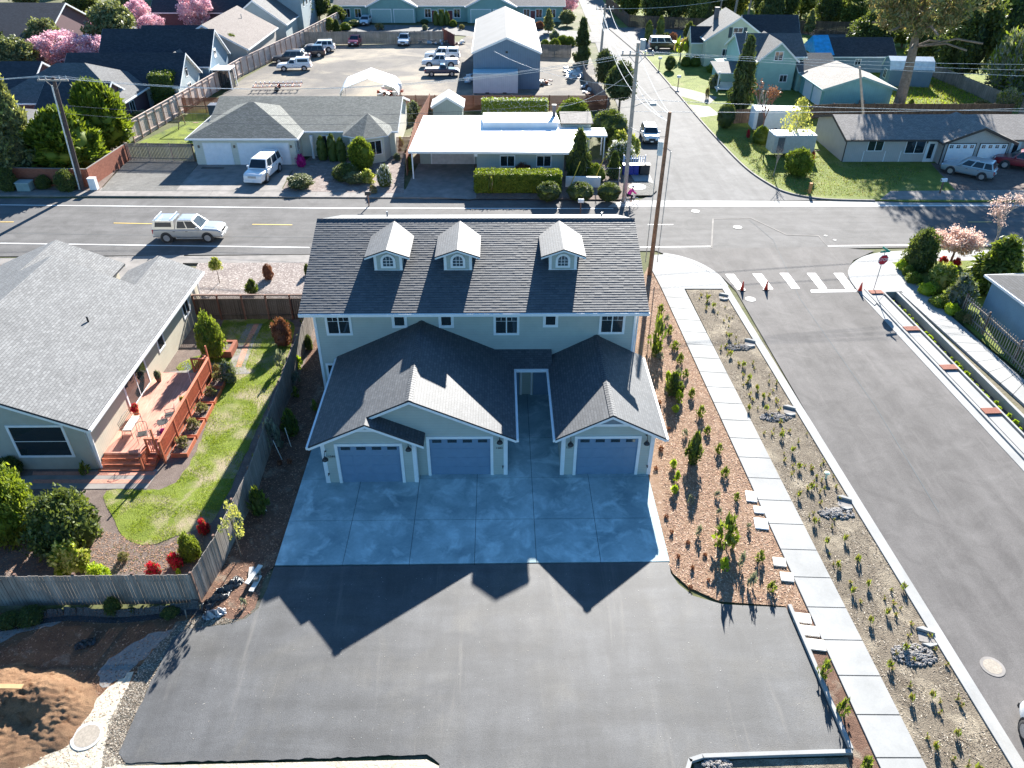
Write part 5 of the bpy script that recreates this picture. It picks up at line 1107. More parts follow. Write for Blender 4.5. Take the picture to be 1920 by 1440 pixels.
# garden shed and carport tent in the lot
h = thing('shed', 'small grey green garden shed between the cream house and the white roofed house', 'shed', (-7.6, 90.2, 0)); gable_block(h, 0, 0, 3.4, 3.4, 2.0, 3.0, 'y', S['seagrey'], [plain('pale_shed_roof', col(.42, .42, .38), .8), M_white], M_white, ov=.15)
T = thing('carport_tent', 'white canvas carport tent standing in the gravel lot', 'carport', (-19.6, 97.3, 0), R(4)); q = MB(); pr = [(0, 1.1), (0, 1.7), (.5, 2.3), (3.6, 3.4), (6.7, 2.3), (7.2, 1.7), (7.2, 1.1)]
M_canvas = plain('white_canvas', col(.76, .79, .80), .6, var=.05, sc=1)
for a, b_ in zip(pr[:-1], pr[1:]): q.face([(a[0], 0, a[1]), (b_[0], 0, b_[1]), (b_[0], 6, b_[1]), (a[0], 6, a[1])][::-1] if 0 else [(a[0], 0, a[1]), (b_[0], 0, b_[1]), (b_[0], 6, b_[1]), (a[0], 6, a[1])])
o = q.build('canopy', M_canvas, T); so_ = o.modifiers.new('s', 'SOLIDIFY'); so_.thickness = .03
q = MB(); [q.tube([(x, y, 0), (x, y, 1.7)], .03) for x in (.02, 7.18) for y in (0.05, 2, 4, 5.95)]; [q.tube([(p[0], y, p[1]-.04) for p in pr[1:-1]], .025) for y in (.05, 3, 5.95)]; q.build('frame', M_grey, T)
# north-west cluster
h = thing('house', 'brick house with pale grey hip roof and skylights behind the big conifers', 'house', (-56.5, 86.5, 0))
hip_block(h, 0, 1.5, 14.2, 12.5, 3.0, 6.0, S['maroon'], RM_lite, M_white); gable_block(h, 6.5, -1.5, 13.2, 6.0, 3.0, 5.0, 'x', S['maroon'], RM_navy, M_white, ov=.3)
q = MB(); q.slab([(8.0, 11.0, 4.4), (8.9, 11.0, 4.4), (8.9, 9.2, 5.0), (8.0, 9.2, 5.0)], .1); o = q.build('skylight', M_white, h)
window(h, sidM('E', 0, 1.5, 14.2, 12.5, 2.0, 1.1), 1.2, 1.3, .08, 2); window(h, wallM(13.0, 1.5, .9, 0), .9, 1.4, .08, 2)
q = MB(); q.lathe([(.02, 0), (.2, .03), (.34, .12)], 14); o = q.build('satellite_dish', M_grey, h); o.location = (13.3, 4.0, 3.7); o.rotation_euler = (R(40), R(20), 0)
for i, (lab, x, y, L, W_, hw, zr, wk) in enumerate([('blue gable fronted house with dark roof beside the tall clipped hedge', -52.0, 95.2, 13.6, 7.6, 3.2, 6.0, 'paleblue'), ('blue house with steep dark roof and a glazed porch by the pale fence', -52, 105.5, 14.0, 8.4, 3.4, 6.9, 'blue')]):
    h = thing('house', lab, 'house', (x, y, 0)); gable_block(h, 0, 0, L, W_, hw, zr, 'x', S[wk], RM_navy, M_white, ov=.35)
    window(h, sidM('E', 0, 0, L, W_, 3.1, 1.0), 1.1, 1.5, .1, 2, 1); window(h, sidM('E', 0, 0, L, W_, 3.2, 3.6 if i else 3.4), .8, 1.0, .08, 1)
    if i == 1:
        q = MB(); [q.box(xx, yy, 0, xx+.12, yy+.12, 2.5) for yy in (.6, 3.0) for xx in (14.1, 16.3)]; q.box(14.0, .5, 2.5, 16.5, 3.2, 2.6); q.build('porch', M_white, h); q = MB(); q.box(14.3, 1.0, 0, 16.2, 2.8, 2.2); q.build('porch_glass', M_glass, h)
        gable_block(h, 7.5, -4.5, 12.8, 1.5, 2.9, 4.9, 'y', S['blue'], RM_lite, M_white, ov=.3)
h = thing('house', 'grey brown house with large taupe roof beyond the blue house', 'house', (-47.5, 117.5, 0)); gable_block(h, 0, 0, 11.2, 17, 3.2, 6.2, 'y', S['taupe'], RM_taupe, M_white, ov=.4); gable_block(h, -5.0, 2.0, 3, 9, 3, 5.2, 'x', S['maroon'], RM_navy, M_white, ov=.3)
window(h, sidM('S', 0, 0, 11.2, 17, 5.2, 4.0), .7, .7, .08, 1); pipe(h, 3.5, 6, 5.3); pipe(h, 7.6, 12, 5.4)
h = thing('house', 'pale blue two storey house with grey roof near the top of the long fence', 'house', (-45.0, 138, 0)); gable_block(h, 0, 0, 9.5, 13, 3.2, 6.6, 'y', S['paleblue'], RM_lite, M_white, ov=.35); gable_block(h, 2.5, 9, 10.5, 22, 6.0, 7.8, 'y', S['paleblue'], RM_lite, M_white, ov=.35)
for y in (10.6, 13.2, 16): window(h, sidM('E', 2.5, 0, 10.5, 22, y, 4.2), 1.0, 1.2, .08, 1)
h = thing('house', 'navy roofed house behind the tallest pink cherry tree', 'house', (-62, 150, 0)); gable_block(h, 0, 0, 22, 10, 3.2, 6.4, 'x', S['maroon'], RM_navy, M_white, ov=.35)
h = thing('house', 'large house with pale roof at the top left corner behind trees', 'house', (-96, 118, 0)); gable_block(h, 0, 0, 30, 20, 3.2, 7.5, 'x', S['maroon'], RM_navy, M_white, ov=.4); gable_block(h, 9, -11, 21, 8, 3.2, 7.2, 'y', S['maroon'], RM_lite, M_white, ov=.4)
h = thing('house', 'long dark roofed house at the left edge above the conifers', 'house', (-78, 92.5, 0)); gable_block(h, 0, 0, 23, 9, 3.0, 5.4, 'x', S['maroon'], RM_navy, M_white, ov=.4)
h = thing('house', 'maroon house with sunlit pale roof at the left edge behind the loose conifer', 'house', (-62, 76, 0)); hip_block(h, 0, 0, 12.5, 9, 2.8, 4.6, S['maroon'], RM_lite, M_white)

# ------------------------------------------------------------------ fences north of the road
LF = [tuple(G(*p))[:2] for p in ((252, 268), (350, 208), (455, 142), (565, 88), (640, 46))]
fence('cedar_fence', 'long pale cedar fence with dark posts along the gravel lot', LF, 2.3, M_fpink, ps=1.9, pm=plain('weathered_post', col(.30, .20, .16), .85), postside=-1, bw=.16, posth=-.05, capm=M_fpink)
fence('board_fence', 'grey board fence between the gravel pad and the cream house yard', [tuple(G(242, 303))[:2], tuple(G(366, 305))[:2]], 1.9, M_fgrey, 'picket', bw=.13, gap=.02, ps=2.6)
fence('brick_wall', 'red brick garden wall with pale cap along the road below the conifers', [(-70, 70.3), (-47, 69.6), tuple(G(172, 352))[:2], tuple(G(246, 300))[:2]], 1.75, M_brick, 'solid', capm=M_conc_old, cat='wall')
fence('slat_fence', 'redwood slat fence behind the swing set', [(-38.0, 94.5), (-27.5, 94.5)], 1.9, M_fred, 'horiz', ps=2.4, bw=.13, gap=.03)
fence('slat_fence', 'long redwood slat fence between the gravel lot and the white roofed house', [(-12.4, 95.6), (13.3, 95.6)], 1.9, M_fred, 'horiz', ps=2.3, bw=.13, gap=.02)
fence('slat_fence', 'tall redwood slat fence running between the two front yards', [(-8.9, 72.3), (-9.0, 84), (-8.3, 95.4)], 2.1, M_fred, 'horiz', ps=1.5, bw=.16, gap=.05)
fence('slat_gate', 'short redwood slat gate beside the cream house turret', [(-11.0, 79.0), (-9.1, 79.0)], 1.8, M_fred, 'horiz', ps=1.9, bw=.13, gap=.04)
fence('board_fence', 'brown board fence at the back of the gravel lot behind parked cars', [tuple(G(562, 84))[:2], tuple(G(832, 82))[:2]], 2.0, M_fgrey, ps=2.4)
fence('board_fence', 'short maroon board fence by the lot entrance', [tuple(G(830, 76))[:2], tuple(G(852, 89))[:2]], 2.0, plank_mat('maroon_boards', col(.22, .07, .06), col(.28, .1, .08)), ps=2.4)
fence('board_fence', 'grey board fence with planting behind the blue workshop', [tuple(G(1008, 106))[:2], tuple(G(1070, 108))[:2]], 1.8, M_fgrey, ps=2.4)
fence('board_fence', 'leaning dark fence along the side road trees', [tuple(G(1092, 140))[:2], tuple(G(1098, 160))[:2], tuple(G(1125, 188))[:2], tuple(G(1140, 210))[:2]], 1.7, M_fgrey, ps=2.4)
fence('board_fence', 'tall dark board fence across the far side lane', [tuple(G(1135, 12))[:2], tuple(G(1178, 52))[:2], tuple(G(1335, 60))[:2], tuple(G(1600, 66))[:2]], 2.2, M_fbrown, ps=3)
fence('board_fence', 'weathered board fence along the right side of the sunny back lawn', [tuple(G(*p))[:2] for p in ((1728, 138), (1790, 164), (1885, 206))], 1.8, M_fgrey, ps=2.4)
fence('board_fence', 'dark board fence behind the ranch duplex', [(25.8, 89.5), (40.2, 92.5), (62, 92.5)], 1.7, M_fbrown, ps=2.4, jitr=.02)
fence('board_fence', 'grey board fence between the tarp shed and the mint cottage', [(44.5, 113.5), (47, 113.5)], 1.7, M_fgrey)
fence('picket_fence', 'slanting grey picket fence beside the light blue building', [tuple(G(*p))[:2] for p in ((1798, 592), (1838, 628), (1895, 683), (1990, 780))], 1.65, M_fgrey, 'picket', bw=.15, gap=.09, ps=2.4, jitr=.08, postside=1)
fence('picket_fence', 'white picket fence in front of the recycling bins at the road corner', [tuple(G(1168, 318))[:2], tuple(G(1208, 318))[:2]], 1.3, M_fwhite, 'picket', bw=.16, gap=.07, pm=M_fwhite, z=.1)
fence('garden_wall', 'low white stepped wall between clipped shrubs along the road', [tuple(G(1060, 352))[:2], tuple(G(1125, 353))[:2]], 1.0, M_white, 'solid', z=.1, cat='wall')
fence('chain_fence', 'chain link fence beside the conical shrub at the corner', [tuple(G(1098, 341))[:2], tuple(G(1160, 343))[:2]], 1.3, M_grey, 'chain', pm=M_grey, z=.1)
# ------------------------------------------------------------------ vehicles
M_tyre = plain('tyre_rubber', col(.025, .025, .027), .85); M_rim = plain('alloy_rim', col(.55, .56, .58), .3, metal=.8)
M_lamp = plain('headlight_glass', col(.75, .78, .80), .15); M_tail = plain('tail_light', col(.45, .02, .02), .25); M_blk = plain('black_plastic', col(.03, .03, .032), .6)
M_cglass = plain('car_glass', col(.02, .035, .05), .12, spec=.25); M_plate = plain('number_plate', col(.7, .7, .68), .5)
PAINT = {}
def paint(n_, c, metal=0):
    if n_ not in PAINT: PAINT[n_] = plain('paint_'+n_, col(*c), .28, metal=metal, var=.04, spec=.6, coat=.6)
    return PAINT[n_]
CARK = {'suv': dict(L=4.75, W=1.88, hood=1.02, belt=1.05, top=1.70, xb=(-2.25, .95), xr=(-1.95, .25), wb=2.8, R=.36, tail=1.0),
        'bigsuv': dict(L=5.3, W=2.0, hood=1.15, belt=1.15, top=1.95, xb=(-2.6, 1.25), xr=(-2.45, .65), wb=3.1, R=.39, tail=1.1),
        'sedan': dict(L=4.6, W=1.8, hood=.92, belt=.95, top=1.45, xb=(-1.75, 1.15), xr=(-1.1, .25), wb=2.7, R=.32, tail=1.0),
        'hatch': dict(L=4.2, W=1.76, hood=.95, belt=.98, top=1.52, xb=(-1.95, 1.1), xr=(-1.65, .3), wb=2.55, R=.31, tail=1.0),
        'pickup': dict(L=5.4, W=1.9, hood=1.12, belt=1.12, top=1.80, xb=(-.85, 1.25), xr=(-.65, .55), wb=3.25, R=.39, tail=1.05),
        'oldpickup': dict(L=4.9, W=1.7, hood=.98, belt=1.0, top=1.55, xb=(-.35, 1.0), xr=(-.2, .45), wb=2.9, R=.33, tail=.95)}
def car(kind, pm, label, loc, rz, cat, name, canopy=None, rack=False, steps=False, bedfill=None, top_m=None):
    K = CARK[kind]; L, W, R_ = K['L'], K['W'], K['R']; hl = L/2; T = thing(name, label, cat, loc, rz); zb = .30 if 'pick' not in kind else .38
    xw = (K['wb']/2-.02, -K['wb']/2-.02); pk = 'pickup' in kind
    # body: lofted stations  (x, z_bottom, z_top, half width)
    ht, bt, tl = K['hood'], K['belt'], K['tail']
    st = [(hl, zb+.12, ht-.32, W*.36), (hl-.06, zb+.03, ht-.20, W*.43), (hl-.28, zb, ht-.07, W*.475), (xw[0]+.45, zb, ht-.03, W*.495), (K['xb'][1]+.1, zb, ht+.0, W*.5), (K['xb'][1]-.3, zb, bt, W*.5), (0, zb, bt, W*.5), (-K['wb']/2, zb, bt, W*.5), (-hl+.3, zb, bt-.01, W*.49), (-hl+.06, zb+.04, bt-.03, W*.465), (-hl, zb+.12, bt-.08, W*.45)]
    mb = MB(); ring = []
    for (x, z0, z1, h) in st:
        zc = z0+(z1-z0)*.45; ring.append([(x, -h*.86, z0), (x, -h*.99, z0+.14), (x, -h, zc), (x, -h*.975, z1-.10), (x, -h*.86, z1), (x, 0, z1+.025), (x, h*.86, z1), (x, h*.975, z1-.10), (x, h, zc), (x, h*.99, z0+.14), (x, h*.86, z0)])
    i0 = 0; mb.v = [Vector(p) for r in ring for p in r]; n = 11
    for j in range(len(ring)-1):
        for k in range(n): k2 = (k+1) % n; mb.f.append([j*n+k, (j+1)*n+k, (j+1)*n+k2, j*n+k2]); mb.m.append(0)
    mb.f.append(list(range(n))); mb.m.append(0); mb.f.append(list(range((len(ring)-1)*n, len(ring)*n))[::-1]); mb.m.append(0)
    mb.build('body', pm, T, smooth=True).modifiers.new('e', 'EDGE_SPLIT').split_angle = R(32)
    # cabin
    b0, b1 = K['xb']; r0, r1 = K['xr']; zt = K['top']; wb_, wt = W*.47, W*.375; zc = bt-.01
    Bt = [(b0, -wb_, zc), (b1, -wb_, zc), (b1, wb_, zc), (b0, wb_, zc)]; Tp = [(r0, -wt, zt-.03), (r1, -wt, zt-.03), (r1, wt, zt-.03), (r0, wt, zt-.03)]
    q = MB()
    for i in range(4): j = (i+1) % 4; q.face([Bt[i], Bt[j], Tp[j], Tp[i]])
    q.face(Tp); rm = (r0+r1)/2; q.face([(r0+.12, -wt+.08, zt), (r1-.15, -wt+.08, zt), (r1-.15, wt-.08, zt), (r0+.12, wt-.08, zt)])
    for a, b_ in (((r0+.12, -wt+.08, zt), (r1-.15, -wt+.08, zt)), ((r1-.15, -wt+.08, zt), (r1-.15, wt-.08, zt)), ((r1-.15, wt-.08, zt), (r0+.12, wt-.08, zt)), ((r0+.12, wt-.08, zt), (r0+.12, -wt+.08, zt))):
        pass
    I = [(r0+.12, -wt+.08, zt), (r1-.15, -wt+.08, zt), (r1-.15, wt-.08, zt), (r0+.12, wt-.08, zt)]
    for i in range(4): j = (i+1) % 4; q.face([Tp[i], Tp[j], I[j], I[i]])
    q.build('cabin', top_m or pm, T)
    def pane(nm, A, B, C_, D, u0, u1, v0, v1, off):
        A, B, C_, D = map(Vector, (A, B, C_, D)); nrm = (B-A).cross(D-A).normalized()*off
        f = lambda u, v: (A.lerp(B, u)).lerp(D.lerp(C_, u), v)+nrm
        p = MB(); p.face([f(u0, v0), f(u1, v0), f(u1, v1), f(u0, v1)]); p.build(nm, M_cglass, T)
    pane('windshield', Bt[1], Bt[2], Tp[2], Tp[1], .05, .95, .10, .93, .008); pane('rear_window', Bt[3], Bt[0], Tp[0], Tp[3], .08, .92, .18, .88, .008)
    for (A, B, C_, D) in ((Bt[0], Bt[1], Tp[1], Tp[0]), (Bt[2], Bt[3], Tp[3], Tp[2])):
        sg = ((.07, .44), (.49, .92)) if not (kind == 'oldpickup') else ((.15, .88),)
        if kind in ('suv', 'bigsuv'): sg = ((.04, .27), (.31, .61), (.65, .93))
        for u0, u1 in sg: 
            if A is Bt[2]: u0, u1 = 1-u1, 1-u0
            pane('side_window', A, B, C_, D, u0, u1, .12, .90, .008)
    for s in (-1, 1):
        for x in ((.05, -.95) if kind != 'oldpickup' else (.1,)):
            q = MB(); q.box(x-.09, s*W*.5-.012, bt-.2, x+.09, s*W*.5+.012, bt-.165); q.build('door_handle', M_blk, T)
    # pickup bed
    if pk:
        q = MB(); q.box(-hl+.10, -W*.42, bt-.02, b0-.06, W*.42, bt+.028); q.build('bed', M_blk if not bedfill else bedfill, T)
    if canopy:
        c0, c1 = -hl+.05, b0-.02; zz = zt-.02 if canopy != 'tall' else zt+.18; q = MB(); wq, wr = W*.475, W*.40
        Bq = [(c0, -wq, bt-.01), (c1, -wq, bt-.01), (c1, wq, bt-.01), (c0, wq, bt-.01)]; Tq = [(c0+.15, -wr, zz), (c1, -wr, zz), (c1, wr, zz), (c0+.15, wr, zz)]
        for i in range(4): j = (i+1) % 4; q.face([Bq[i], Bq[j], Tq[j], Tq[i]])
        q.face(Tq); q.build('canopy', pm, T)
        pane('canopy_window', Bq[0], Bq[1], Tq[1], Tq[0], .12, .88, .28, .82, .008); pane('canopy_window', Bq[2], Bq[3], Tq[3], Tq[2], .12, .88, .28, .82, .008); pane('canopy_window', Bq[3], Bq[0], Tq[0], Tq[3], .1, .9, .25, .85, .008)
        if rack:
            q = MB()
            for x in (c0+.35, c1-.2): q.tube([(x, -wr+.02, zz), (x, -wr-.04, zz+.16), (x, wr+.04, zz+.16), (x, wr-.02, zz)], .025)
            q.build('roof_rack', M_white, T)
    for x in xw:
        for s in (-1, 1):
            q = MB(); q.cyl((x, s*(W/2-.16), R_+.02), (x, s*(W/2+.004), R_+.02), R_+.085, R_+.085, 20); q.build('wheel_well', M_blk, T)
            q = MB(); q.lathe([(R_*.62, -.12), (R_*.95, -.12), (R_, -.08), (R_, .08), (R_*.95, .12), (R_*.62, .12)], 20); o = q.build('wheel', M_tyre, T, smooth=True); o.rotation_euler = (R(90), 0, 0); o.location = (x, s*(W/2-.09), R_)
            q = MB(); q.lathe([(.02, -.05*0), (R_*.6, .0), (R_*.64, .115)], 16); 
            q = MB(); q.cyl((0, 0, -.125), (0, 0, .125), R_*.2, R_*.2, 10)
            for k in range(6): a = k*math.pi/3; M_ = Matrix.Rotation(a, 4, 'Z'); q.T = M_; q.box(R_*.12, -R_*.10, -.118, R_*.60, R_*.10, .118)
            q.T = Matrix(); q.lathe([(R_*.56, -.121), (R_*.66, -.121), (R_*.66, .121), (R_*.56, .121)], 18); q.build('rim', M_rim, o)
    for s in (-1, 1):
        q = MB(); q.box(hl-.30, s*W*.30-.17, ht-.32, hl-.03, s*W*.30+.17, ht-.17); q.build('headlight', M_lamp, T, bevel=.03)
        q = MB(); q.box(-hl-.012, s*W*.41-.09, bt-.40, -hl+.12, s*W*.41+.09, bt-.08); q.build('tail_light', M_tail, T)
        q = MB(); q.box(b1-.42, s*(W*.49)-.04 if s > 0 else s*W*.49-.16, bt+.02, b1-.26, s*W*.49+.16 if s > 0 else s*W*.49+.04, bt+.20); q.build('mirror', pm, T, bevel=.02)
    q = MB(); q.box(hl-.06, -W*.2, ht-.42, hl+.012, W*.2, ht-.22); q.build('grille', M_blk if kind != 'bigsuv' else M_grey, T)
    q = MB(); q.box(hl-.08, -W*.43, zb+.02, hl+.05, W*.43, zb+.24); q.build('bumper', M_blk if kind in ('suv', 'hatch') else pm, T, bevel=.03)
    q = MB(); q.box(-hl-.06, -W*.44, zb+.02, -hl+.08, W*.44, zb+.22); q.build('bumper', M_blk if kind in ('suv', 'hatch') else M_grey, T, bevel=.03)
    q = MB(); q.box(hl+.052, -.16, zb+.06, hl+.06, .16, zb+.2); q.build('number_plate', M_plate, T); q = MB(); q.box(-hl-.07, -.16, zb+.3, -hl-.012, .16, zb+.45); q.build('number_plate', M_plate, T)
    if steps:
        for s in (-1, 1): q = MB(); q.box(-.9, s*W*.5-.06, zb-.03, 1.2, s*W*.5+.08, zb+.03); q.build('side_step', M_grey, T)
    return T
def at(px, py, z=0): return tuple(G(px, py, z))[:2]+(z,)
car('pickup', paint('silver', (.50, .50, .49), .35), 'silver double cab pickup with canopy and roof rack driving along the road', at(361, 446), 0, 'pickup truck', 'pickup_truck', canopy='low', rack=True, steps=True)
car('bigsuv', paint('white', (.74, .75, .76)), 'large white sport utility vehicle on the cream house driveway', at(496, 331, .12), R(-98), 'car', 'parked_car')
car('hatch', paint('darkwhite', (.62, .64, .66)), 'white car with dark front parked on the side road by the white pickets', at(1217, 262), R(-92), 'car', 'parked_car')
car('suv', paint('slate', (.30, .36, .40), .3), 'silver blue crossover parked in front of the ranch garage doors', at(1812, 328, .12), R(140), 'car', 'parked_car')
car('pickup', paint('darkred', (.22, .015, .025)), 'dark red pickup at the right edge beside the silver blue crossover', at(1915, 316, .12), R(150), 'pickup truck', 'pickup_truck')
car('oldpickup', paint('white', (.74, .75, .76)), 'white pickup with a boxy camper shell beside the long pale fence', at(553, 131, .03), R(186), 'pickup truck', 'pickup_truck', canopy='tall')
car('suv', paint('char', (.04, .045, .055)), 'dark wagon parked directly behind the white camper shell pickup', at(543, 117, .03), R(184), 'car', 'parked_car')
car('suv', paint('maroon', (.035, .02, .025)), 'small black sport utility between the dark wagon and the white one', at(582, 106, .03), R(188), 'car', 'parked_car')
car('suv', paint('white', (.74, .75, .76)), 'white sport utility parked farthest back along the pale fence', at(601, 96, .03), R(186), 'car', 'parked_car')
car('sedan', paint('tan', (.35, .30, .25)), 'tan sedan mostly hidden between the white camper shell pickup and the black one', at(555, 111.5, .03), R(185), 'car', 'parked_car')
car('hatch', paint('red', (.42, .05, .07)), 'red hatchback parked against the back board fence', at(667, 84, .03), R(-95), 'car', 'parked_car')
car('suv', paint('white', (.74, .75, .76)), 'white sport utility facing the camera against the back board fence', at(759, 83, .03), R(-92), 'car', 'parked_car')
car('pickup', paint('white', (.74, .75, .76)), 'white pickup with canopy, farthest of the three beside the workshop', at(830, 112, .03), R(178), 'pickup truck', 'pickup_truck', canopy='low')
car('pickup', paint('white', (.74, .75, .76)), 'white pickup with open bed in the middle of the three beside the workshop', at(826, 125, .03), R(180), 'pickup truck', 'pickup_truck')
car('oldpickup', paint('navy', (.025, .04, .085)), 'small navy pickup with open bed, nearest of the three beside the workshop', at(829, 141, .03), R(2), 'pickup truck', 'pickup_truck')
car('hatch', paint('ice', (.45, .52, .58), .2), 'pale blue car parked before the teal row house garages', at(686, 46, .035), R(-92), 'car', 'parked_car')
car('bigsuv', paint('black', (.015, .016, .02)), 'black van with pale roof parked by the lemon farmhouse hedge', at(1246, 92, .11), R(0), 'van', 'parked_van', top_m=paint('white', (.7, .7, .7)))
car('sedan', paint('black', (.015, .016, .02)), 'black sedan under the pink cherry trees at the top left', at(168, 80), R(-20), 'car', 'parked_car')
car('suv', paint('white', (.74, .75, .76)), 'white car cut off by the bottom right corner of the street', (18.8, 12.85, 0), R(80), 'car', 'parked_car')
# trailers, boats and lot clutter
def trailer(label, loc, rz, L, W_, Hh, m, name='cargo_trailer'):
    T = thing(name, label, 'trailer', loc, rz); q = MB(); q.box(-L/2, -W_/2, .45, L/2, W_/2, .45+Hh); q.build('box', m, T, bevel=.06); q = MB(); q.box(-L/2+.02, -W_/2+.02, .45+Hh, L/2-.02, W_/2-.02, .49+Hh); q.build('roof', M_white, T)
    q = MB(); q.box(-L/2+.4, -W_/2-.015, .6, -L/2+1.1, -W_/2-.001, .3+Hh); q.build('side_door', plain('dark_panel', col(.1, .1, .11), .5), T) if name == 'cargo_trailer' else None
    for s in (-1, 1): q = MB(); q.cyl((0, s*(W_/2-.02)-.1*s, .32), (0, s*(W_/2)+.1*s, .32), .32, .32, 16); q.build('wheel', M_tyre, T)
    q = MB(); q.tube([(L/2, -.5, .42), (L/2+1.1, 0, .42), (L/2, .5, .42)], .04); q.build('tow_bar', M_blk, T)
trailer('longer white cargo trailer on the lawn under the yellow tree', at(1448, 246, .1), R(-3), 5.2, 2.1, 2.1, M_white)
trailer('pale grey utility trailer behind the round hedge at the lawn corner', at(1478, 290, .1), R(2), 4.4, 2.1, 1.8, plain('pale_grey_panel', col(.42, .42, .39), .6))
T = thing('boat_trailer', 'empty red boat trailer lying in the gravel lot by the pale fence', 'trailer', at(522, 168, .03), R(4)); q = MB()
for y in (-.9, .9): q.tube([(-3.2, y, .55), (3.2, y, .6)], .06)
for x in (-3, -2, -1, 0, 1, 2, 3): q.tube([(x, -.9, .56), (x, .9, .56)], .05)
q.build('frame', plain('red_frame', col(.4, .12, .08), .6), T); q = MB()
for i in range(11):
    for y in (-.9, .9): q.cyl((-3+.6*i, y, .6), (-3+.6*i, y, .85), .08, .08, 8)
q.build('rollers', M_white, T); [MB(Matrix.Translation((0, s*1.1, .3))).cyl((0, -.1, 0), (0, .1, 0), .3, .3, 14).build('wheel', M_tyre, T) for s in (-1, 1)]
for lab, px, py, hh_ in (('white pole rack lying behind the cream house roof', 505, 180, .5), ):
    T = thing('pipe_stack', lab, 'pipes', at(px, py+6, .03), 0); q = MB(); [q.cyl((-5, y, .15+.0*i), (5, y, .15), .09, .09, 8) for i, y in enumerate((0, .25, .5))]; q.build('pipes', M_white, T)
rg = random.Random(5)
def clutter(label, px, py, n_, r, mats, z=.03, name='scrap_heap', cat='scrap', hmax=.8):
    T = thing(name, label, cat, at(px, py, z))
    for i, m_ in enumerate(mats):
        q = MB()
        q.box(-r[0]*.8, -r[1]*.8, 0, r[0]*.8, r[1]*.8, .05+.02*i)
        for k in range(n_//len(mats)):
            x, y = rg.uniform(-r[0], r[0]), rg.uniform(-r[1], r[1]); s = rg.uniform(.12, .4); q.T = Matrix.Translation((x, y, rg.uniform(0, hmax*.4))) @ Matrix.Rotation(rg.uniform(0, 3), 4, 'Z') @ Matrix.Rotation(rg.uniform(-.3, .3), 4, 'X'); q.box(-s, -s*.6, 0, s, s*.6, rg.uniform(.15, .5)*hmax)
        q.build('scrap_pile', m_, T)
M_sheetm = plain('blue_sheeting', col(.30, .42, .52), .4, var=.3, sc=4)
clutter('flatbed of machinery and white barrels beside the carport tent', 733, 176, 26, (1.6, 2.4), [M_blk, M_white, M_grey, plain('rust_red', col(.3, .07, .04), .8)], hmax=1.0, name='machinery', cat='machinery')
clutter('scrap pile in the corner by the maroon fence', 838, 82, 20, (3, .9), [M_white, M_sheetm, M_fgrey]); clutter('old flatbed trailer with rusty frame against the back fence', 803, 80, 12, (1.6, .8), [M_fpost, M_grey], name='flatbed_trailer', cat='trailer')
clutter('pile of pale sheeting and pipes by the side road trees', 1080, 140, 26, (1.6, 3.0), [M_sheetm, M_white, M_grey]); clutter('long white tarpaulin heap along the leaning fence', 1105, 172, 18, (.8, 3.4), [M_white, M_sheetm, M_fpost])
clutter('wooden cart and lumber beside the blue workshop', 1020, 158, 12, (1.0, .8), [M_fred, M_fpink, M_grey], name='lumber_stack', cat='lumber'); clutter('white drums against the left side of the workshop', 877, 150, 8, (.5, 2.2), [M_white, M_sheetm], name='drums', cat='drums')
for x, y, lab in ((731, 168, 'left'), (744, 170, 'right')):
    T = thing('barrel', 'large white plastic tank on the flatbed machinery, the %s one of two' % lab, 'tank', at(x, y, 1.0)); q = MB(); q.lathe([(.1, 0), (.62, .1), (.72, .5), (.62, .95), (.1, 1.1)], 14); q.build('tank', M_white, T, smooth=True)
# swing set and yard
T = thing('swing_set', 'wooden swing set with dark cube tower in the cream house back yard', 'swing set', (-33.9, 88.5, .11)); q = MB(); wd = plain('weathered_timber', col(.30, .19, .12), .85)
q.tube([(-2.2, 0, 2.3), (2.8, 0, 2.3)], .06); [q.tube([(-2.2, 0, 2.3), (-2.4, s*1.1, 0)], .06) for s in (-1, 1)]; q.build('frame', wd, T); q = MB(); [q.box(x, y, 0, x+.12, y+.12, 2.5) for x in (1.4, 2.9) for y in (-.7, .8)]; q.box(1.4, -.7, 1.2, 3.0, .9, 1.3); q.build('tower', wd, T); q = MB(); q.box(1.3, -.8, 1.5, 2.5, .4, 2.6); q.build('canopy', plain('navy_canvas', col(.04, .06, .10), .7), T); q = MB(); [q.tube([(x, 0, 2.3), (x, 0, .5)], .012) for x in (-1, -.5, .3, .8)]; q.box(-1.05, -.12, .46, -.45, .12, .5); q.build('swing', wd, T)
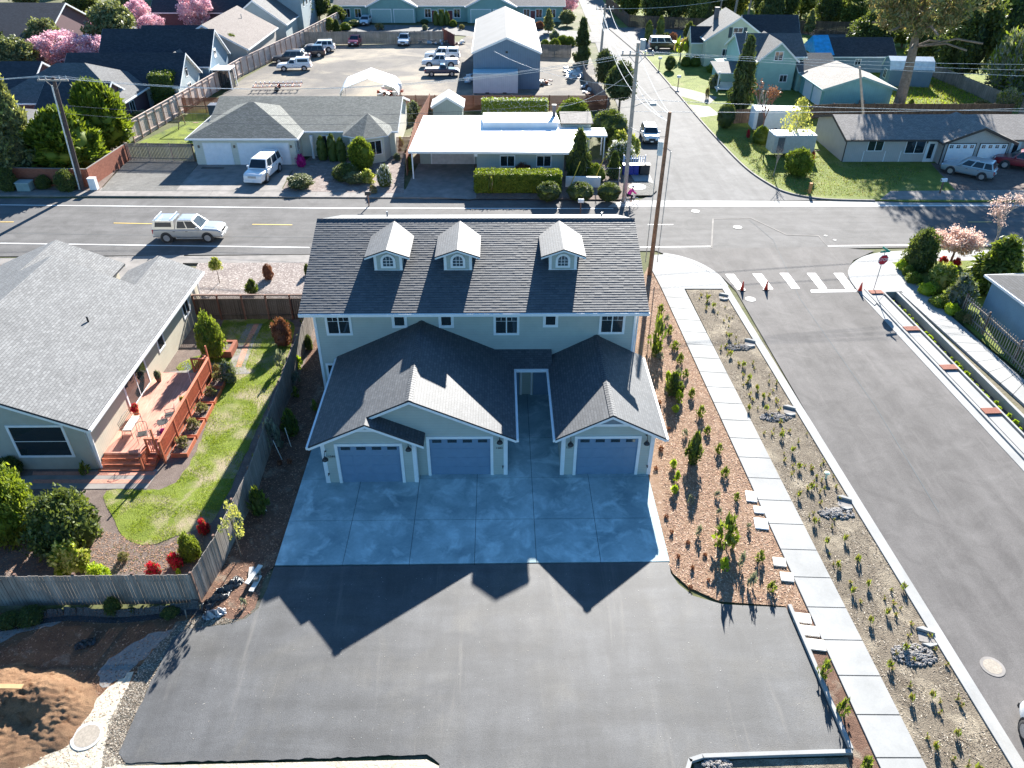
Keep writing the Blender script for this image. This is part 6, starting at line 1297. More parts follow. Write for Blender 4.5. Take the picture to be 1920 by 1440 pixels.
# ------------------------------------------------------------------ utility poles and wires
M_pole = plain('pole_timber', col(.26, .13, .075), .9, var=.3, sc=5, bmp=.3); M_poleg = plain('grey_pole_timber', col(.36, .31, .27), .9, var=.2, sc=5, bmp=.3); M_ins = plain('insulator', col(.35, .38, .40), .4)
def pole(label, base, top, h, r=.16, mat=None, arm=0, armz=.9, extra=None, grp=None):
    T = thing('utility_pole', label, 'utility pole', (base[0], base[1], 0)); t = Vector((top[0]-base[0], top[1]-base[1], h)); q = MB(); q.cyl((0, 0, 0), t, r, r*.68, 14); q.build('pole', mat or M_poleg, T, smooth=False); pts = []
    if arm:
        c = t*(armz); q = MB(); q.box(c.x-arm, c.y-.2, c.z-.06, c.x+arm, c.y-.08, c.z+.08); [q.tube([(c.x+s*arm*.5, c.y-.13, c.z-.05), (c.x, c.y-.13, c.z-.75)], .025) for s in (-1, 1)]; q.build('crossarm', M_poleg, T)
        for x in (-arm*.9, -arm*.45, arm*.45, arm*.9): q = MB(); q.lathe([(.05, 0), (.07, .08), (.04, .12), (.07, .2), (.03, .3)], 8, c=(c.x+x, c.y-.14, c.z+.08)); q.build('insulator', M_ins, T); pts.append(Vector((base[0]+c.x+x, base[1]+c.y-.14, c.z+.36)))
    return T, pts, Vector((base[0]+t.x, base[1]+t.y, h))
def topof(base, px, py):
    d = _ray(px, py); t = math.hypot(base[0], base[1])/math.hypot(d.x, d.y); return (t*d.x, t*d.y), CAM_H+t*d.z
bC = G(1218, 515); tC, hC = topof(bC, 1256, 210); TC, _, C_top = pole('bare brown timber pole at the corner beside the new house', bC, tC, hC, .17, M_pole)
q = MB(); [q.tube([(x, 0, 1.0), (x, 0, hC*.78), (x*.2, 0, hC*.8)], .03) for x in (-.42, .45)]; q.build('conduit', M_grey, TC)
q = MB(); q.box(-.45, -.2, hC*.76, -.16, .2, hC*.84); q.build('junction_box', plain('pale_box', col(.55, .58, .58), .5), TC)
bB = G(1170, 376); tB, hB = topof(bB, 1197, 80); TB, pB, B_top = pole('tall grey utility pole with crossarm by the cyclist', bB, tB, hB, .2, M_poleg, 1.35, .93)
q = MB(); q.cyl((.35, -.1, hB*.93+.4), (.35, -.1, hB*.93+1.2), .22, .22, 12); q.build('transformer', M_ins, TB); q = MB(); q.tube([(0, 0, hB*.62), (1.0, -.2, hB*.655), (1.5, -.3, hB*.65)], .03); q.box(1.4, -.5, hB*.635, 1.9, -.15, hB*.655); q.build('street_light', M_ins, TB)
bA = G(1122, 150); tA, hA = topof(bA, 1135, 8); TA, pA, A_top = pole('distant grey utility pole beside the side road conifer', bA, tA, hA, .2, M_poleg, 1.2, .94)
bL = G(156, 357); tL, hL = topof(bL, 99, 143); TL, pL, L_top = pole('dark leaning pole with pale conduit by the brick garden wall', bL, tL, hL, .2, plain('dark_pole', col(.08, .055, .05), .9, var=.3, sc=5), 1.3, .97)
tv = Vector((tL[0]-bL[0], tL[1]-bL[1], hL)); q = MB(); [q.cyl((-.2-.07*k, -.12, .1), tuple(tv*.93+Vector((-.2-.07*k, -.12, 0))), .035, .035, 6) for k in range(2)]; q.build('conduit', plain('pale_conduit', col(.6, .62, .62), .5), TL)
bD = (43.0, 89.5, 0); tD, hD = topof(bD, 1612, 125); TD, pD, D_top = pole('thin pale pole behind the ranch duplex roof ridge', bD, tD, hD, .17, plain('pinkish_pole', col(.42, .33, .28), .9))
M_wire2 = plain('overhead_wire', col(.60, .60, .60), .5); M_wire3 = plain('dark_wire', col(.12, .12, .13), .6)
def wire(a, b_, sag, label, r=.022, m=None, n=14):
    a = Vector(a); b_ = Vector(b_); q = MB(); pts = [a.lerp(b_, i/n)-Vector((0, 0, sag*4*(i/n)*(1-i/n))) for i in range(n+1)]; q.tube(pts, r, 5); o = q.build('overhead_wire', m or M_wire2, loc=tuple(a)); tag(o, label, 'wire', 'overhead wires'); return o
for i in range(3): wire(pA[i], pB[i], 1.3, 'pale overhead wires between the distant pole and the tall crossarm pole')
for i in range(2): wire(A_top-Vector((.2*i, 0, 1.5+i*.5)), C_top-Vector((0, 0, .15+.5*i)), 1.5+.6*i, 'pale overhead wires sagging from the distant pole to the bare brown pole')
wire(B_top-Vector((0, 0, .4)), C_top-Vector((0, 0, .1)), .4, 'pale overhead wires between the crossarm pole and the bare brown pole'); wire(B_top-Vector((0, 0, 3)), C_top-Vector((0, 0, .6)), .4, 'pale overhead wires between the crossarm pole and the bare brown pole')
for i in range(3): wire(pB[i+1]-Vector((0, 0, .1)), (95, 62+i*4, 11.5+i*.35), 1.2, 'grey overhead wires running off to the right above the ranch roof', r=.015)
for i in range(2): wire(B_top-Vector((0, 0, 4.4+i)), (95, 68+i*5, 8.2+i*.6), 1.0, 'lower grey overhead wires running to the right across the ranch roof', r=.02, m=M_wire2)
for i in range(3): wire(pL[i], pB[i]-Vector((0, 0, .3)), 1.8, 'thin overhead wires crossing above the cream house from the leaning pole', r=.014, m=M_wire2)
for i in range(2): wire(L_top*1.0-Vector((0, 0, 2.4+i*.7)), B_top-Vector((0, 0, 4.2+i*.8)), 1.2, 'lower thin wires crossing in front of the cream house', r=.016, m=M_wire3)
for i in range(3): wire(pL[i], (-110, 66+i, 9.6+.3*i), 1.2, 'thin wires leaving the leaning pole to the left', r=.016, m=M_wire2)
wire(A_top-Vector((0, 0, .5)), (55, 150, 9), 1.5, 'pale wire from the distant pole toward the lemon farmhouse'); wire(B_top-Vector((0, 0, 2.0)), (6.4, 82.5, 3.9), .6, 'service wire down to the white flat roofed house', r=.016); wire(B_top-Vector((0, 0, 3.4)), (-.5, 103, 5.5), .8, 'service wire to the blue workshop gable', r=.014)
wire(C_top-Vector((0, 0, 1.6)), (10.9, 64.5, 7), .3, 'dark looping wire hanging from the bare brown pole', r=.02, m=M_wire3)
for i, (a, b_) in enumerate((((1068, 352), (1128, 322)), ((1112, 345), (1127, 320)))):
    A_ = G(*a, .1); q = MB(); q.cyl((0, 0, 0), (.9, .3, 2.4), .035, .035, 8); T = thing('guy_wire_guard', ('yellow guy wire guard beside the low white wall', 'second yellow guy wire guard nearer the conical shrub')[i], 'guard', tuple(A_)); q.build('sleeve', plain('safety_yellow', col(.75, .52, .05), .5), T)
T = thing('guy_wire_guard', 'yellow guy wire guard by the leaning pole in the roadside shrubs', 'guard', at(82, 338, .1)); MB().cyl((0, 0, 0), (.55, .4, 1.9), .035, .035, 8).build('sleeve', MATS['safety_yellow'], T)
# ------------------------------------------------------------------ signs, cones, boxes, covers
bS = G(1638, 543, .08); T = thing('stop_sign', 'red octagonal STOP sign on a thin post with green street name blades', 'sign', tuple(bS), R(12)); hs = 2.35
q = MB(); q.cyl((0, 0, 0), (.0, 0, 3.05), .03, .03, 8); q.build('post', M_grey, T)
M_sred = plain('sign_red', col(.50, .012, .035), .45, var=.03); M_swh = plain('sign_white', col(.8, .8, .8), .45); M_sgr = plain('sign_green', col(.0, .26, .18), .45)
def octa(r, y): return [(r*math.cos(R(22.5+45*k)), y, hs+r*math.sin(R(22.5+45*k))) for k in range(8)]
q = MB(); A_, B_ = octa(.405, -.05), octa(.405, -.035); q.face(A_, 0); q.face(B_[::-1], 1); [q.face([A_[i], B_[i], B_[(i+1) % 8], A_[(i+1) % 8]], 1) for i in range(8)]; F_ = q.build('sign_border', [M_swh, M_grey], T)
q = MB(); q.face(octa(.375, -.055)); q.build('sign_face', M_sred, F_); text_mesh('STOP', .30, M_swh, Matrix.Translation((0, -.058, hs-.0)), F_, 'sign_lettering', ext=.002)
q = MB(); q.box(-.38, -.012, 2.88, .38, .012, 3.03); q.build('street_name_blade', M_sgr, T); q = MB(); q.box(-.012, -.36, 3.05, .012, .36, 3.2); q.build('street_name_blade', M_sgr, T)
cone = None
for i, (px, py, lab) in enumerate([(1391, 544, 'orange traffic cone on the crosswalk stripe nearest the planting strip'), (1436, 543, 'orange traffic cone, middle of the three on the crosswalk'), (1612, 546, 'orange traffic cone beside the stop sign kerb')]):
    p = at(px, py, .02)
    if cone is None:
        cone = thing('traffic_cone', lab, 'cone', p, .2, 'traffic cones'); q = MB(); q.box(-.19, -.19, 0, .19, .19, .035); q.build('base', M_blk, cone); q = MB(); q.lathe([(.145, .035), (.03, .70), (.02, .71)], 16); q.build('cone', plain('cone_orange', col(.75, .07, .04), .5), cone, smooth=True); q = MB(); q.lathe([(.098, .28), (.074, .40)], 16); q.build('reflective_band', M_swh, cone)
    else: clone(cone, p, rnd.random(), label=lab, group='traffic cones')
def disc(name, label, px, py, r, z, m, cat='manhole cover', ring=None):
    T = thing(name, label, cat, at(px, py, z)); q = MB(); q.lathe([(r, 0), (r, .012)], 28); q.build('cover', m, T)
    if ring: q = MB(); q.lathe([(r+.002, 0), (r+.11, 0), (r+.11, .008), (r+.002, .008)], 28); q.build('frame', ring, T)
    q = MB()
    for rr in (.3, .55, .8): 
        n_ = 24
        for k in range(n_): a, b_ = 2*math.pi*k/n_, 2*math.pi*(k+.6)/n_; q.face([(r*rr*math.cos(a), r*rr*math.sin(a), .014), (r*(rr+.08)*math.cos(a), r*(rr+.08)*math.sin(a), .014), (r*(rr+.08)*math.cos(b_), r*(rr+.08)*math.sin(b_), .014), (r*rr*math.cos(b_), r*rr*math.sin(b_), .014)])
    q.build('relief', M_iron, T)
disc('manhole_cover', 'round rusty manhole cover near the lower right of the street', 1861, 1250, .33, .016, M_iron, ring=M_conc_old); disc('manhole_cover', 'large round manhole cover lying in the pale sand', 163, 1380, .42, .03, M_iron, ring=M_paleiron)
disc('manhole_cover', 'pale round manhole cover just below the crosswalk', 1407, 561, .36, .016, M_paleiron); disc('manhole_cover', 'pale round manhole cover inside the patched asphalt outline', 1383, 426, .36, .016, M_paleiron); disc('manhole_cover', 'pale round manhole cover above the patched asphalt outline', 1304, 396, .36, .016, M_paleiron)
disc('manhole_cover', 'pale disc in the pebble corner beside the cyclist', 1195, 350, .8, .13, M_paleiron); disc('valve_cover', 'small valve cover right of the patched asphalt', 1548, 442, .14, .016, M_paleiron, 'valve cover'); disc('valve_cover', 'small valve cover near the stop sign kerb line', 1565, 450, .14, .016, M_paleiron, 'valve cover')
M_lid = plain('concrete_lid', col(.62, .57, .50), .85, var=.08, sc=8)
LIDS = [(1408, 932, .5, .72, 'pale rectangular lid highest beside the new sidewalk'), (1422, 957, .45, .45, 'small square lid between the two larger pale lids'), (1427, 983, .62, .72, 'rounded white lid beside the new sidewalk'), (1461, 1055, .55, .5, 'square lid with a round pattern, upper of two'), (1475, 1083, .55, .5, 'square lid with a round pattern, lower of two'),
        (1503, 1160, .72, .5, 'concrete lid highest along the lot kerb'), (1517, 1184, .72, .5, 'concrete lid in the middle along the lot kerb'), (1529, 1210, .72, .52, 'concrete lid lowest along the lot kerb')]
for px, py, a, b_, lab in LIDS:
    T = thing('utility_box_lid', lab, 'utility lid', at(px, py, .02), R(-9)); q = MB(); q.box(-a/2, -b_/2, 0, a/2, b_/2, .07); q.build('lid', M_lid if py > 1000 else M_white, T, bevel=.015 if py != 983 else .06); q = MB(); q.lathe([(.12, .071), (.16, .075)], 16); q.build('knob_ring', M_paleiron, T)
for px, py, lab in ((1430, 466+10, 'highest'), ):
    pass
INL = [(1362, 558, 'nearest the crosswalk'), (1412, 645, 'second below the crosswalk'), (1487, 772, 'beside the upper pebble pile'), (1592, 945, 'beside the middle pebble pile'), (1747, 1197, 'beside the lowest pebble pile')]
for px, py, lab in INL:
    T = thing('curb_inlet', 'small concrete kerb inlet apron ' + lab, 'kerb inlet', at(px, py, .03), R(-17)); q = MB(); q.prism([(-.55, .28), (.12, .18), (.12, .28), (-.3, .42)], 0, .14); q.build('wing_wall', M_conc, T); q = MB(); q.prism([(-.45, -.42), (.12, -.26), (.12, -.34), (-.15, -.5)], 0, .10); q.build('wing_wall', M_conc, T); q = MB(); q.prism([(-.5, -.28), (.12, -.25), (.12, .17), (-.5, .2)], 0, .025); q.build('apron', M_conc_old, T)
M_stone = ground_mat('river_stone', col(.28, .26, .25), col(.48, .45, .42), .5, 8, 30)
def stones(label, px, py, rx, ry, n_, z=.03, s=.07):
    q = MB(); rg2 = random.Random(px)
    for i in range(n_):
        a, rr = rg2.uniform(0, 6.28), math.sqrt(rg2.random()); ss = s*rg2.uniform(.5, 1.2); q.blob((rx*rr*math.cos(a), ry*rr*math.sin(a), .1*(1-rr)+ss*.3), (ss, ss*rg2.uniform(.6, 1), ss*.6), 5, 0, .15, rg2)
    o = q.build('pebble_pile', M_stone, loc=None); o.location = at(px, py, z); o['kind'] = 'stuff'; tag(o, label, 'pebbles')
stones('grey pebbles below the crosswalk inlet', 1385, 652, .9, .35, 150); stones('grey pebble pile beside the upper inlet', 1455, 783, .9, .4, 190); stones('grey pebble pile beside the middle inlet', 1568, 963, .85, .38, 220); stones('large grey pebble pile beside the lowest inlet', 1712, 1228, .85, .5, 330); stones('pebbles at the lower kerb island', 1345, 1436, .5, .25, 120)
# stormwater planter between the street and the raised sidewalk
def V2(px, py, z): return Vector(G(px, py, z))
K0, K1 = V2(1626, 549, .08), V2(1909, 849, .08); dk = (K1-K0); K2 = K0+dk*2.4
C0_, C1_ = V2(1663, 553, -.05), V2(1897, 786, -.05); C2_ = C0_+(C1_-C0_)*2.4
q = MB(); nn_ = Vector((dk.y, -dk.x, 0)).normalized()
def band(mb, a, b_, w0, w1, z0, z1, m=0): mb.prism([tuple((a+nn_*w0)[:2]), tuple((b_+nn_*w0)[:2]), tuple((b_+nn_*w1)[:2]), tuple((a+nn_*w1)[:2])], z0, z1, m)
if nn_.x < 0: nn_ = -nn_
band(q, K0, K2, -.52, -.0, -.3, .03); struct(q, 'gutter', M_conc)
q = MB(); band(q, K0-dk*.03, K2, .0, .16, -.6, .12); struct(q, 'kerb', M_conc)
q = MB(); band(q, K0, K2, .28, 1.02, -.6, .06); struct(q, 'planter_walk', M_conc)
q = MB(); band(q, K0, K2, 1.14, 1.26, -.6, .12); struct(q, 'planter_kerb', M_conc)
q = MB(); band(q, K0-dk*.02, K2, .0, 2.5, -.8, -.42); struct(q, 'planter_soil', M_bed)
q = MB(); e0_ = K0-dk*.003; q.prism([tuple((e0_)[:2]), tuple((e0_+nn_*2.45)[:2]), tuple((e0_-dk*.012+nn_*2.45)[:2]), tuple((e0_-dk*.012)[:2])], -.6, .10); struct(q, 'planter_wall', M_conc)
q = MB(); band(q, K0, K2, 2.12, 2.3, -.6, .095); struct(q, 'planter_wall', M_conc)
for t in (.0, .29, .55, .80, 1.1):
    a = K0+dk*t; T = thing('drain_grate', 'rusty slotted drain grate across the planter channel, ' + ('nearest the stop sign', 'second from the stop sign', 'third from the stop sign', 'fourth from the stop sign', 'beyond the frame edge')[[.0, .29, .55, .80, 1.1].index(t)], 'drain grate', tuple(a+nn_*.6), math.atan2(dk.y, dk.x)); q = MB()
    for k in range(7): q.box(-.25+.075*k, -.44, .07, -.2+.075*k, .5, .085)
    q.box(-.26, -.45, .065, .28, .51, .0705); q.build('grate', M_grate, T)
# kerbs of the lot
ek = [V2(*p, .03) for p in ((1476, 1137), (1590, 1405))]; q = MB(); a, b_ = ek; b_ = b_+(b_-a)*0
q.prism([tuple(a[:2]), (a.x+.14, a.y), (b_.x+.14, b_.y-.05), tuple(b_[:2])], 0, .17); struct(q, 'kerb', M_conc)
q = MB(); pts = [V2(*p, .03) for p in ((1283, 1450), (1290, 1425), (1315, 1417), (1400, 1414), (1490, 1411), (1594, 1408))]
for a, b_ in zip(pts[:-1], pts[1:]): d = (b_-a).normalized(); nv = Vector((-d.y, d.x, 0))*.14; q.prism([tuple(a[:2]), tuple(b_[:2]), tuple((b_-nv)[:2]), tuple((a-nv)[:2])], 0, .17)
struct(q, 'kerb', M_conc); sheet('planted_bed', [(1300, 1432), (1400, 1424), (1590, 1420), (1600, 1470), ('w', 11.6, 9), ('w', 6.2, 9)], .02, M_soil)
for i, (px, py, lab) in enumerate(((1548, 897, 'pale green round cap standing in the planting strip'), )):
    T = thing('cleanout_cap', lab, 'cap', at(px, py, .03)); q = MB(); q.cyl((0, 0, 0), (0, 0, .35), .05); q.lathe([(.13, .33), (.13, .37), (.05, .40)], 14); q.build('cap', plain('pale_green', col(.42, .55, .46), .5), T)
# mailboxes, hydrant marker, bins
def mailbox(label, px, py, m, h=1.1, z=.1): T = thing('mailbox', label, 'mailbox', at(px, py, z)); q = MB(); q.box(-.05, -.05, 0, .05, .05, h); q.build('post', M_fpost, T); q = MB(); q.box(-.25, -.13, h, .25, .13, h+.18); q.cyl((-.25, 0, h+.18), (.25, 0, h+.18), .13, .13, 12); q.build('box', m, T)
mailbox('white and black mailbox on the ranch lawn by the road', 1762, 362, M_white); mailbox('mailbox on the road shoulder behind the main roof ridge', 1088, 400, M_white, 1.0, 0); mailbox('dark stand-in for a shadow on the cream house side of the road', 692, 386, M_blk, 1.0, 0)  # the black one is added in place of a dark shadow on the sidewalk
mailbox('pale mailbox along the side road grass', 1236, 127, M_white, 1.2); mailbox('white mailbox by the mint cottage driveway', 1271, 163, M_white, 1.2)
T = thing('bollard', 'orange wooden post at the lawn corner by the kerb', 'post', at(1517, 362, .1)); MB().box(-.12, -.12, 0, .12, .12, .95).build('post', plain('orange_timber', col(.52, .24, .08), .8), T)
T = thing('utility_cabinet', 'grey green utility cabinet beside the brick garden wall', 'cabinet', at(50, 356, .1)); q = MB(); q.box(-.6, -.45, 0, .6, .45, .75); q.build('cabinet', plain('cabinet_green', col(.22, .30, .30), .5), T, bevel=.03); q = MB(); q.box(-.64, -.49, .751, .64, .49, .82); q.build('lid', plain('cabinet_lid', col(.34, .42, .42), .5), T)
T = thing('utility_cabinet', 'white upright utility cabinet by the brick wall corner', 'cabinet', at(178, 355, .1)); q = MB(); q.box(-.32, -.25, 0, .32, .25, 1.05); q.build('cabinet', M_white, T, bevel=.02); q = MB(); q.box(-.34, -.27, 1.051, .34, .27, 1.1); q.build('lid', M_white, T)
M_bin = plain('bin_blue', col(.02, .04, .30), .5); BX = [(1172, 0), (1182, 1), (1192, 0), (1203, 2), (1212, 2)]
for i, (px, c_) in enumerate(BX):
    T = thing('recycling_bin', ('leftmost blue bin behind the grey pole', 'second blue bin from the pole', 'third blue bin from the pole', 'dark bin between blue bins and the kerb', 'dark bin nearest the parked white car')[i], 'bin', at(px, 327, .12), rnd.uniform(-.2, .2)); m_ = M_bin if c_ < 2 else M_blk; q = MB(); q.prism([(-.24, -.26), (.24, -.26), (.28, .3), (-.28, .3)], .05, .95); q.build('bin', m_, T, bevel=.02); q = MB(); q.box(-.3, -.3, .951, .3, .34, 1.02); q.build('lid', m_, T); q = MB(); q.cyl((-.28, .3, .12), (.28, .3, .12), .11, .11, 10); q.build('wheel_axle', M_blk, T)
T = thing('doormat', 'dark patterned doormat before the white garage door', 'doormat', at(399, 315, .118)); q = MB(); q.box(-1.1, -.2, 0, 1.1, .2, .02); q.build('mat', M_blk, T)
# planks, plastic and timber near the lot
M_pls = plain('black_plastic_film', col(.02, .022, .025), .22, var=.3, sc=6, spec=.8, bmp=1.0)
T = thing('plank_stack', 'loose pale planks leaning together at the edge of the asphalt', 'planks', at(478, 1085, .02), 0)
for i, (x, y, z, a, b_, L) in enumerate(((0, .0, .25, R(72), .0, 1.05), (.12, -.32, .05, R(80), 0, .85), (-.22, .3, .05, R(100), 0, .55))):
    q = MB(Matrix.Translation((x, y, z)) @ Matrix.Rotation(a, 4, 'Z') @ Matrix.Rotation(b_, 4, 'Y')); q.box(-L/2, -.1, 0, L/2, .1, .05); q.build('plank', plain('pale_lumber', col(.62, .60, .56), .8), T)
q = MB(); q.box(-.18, -.25, 0, .22, -.05, .25); q.box(-.05, .1, 0, .2, .3, .25); q.build('block', M_fgrey, T)
def crumple(label, px, py, L, W_, rz, m, hgt=.25, seed=1, z=.02, name='plastic_sheet', cat='plastic sheet'):
    rg2 = random.Random(seed); q = MB(); nx, ny = 26, 10; P = [[None]*(ny+1) for _ in range(nx+1)]
    for i in range(nx+1):
        for j in range(ny+1):
            u, v = i/nx*2-1, j/ny*2-1; e = max(0, 1-abs(v)**2)*max(0, 1-abs(u)**3); P[i][j] = Vector((u*L/2+rg2.uniform(-.03, .03), v*W_/2*(1-.3*abs(u))*(1+.2*math.sin(u*7+seed))+rg2.uniform(-.03, .03), hgt*e*(.6+.5*math.sin(u*11+v*5))*.8+rg2.uniform(0, .05)+.01))
    for i in range(nx):
        for j in range(ny): q.face([P[i][j], P[i+1][j], P[i+1][j+1], P[i][j+1]])
    o = q.build(name, m, loc=None); o.location = at(px, py, z); o.rotation_euler = (0, 0, rz); tag(o, label, cat); return o
crumple('crumpled black plastic sheet beside the fence corner and the planks', 418, 1112, 1.9, .6, R(55), M_pls, .3, 2); crumple('silvery end of the crumpled plastic by the fence corner', 402, 1152, .9, .5, R(20), plain('grey_plastic_film', col(.3, .31, .33), .25, spec=.8, bmp=1), .3, 5, name='plastic_sheet'); crumple('small black plastic bag on the dark bark dirt', 160, 1208, .75, .4, R(25), M_pls, .22, 9, name='plastic_bag', cat='plastic bag')
q = MB(); rg2 = random.Random(4); pts = [G(x, y, 0) for x, y in ((-60, 1182), (40, 1168), (120, 1154), (220, 1157), (300, 1150), (372, 1142), (386, 1164))]; pr_ = None
for i, p in enumerate(pts):
    pass
fp = curve_pts([tuple(p[:2]) for p in pts], 8)
for a, b_ in zip(fp[:-1], fp[1:]):
    o1, o2 = rg2.uniform(-.06, .06), rg2.uniform(-.06, .06); q.face([(a[0], a[1]-.05, .0), (b_[0], b_[1]-.05, .0), (b_[0], b_[1]+.12+o2, .32), (a[0], a[1]+.12+o1, .32)]); q.face([(a[0], a[1]-.30, .012), (b_[0], b_[1]-.30, .012), (b_[0], b_[1]-.05, .03), (a[0], a[1]-.05, .03)])
o = q.build('silt_fence', M_pls, loc=None); tag(o, 'low black silt fence along the foot of the grey board fence', 'silt fence')
T = thing('timber_beam', 'yellow timber plank sticking out over the bark pile from the left edge', 'plank', at(-30, 1315, .0), 0); q = MB(Matrix.Translation((0, 0, .92)) @ Matrix.Rotation(R(3), 4, 'Y')); q.box(-1.2, -.09, 0, 1.7, .09, .05); q.build('beam', plain('yellow_lumber', col(.46, .28, .13), .7), T)
q = MB(); q.cyl((0, 0, 0), (.03, .02, .45), .025); o = q.build('stake', M_fgrey, loc=None); o.location = at(350, 1158, 0); tag(o, 'pale wooden stake leaning at the silt fence', 'stake')
# ------------------------------------------------------------------ cyclist
def figure(name, label, loc, rz, J, E_, Rr, mats):
    T = thing(name, label, 'person', loc, rz)
    def skin(nm, keys, edges, mat, parent, rad):
        me = bpy.data.meshes.new(nm); idx = {k: i for i, k in enumerate(keys)}; me.from_pydata([J[k] for k in keys], [(idx[a], idx[b_]) for a, b_ in edges], []); me.materials.append(mat)
        o = bpy.data.objects.new(nm, me); COL.objects.link(o); o.parent = parent; s_ = o.modifiers.new('skin', 'SKIN'); o.modifiers.new('sub', 'SUBSURF').levels = 1; o.modifiers['sub'].render_levels = 1
        for k, i in idx.items(): r_ = rad[k]; me.skin_vertices[0].data[i].radius = (r_, r_) if not hasattr(r_, '__len__') else r_
        me.skin_vertices[0].data[0].use_root = True; return o
    return T, skin
J = {'pel': (-.18, 0, .98), 'sp': (-.06, 0, 1.18), 'ch': (.08, 0, 1.36), 'nk': (.17, 0, 1.50), 'hd': (.20, 0, 1.60), 'ht': (.21, 0, 1.72)}
for s, n_ in ((1, 'l'), (-1, 'r')):
    k = .12 if s > 0 else -.02; J.update({'sh'+n_: (.10, .17*s, 1.42), 'el'+n_: (.30, .24*s, 1.20), 'wr'+n_: (.50, .25*s, 1.07), 'pm'+n_: (.57, .25*s, 1.04), 'hp'+n_: (-.17, .10*s, .93), 'kn'+n_: (.20, .12*s, .86-k*1.1), 'an'+n_: (.05, .11*s, .44-k*1.4), 'to'+n_: (.20, .11*s, .40-k*1.4)})
    for f in range(5): J['f%d%s' % (f, n_)] = (.63-.01*abs(f-2), .25*s+(f-2)*.018, 1.00-.004*f)
Tp_, skin = figure('person', 'cyclist in a bright pink jacket riding beside the tall grey pole', at(1180, 384, .0), R(8), J, None, None, None)
M_skin = plain('skin', col(.55, .32, .23), .6); M_pink = plain('pink_fabric', col(.85, .03, .28), .7); M_trs = plain('dark_trousers', col(.03, .03, .04), .8)
keys = list(J); rad = {k: .05 for k in J}; rad.update({'pel': .13, 'sp': .12, 'ch': (.13, .15), 'nk': .05, 'hd': .085, 'ht': .07})
for n_ in 'lr': rad.update({'sh'+n_: .06, 'el'+n_: .042, 'wr'+n_: .03, 'pm'+n_: .035, 'hp'+n_: .10, 'kn'+n_: .07, 'an'+n_: .045, 'to'+n_: .04}); rad.update({'f%d%s' % (f, n_): .009 for f in range(5)})
ed = [('pel', 'sp'), ('sp', 'ch'), ('ch', 'nk'), ('nk', 'hd'), ('hd', 'ht')]
for n_ in 'lr': ed += [('ch', 'sh'+n_), ('sh'+n_, 'el'+n_), ('el'+n_, 'wr'+n_), ('wr'+n_, 'pm'+n_), ('pel', 'hp'+n_), ('hp'+n_, 'kn'+n_), ('kn'+n_, 'an'+n_), ('an'+n_, 'to'+n_)]+[('pm'+n_, 'f%d%s' % (f, n_)) for f in range(5)]
skin('body', keys, ed, M_skin, Tp_, rad)
jk = ['sp', 'pel', 'ch']+[a+n_ for n_ in 'lr' for a in ('sh', 'el', 'wr')]; skin('jacket', jk, [('sp', 'pel'), ('sp', 'ch')]+[e for n_ in 'lr' for e in (('ch', 'sh'+n_), ('sh'+n_, 'el'+n_), ('el'+n_, 'wr'+n_))], M_pink, Tp_, {**{k: .07 for k in jk}, 'pel': .16, 'sp': .165, 'ch': .19, 'shl': .085, 'shr': .085, 'wrl': .045, 'wrr': .045})
tk = ['pel']+[a+n_ for n_ in 'lr' for a in ('hp', 'kn', 'an')]; skin('trousers', tk, [e for n_ in 'lr' for e in (('pel', 'hp'+n_), ('hp'+n_, 'kn'+n_), ('kn'+n_, 'an'+n_))], M_trs, Tp_, {**{k: .085 for k in tk}, 'pel': .145, 'hpl': .12, 'hpr': .12, 'anl': .055, 'anr': .055})
q = MB(); q.blob((.20, 0, 1.70), (.13, .105, .08), 12); q.build('helmet', M_ins, Tp_, smooth=True)
q = MB(); q.blob((.285, 0, 1.625), (.02, .015, .02), 6); [q.blob((.275, s*.03, 1.65), (.012, .012, .008), 6) for s in (-1, 1)]; q.blob((.275, 0, 1.59), (.012, .025, .006), 6); q.build('face', plain('face_features', col(.35, .15, .12), .6), Tp_)
T = thing('bicycle', 'white bicycle with thin wheels ridden by the pink cyclist', 'bicycle', at(1180, 384, .0), R(8)); M_frm = plain('bike_white', col(.75, .75, .76), .4)
for x in (-.52, .52):
    q = MB()
    for k in range(24): a, b_ = 2*math.pi*k/24, 2*math.pi*(k+1)/24; q.cyl((x+.33*math.cos(a), 0, .34+.33*math.sin(a)), (x+.33*math.cos(b_), 0, .34+.33*math.sin(b_)), .02, .02, 5)
    [q.cyl((x, 0, .34), (x+.33*math.cos(k*.785), 0, .34+.33*math.sin(k*.785)), .004, .004, 4) for k in range(8)]; q.build('wheel', M_rim, T)
q = MB(); q.tube([(-.52, 0, .34), (-.05, 0, .32), (.38, 0, .82), (-.18, 0, .80), (-.05, 0, .32)], .022); q.tube([(-.52, 0, .34), (-.18, 0, .80), (-.20, 0, .90)], .018); q.tube([(.52, 0, .34), (.38, 0, .82), (.36, 0, .98)], .02); q.build('frame', M_frm, T)
q = MB(); q.tube([(.5, -.28, 1.02), (.36, 0, 1.0), (.5, .28, 1.02)], .015); q.build('handlebar', M_blk, T); q = MB(); q.box(-.32, -.07, .88, -.06, .07, .93); q.build('saddle', M_blk, T, bevel=.02)
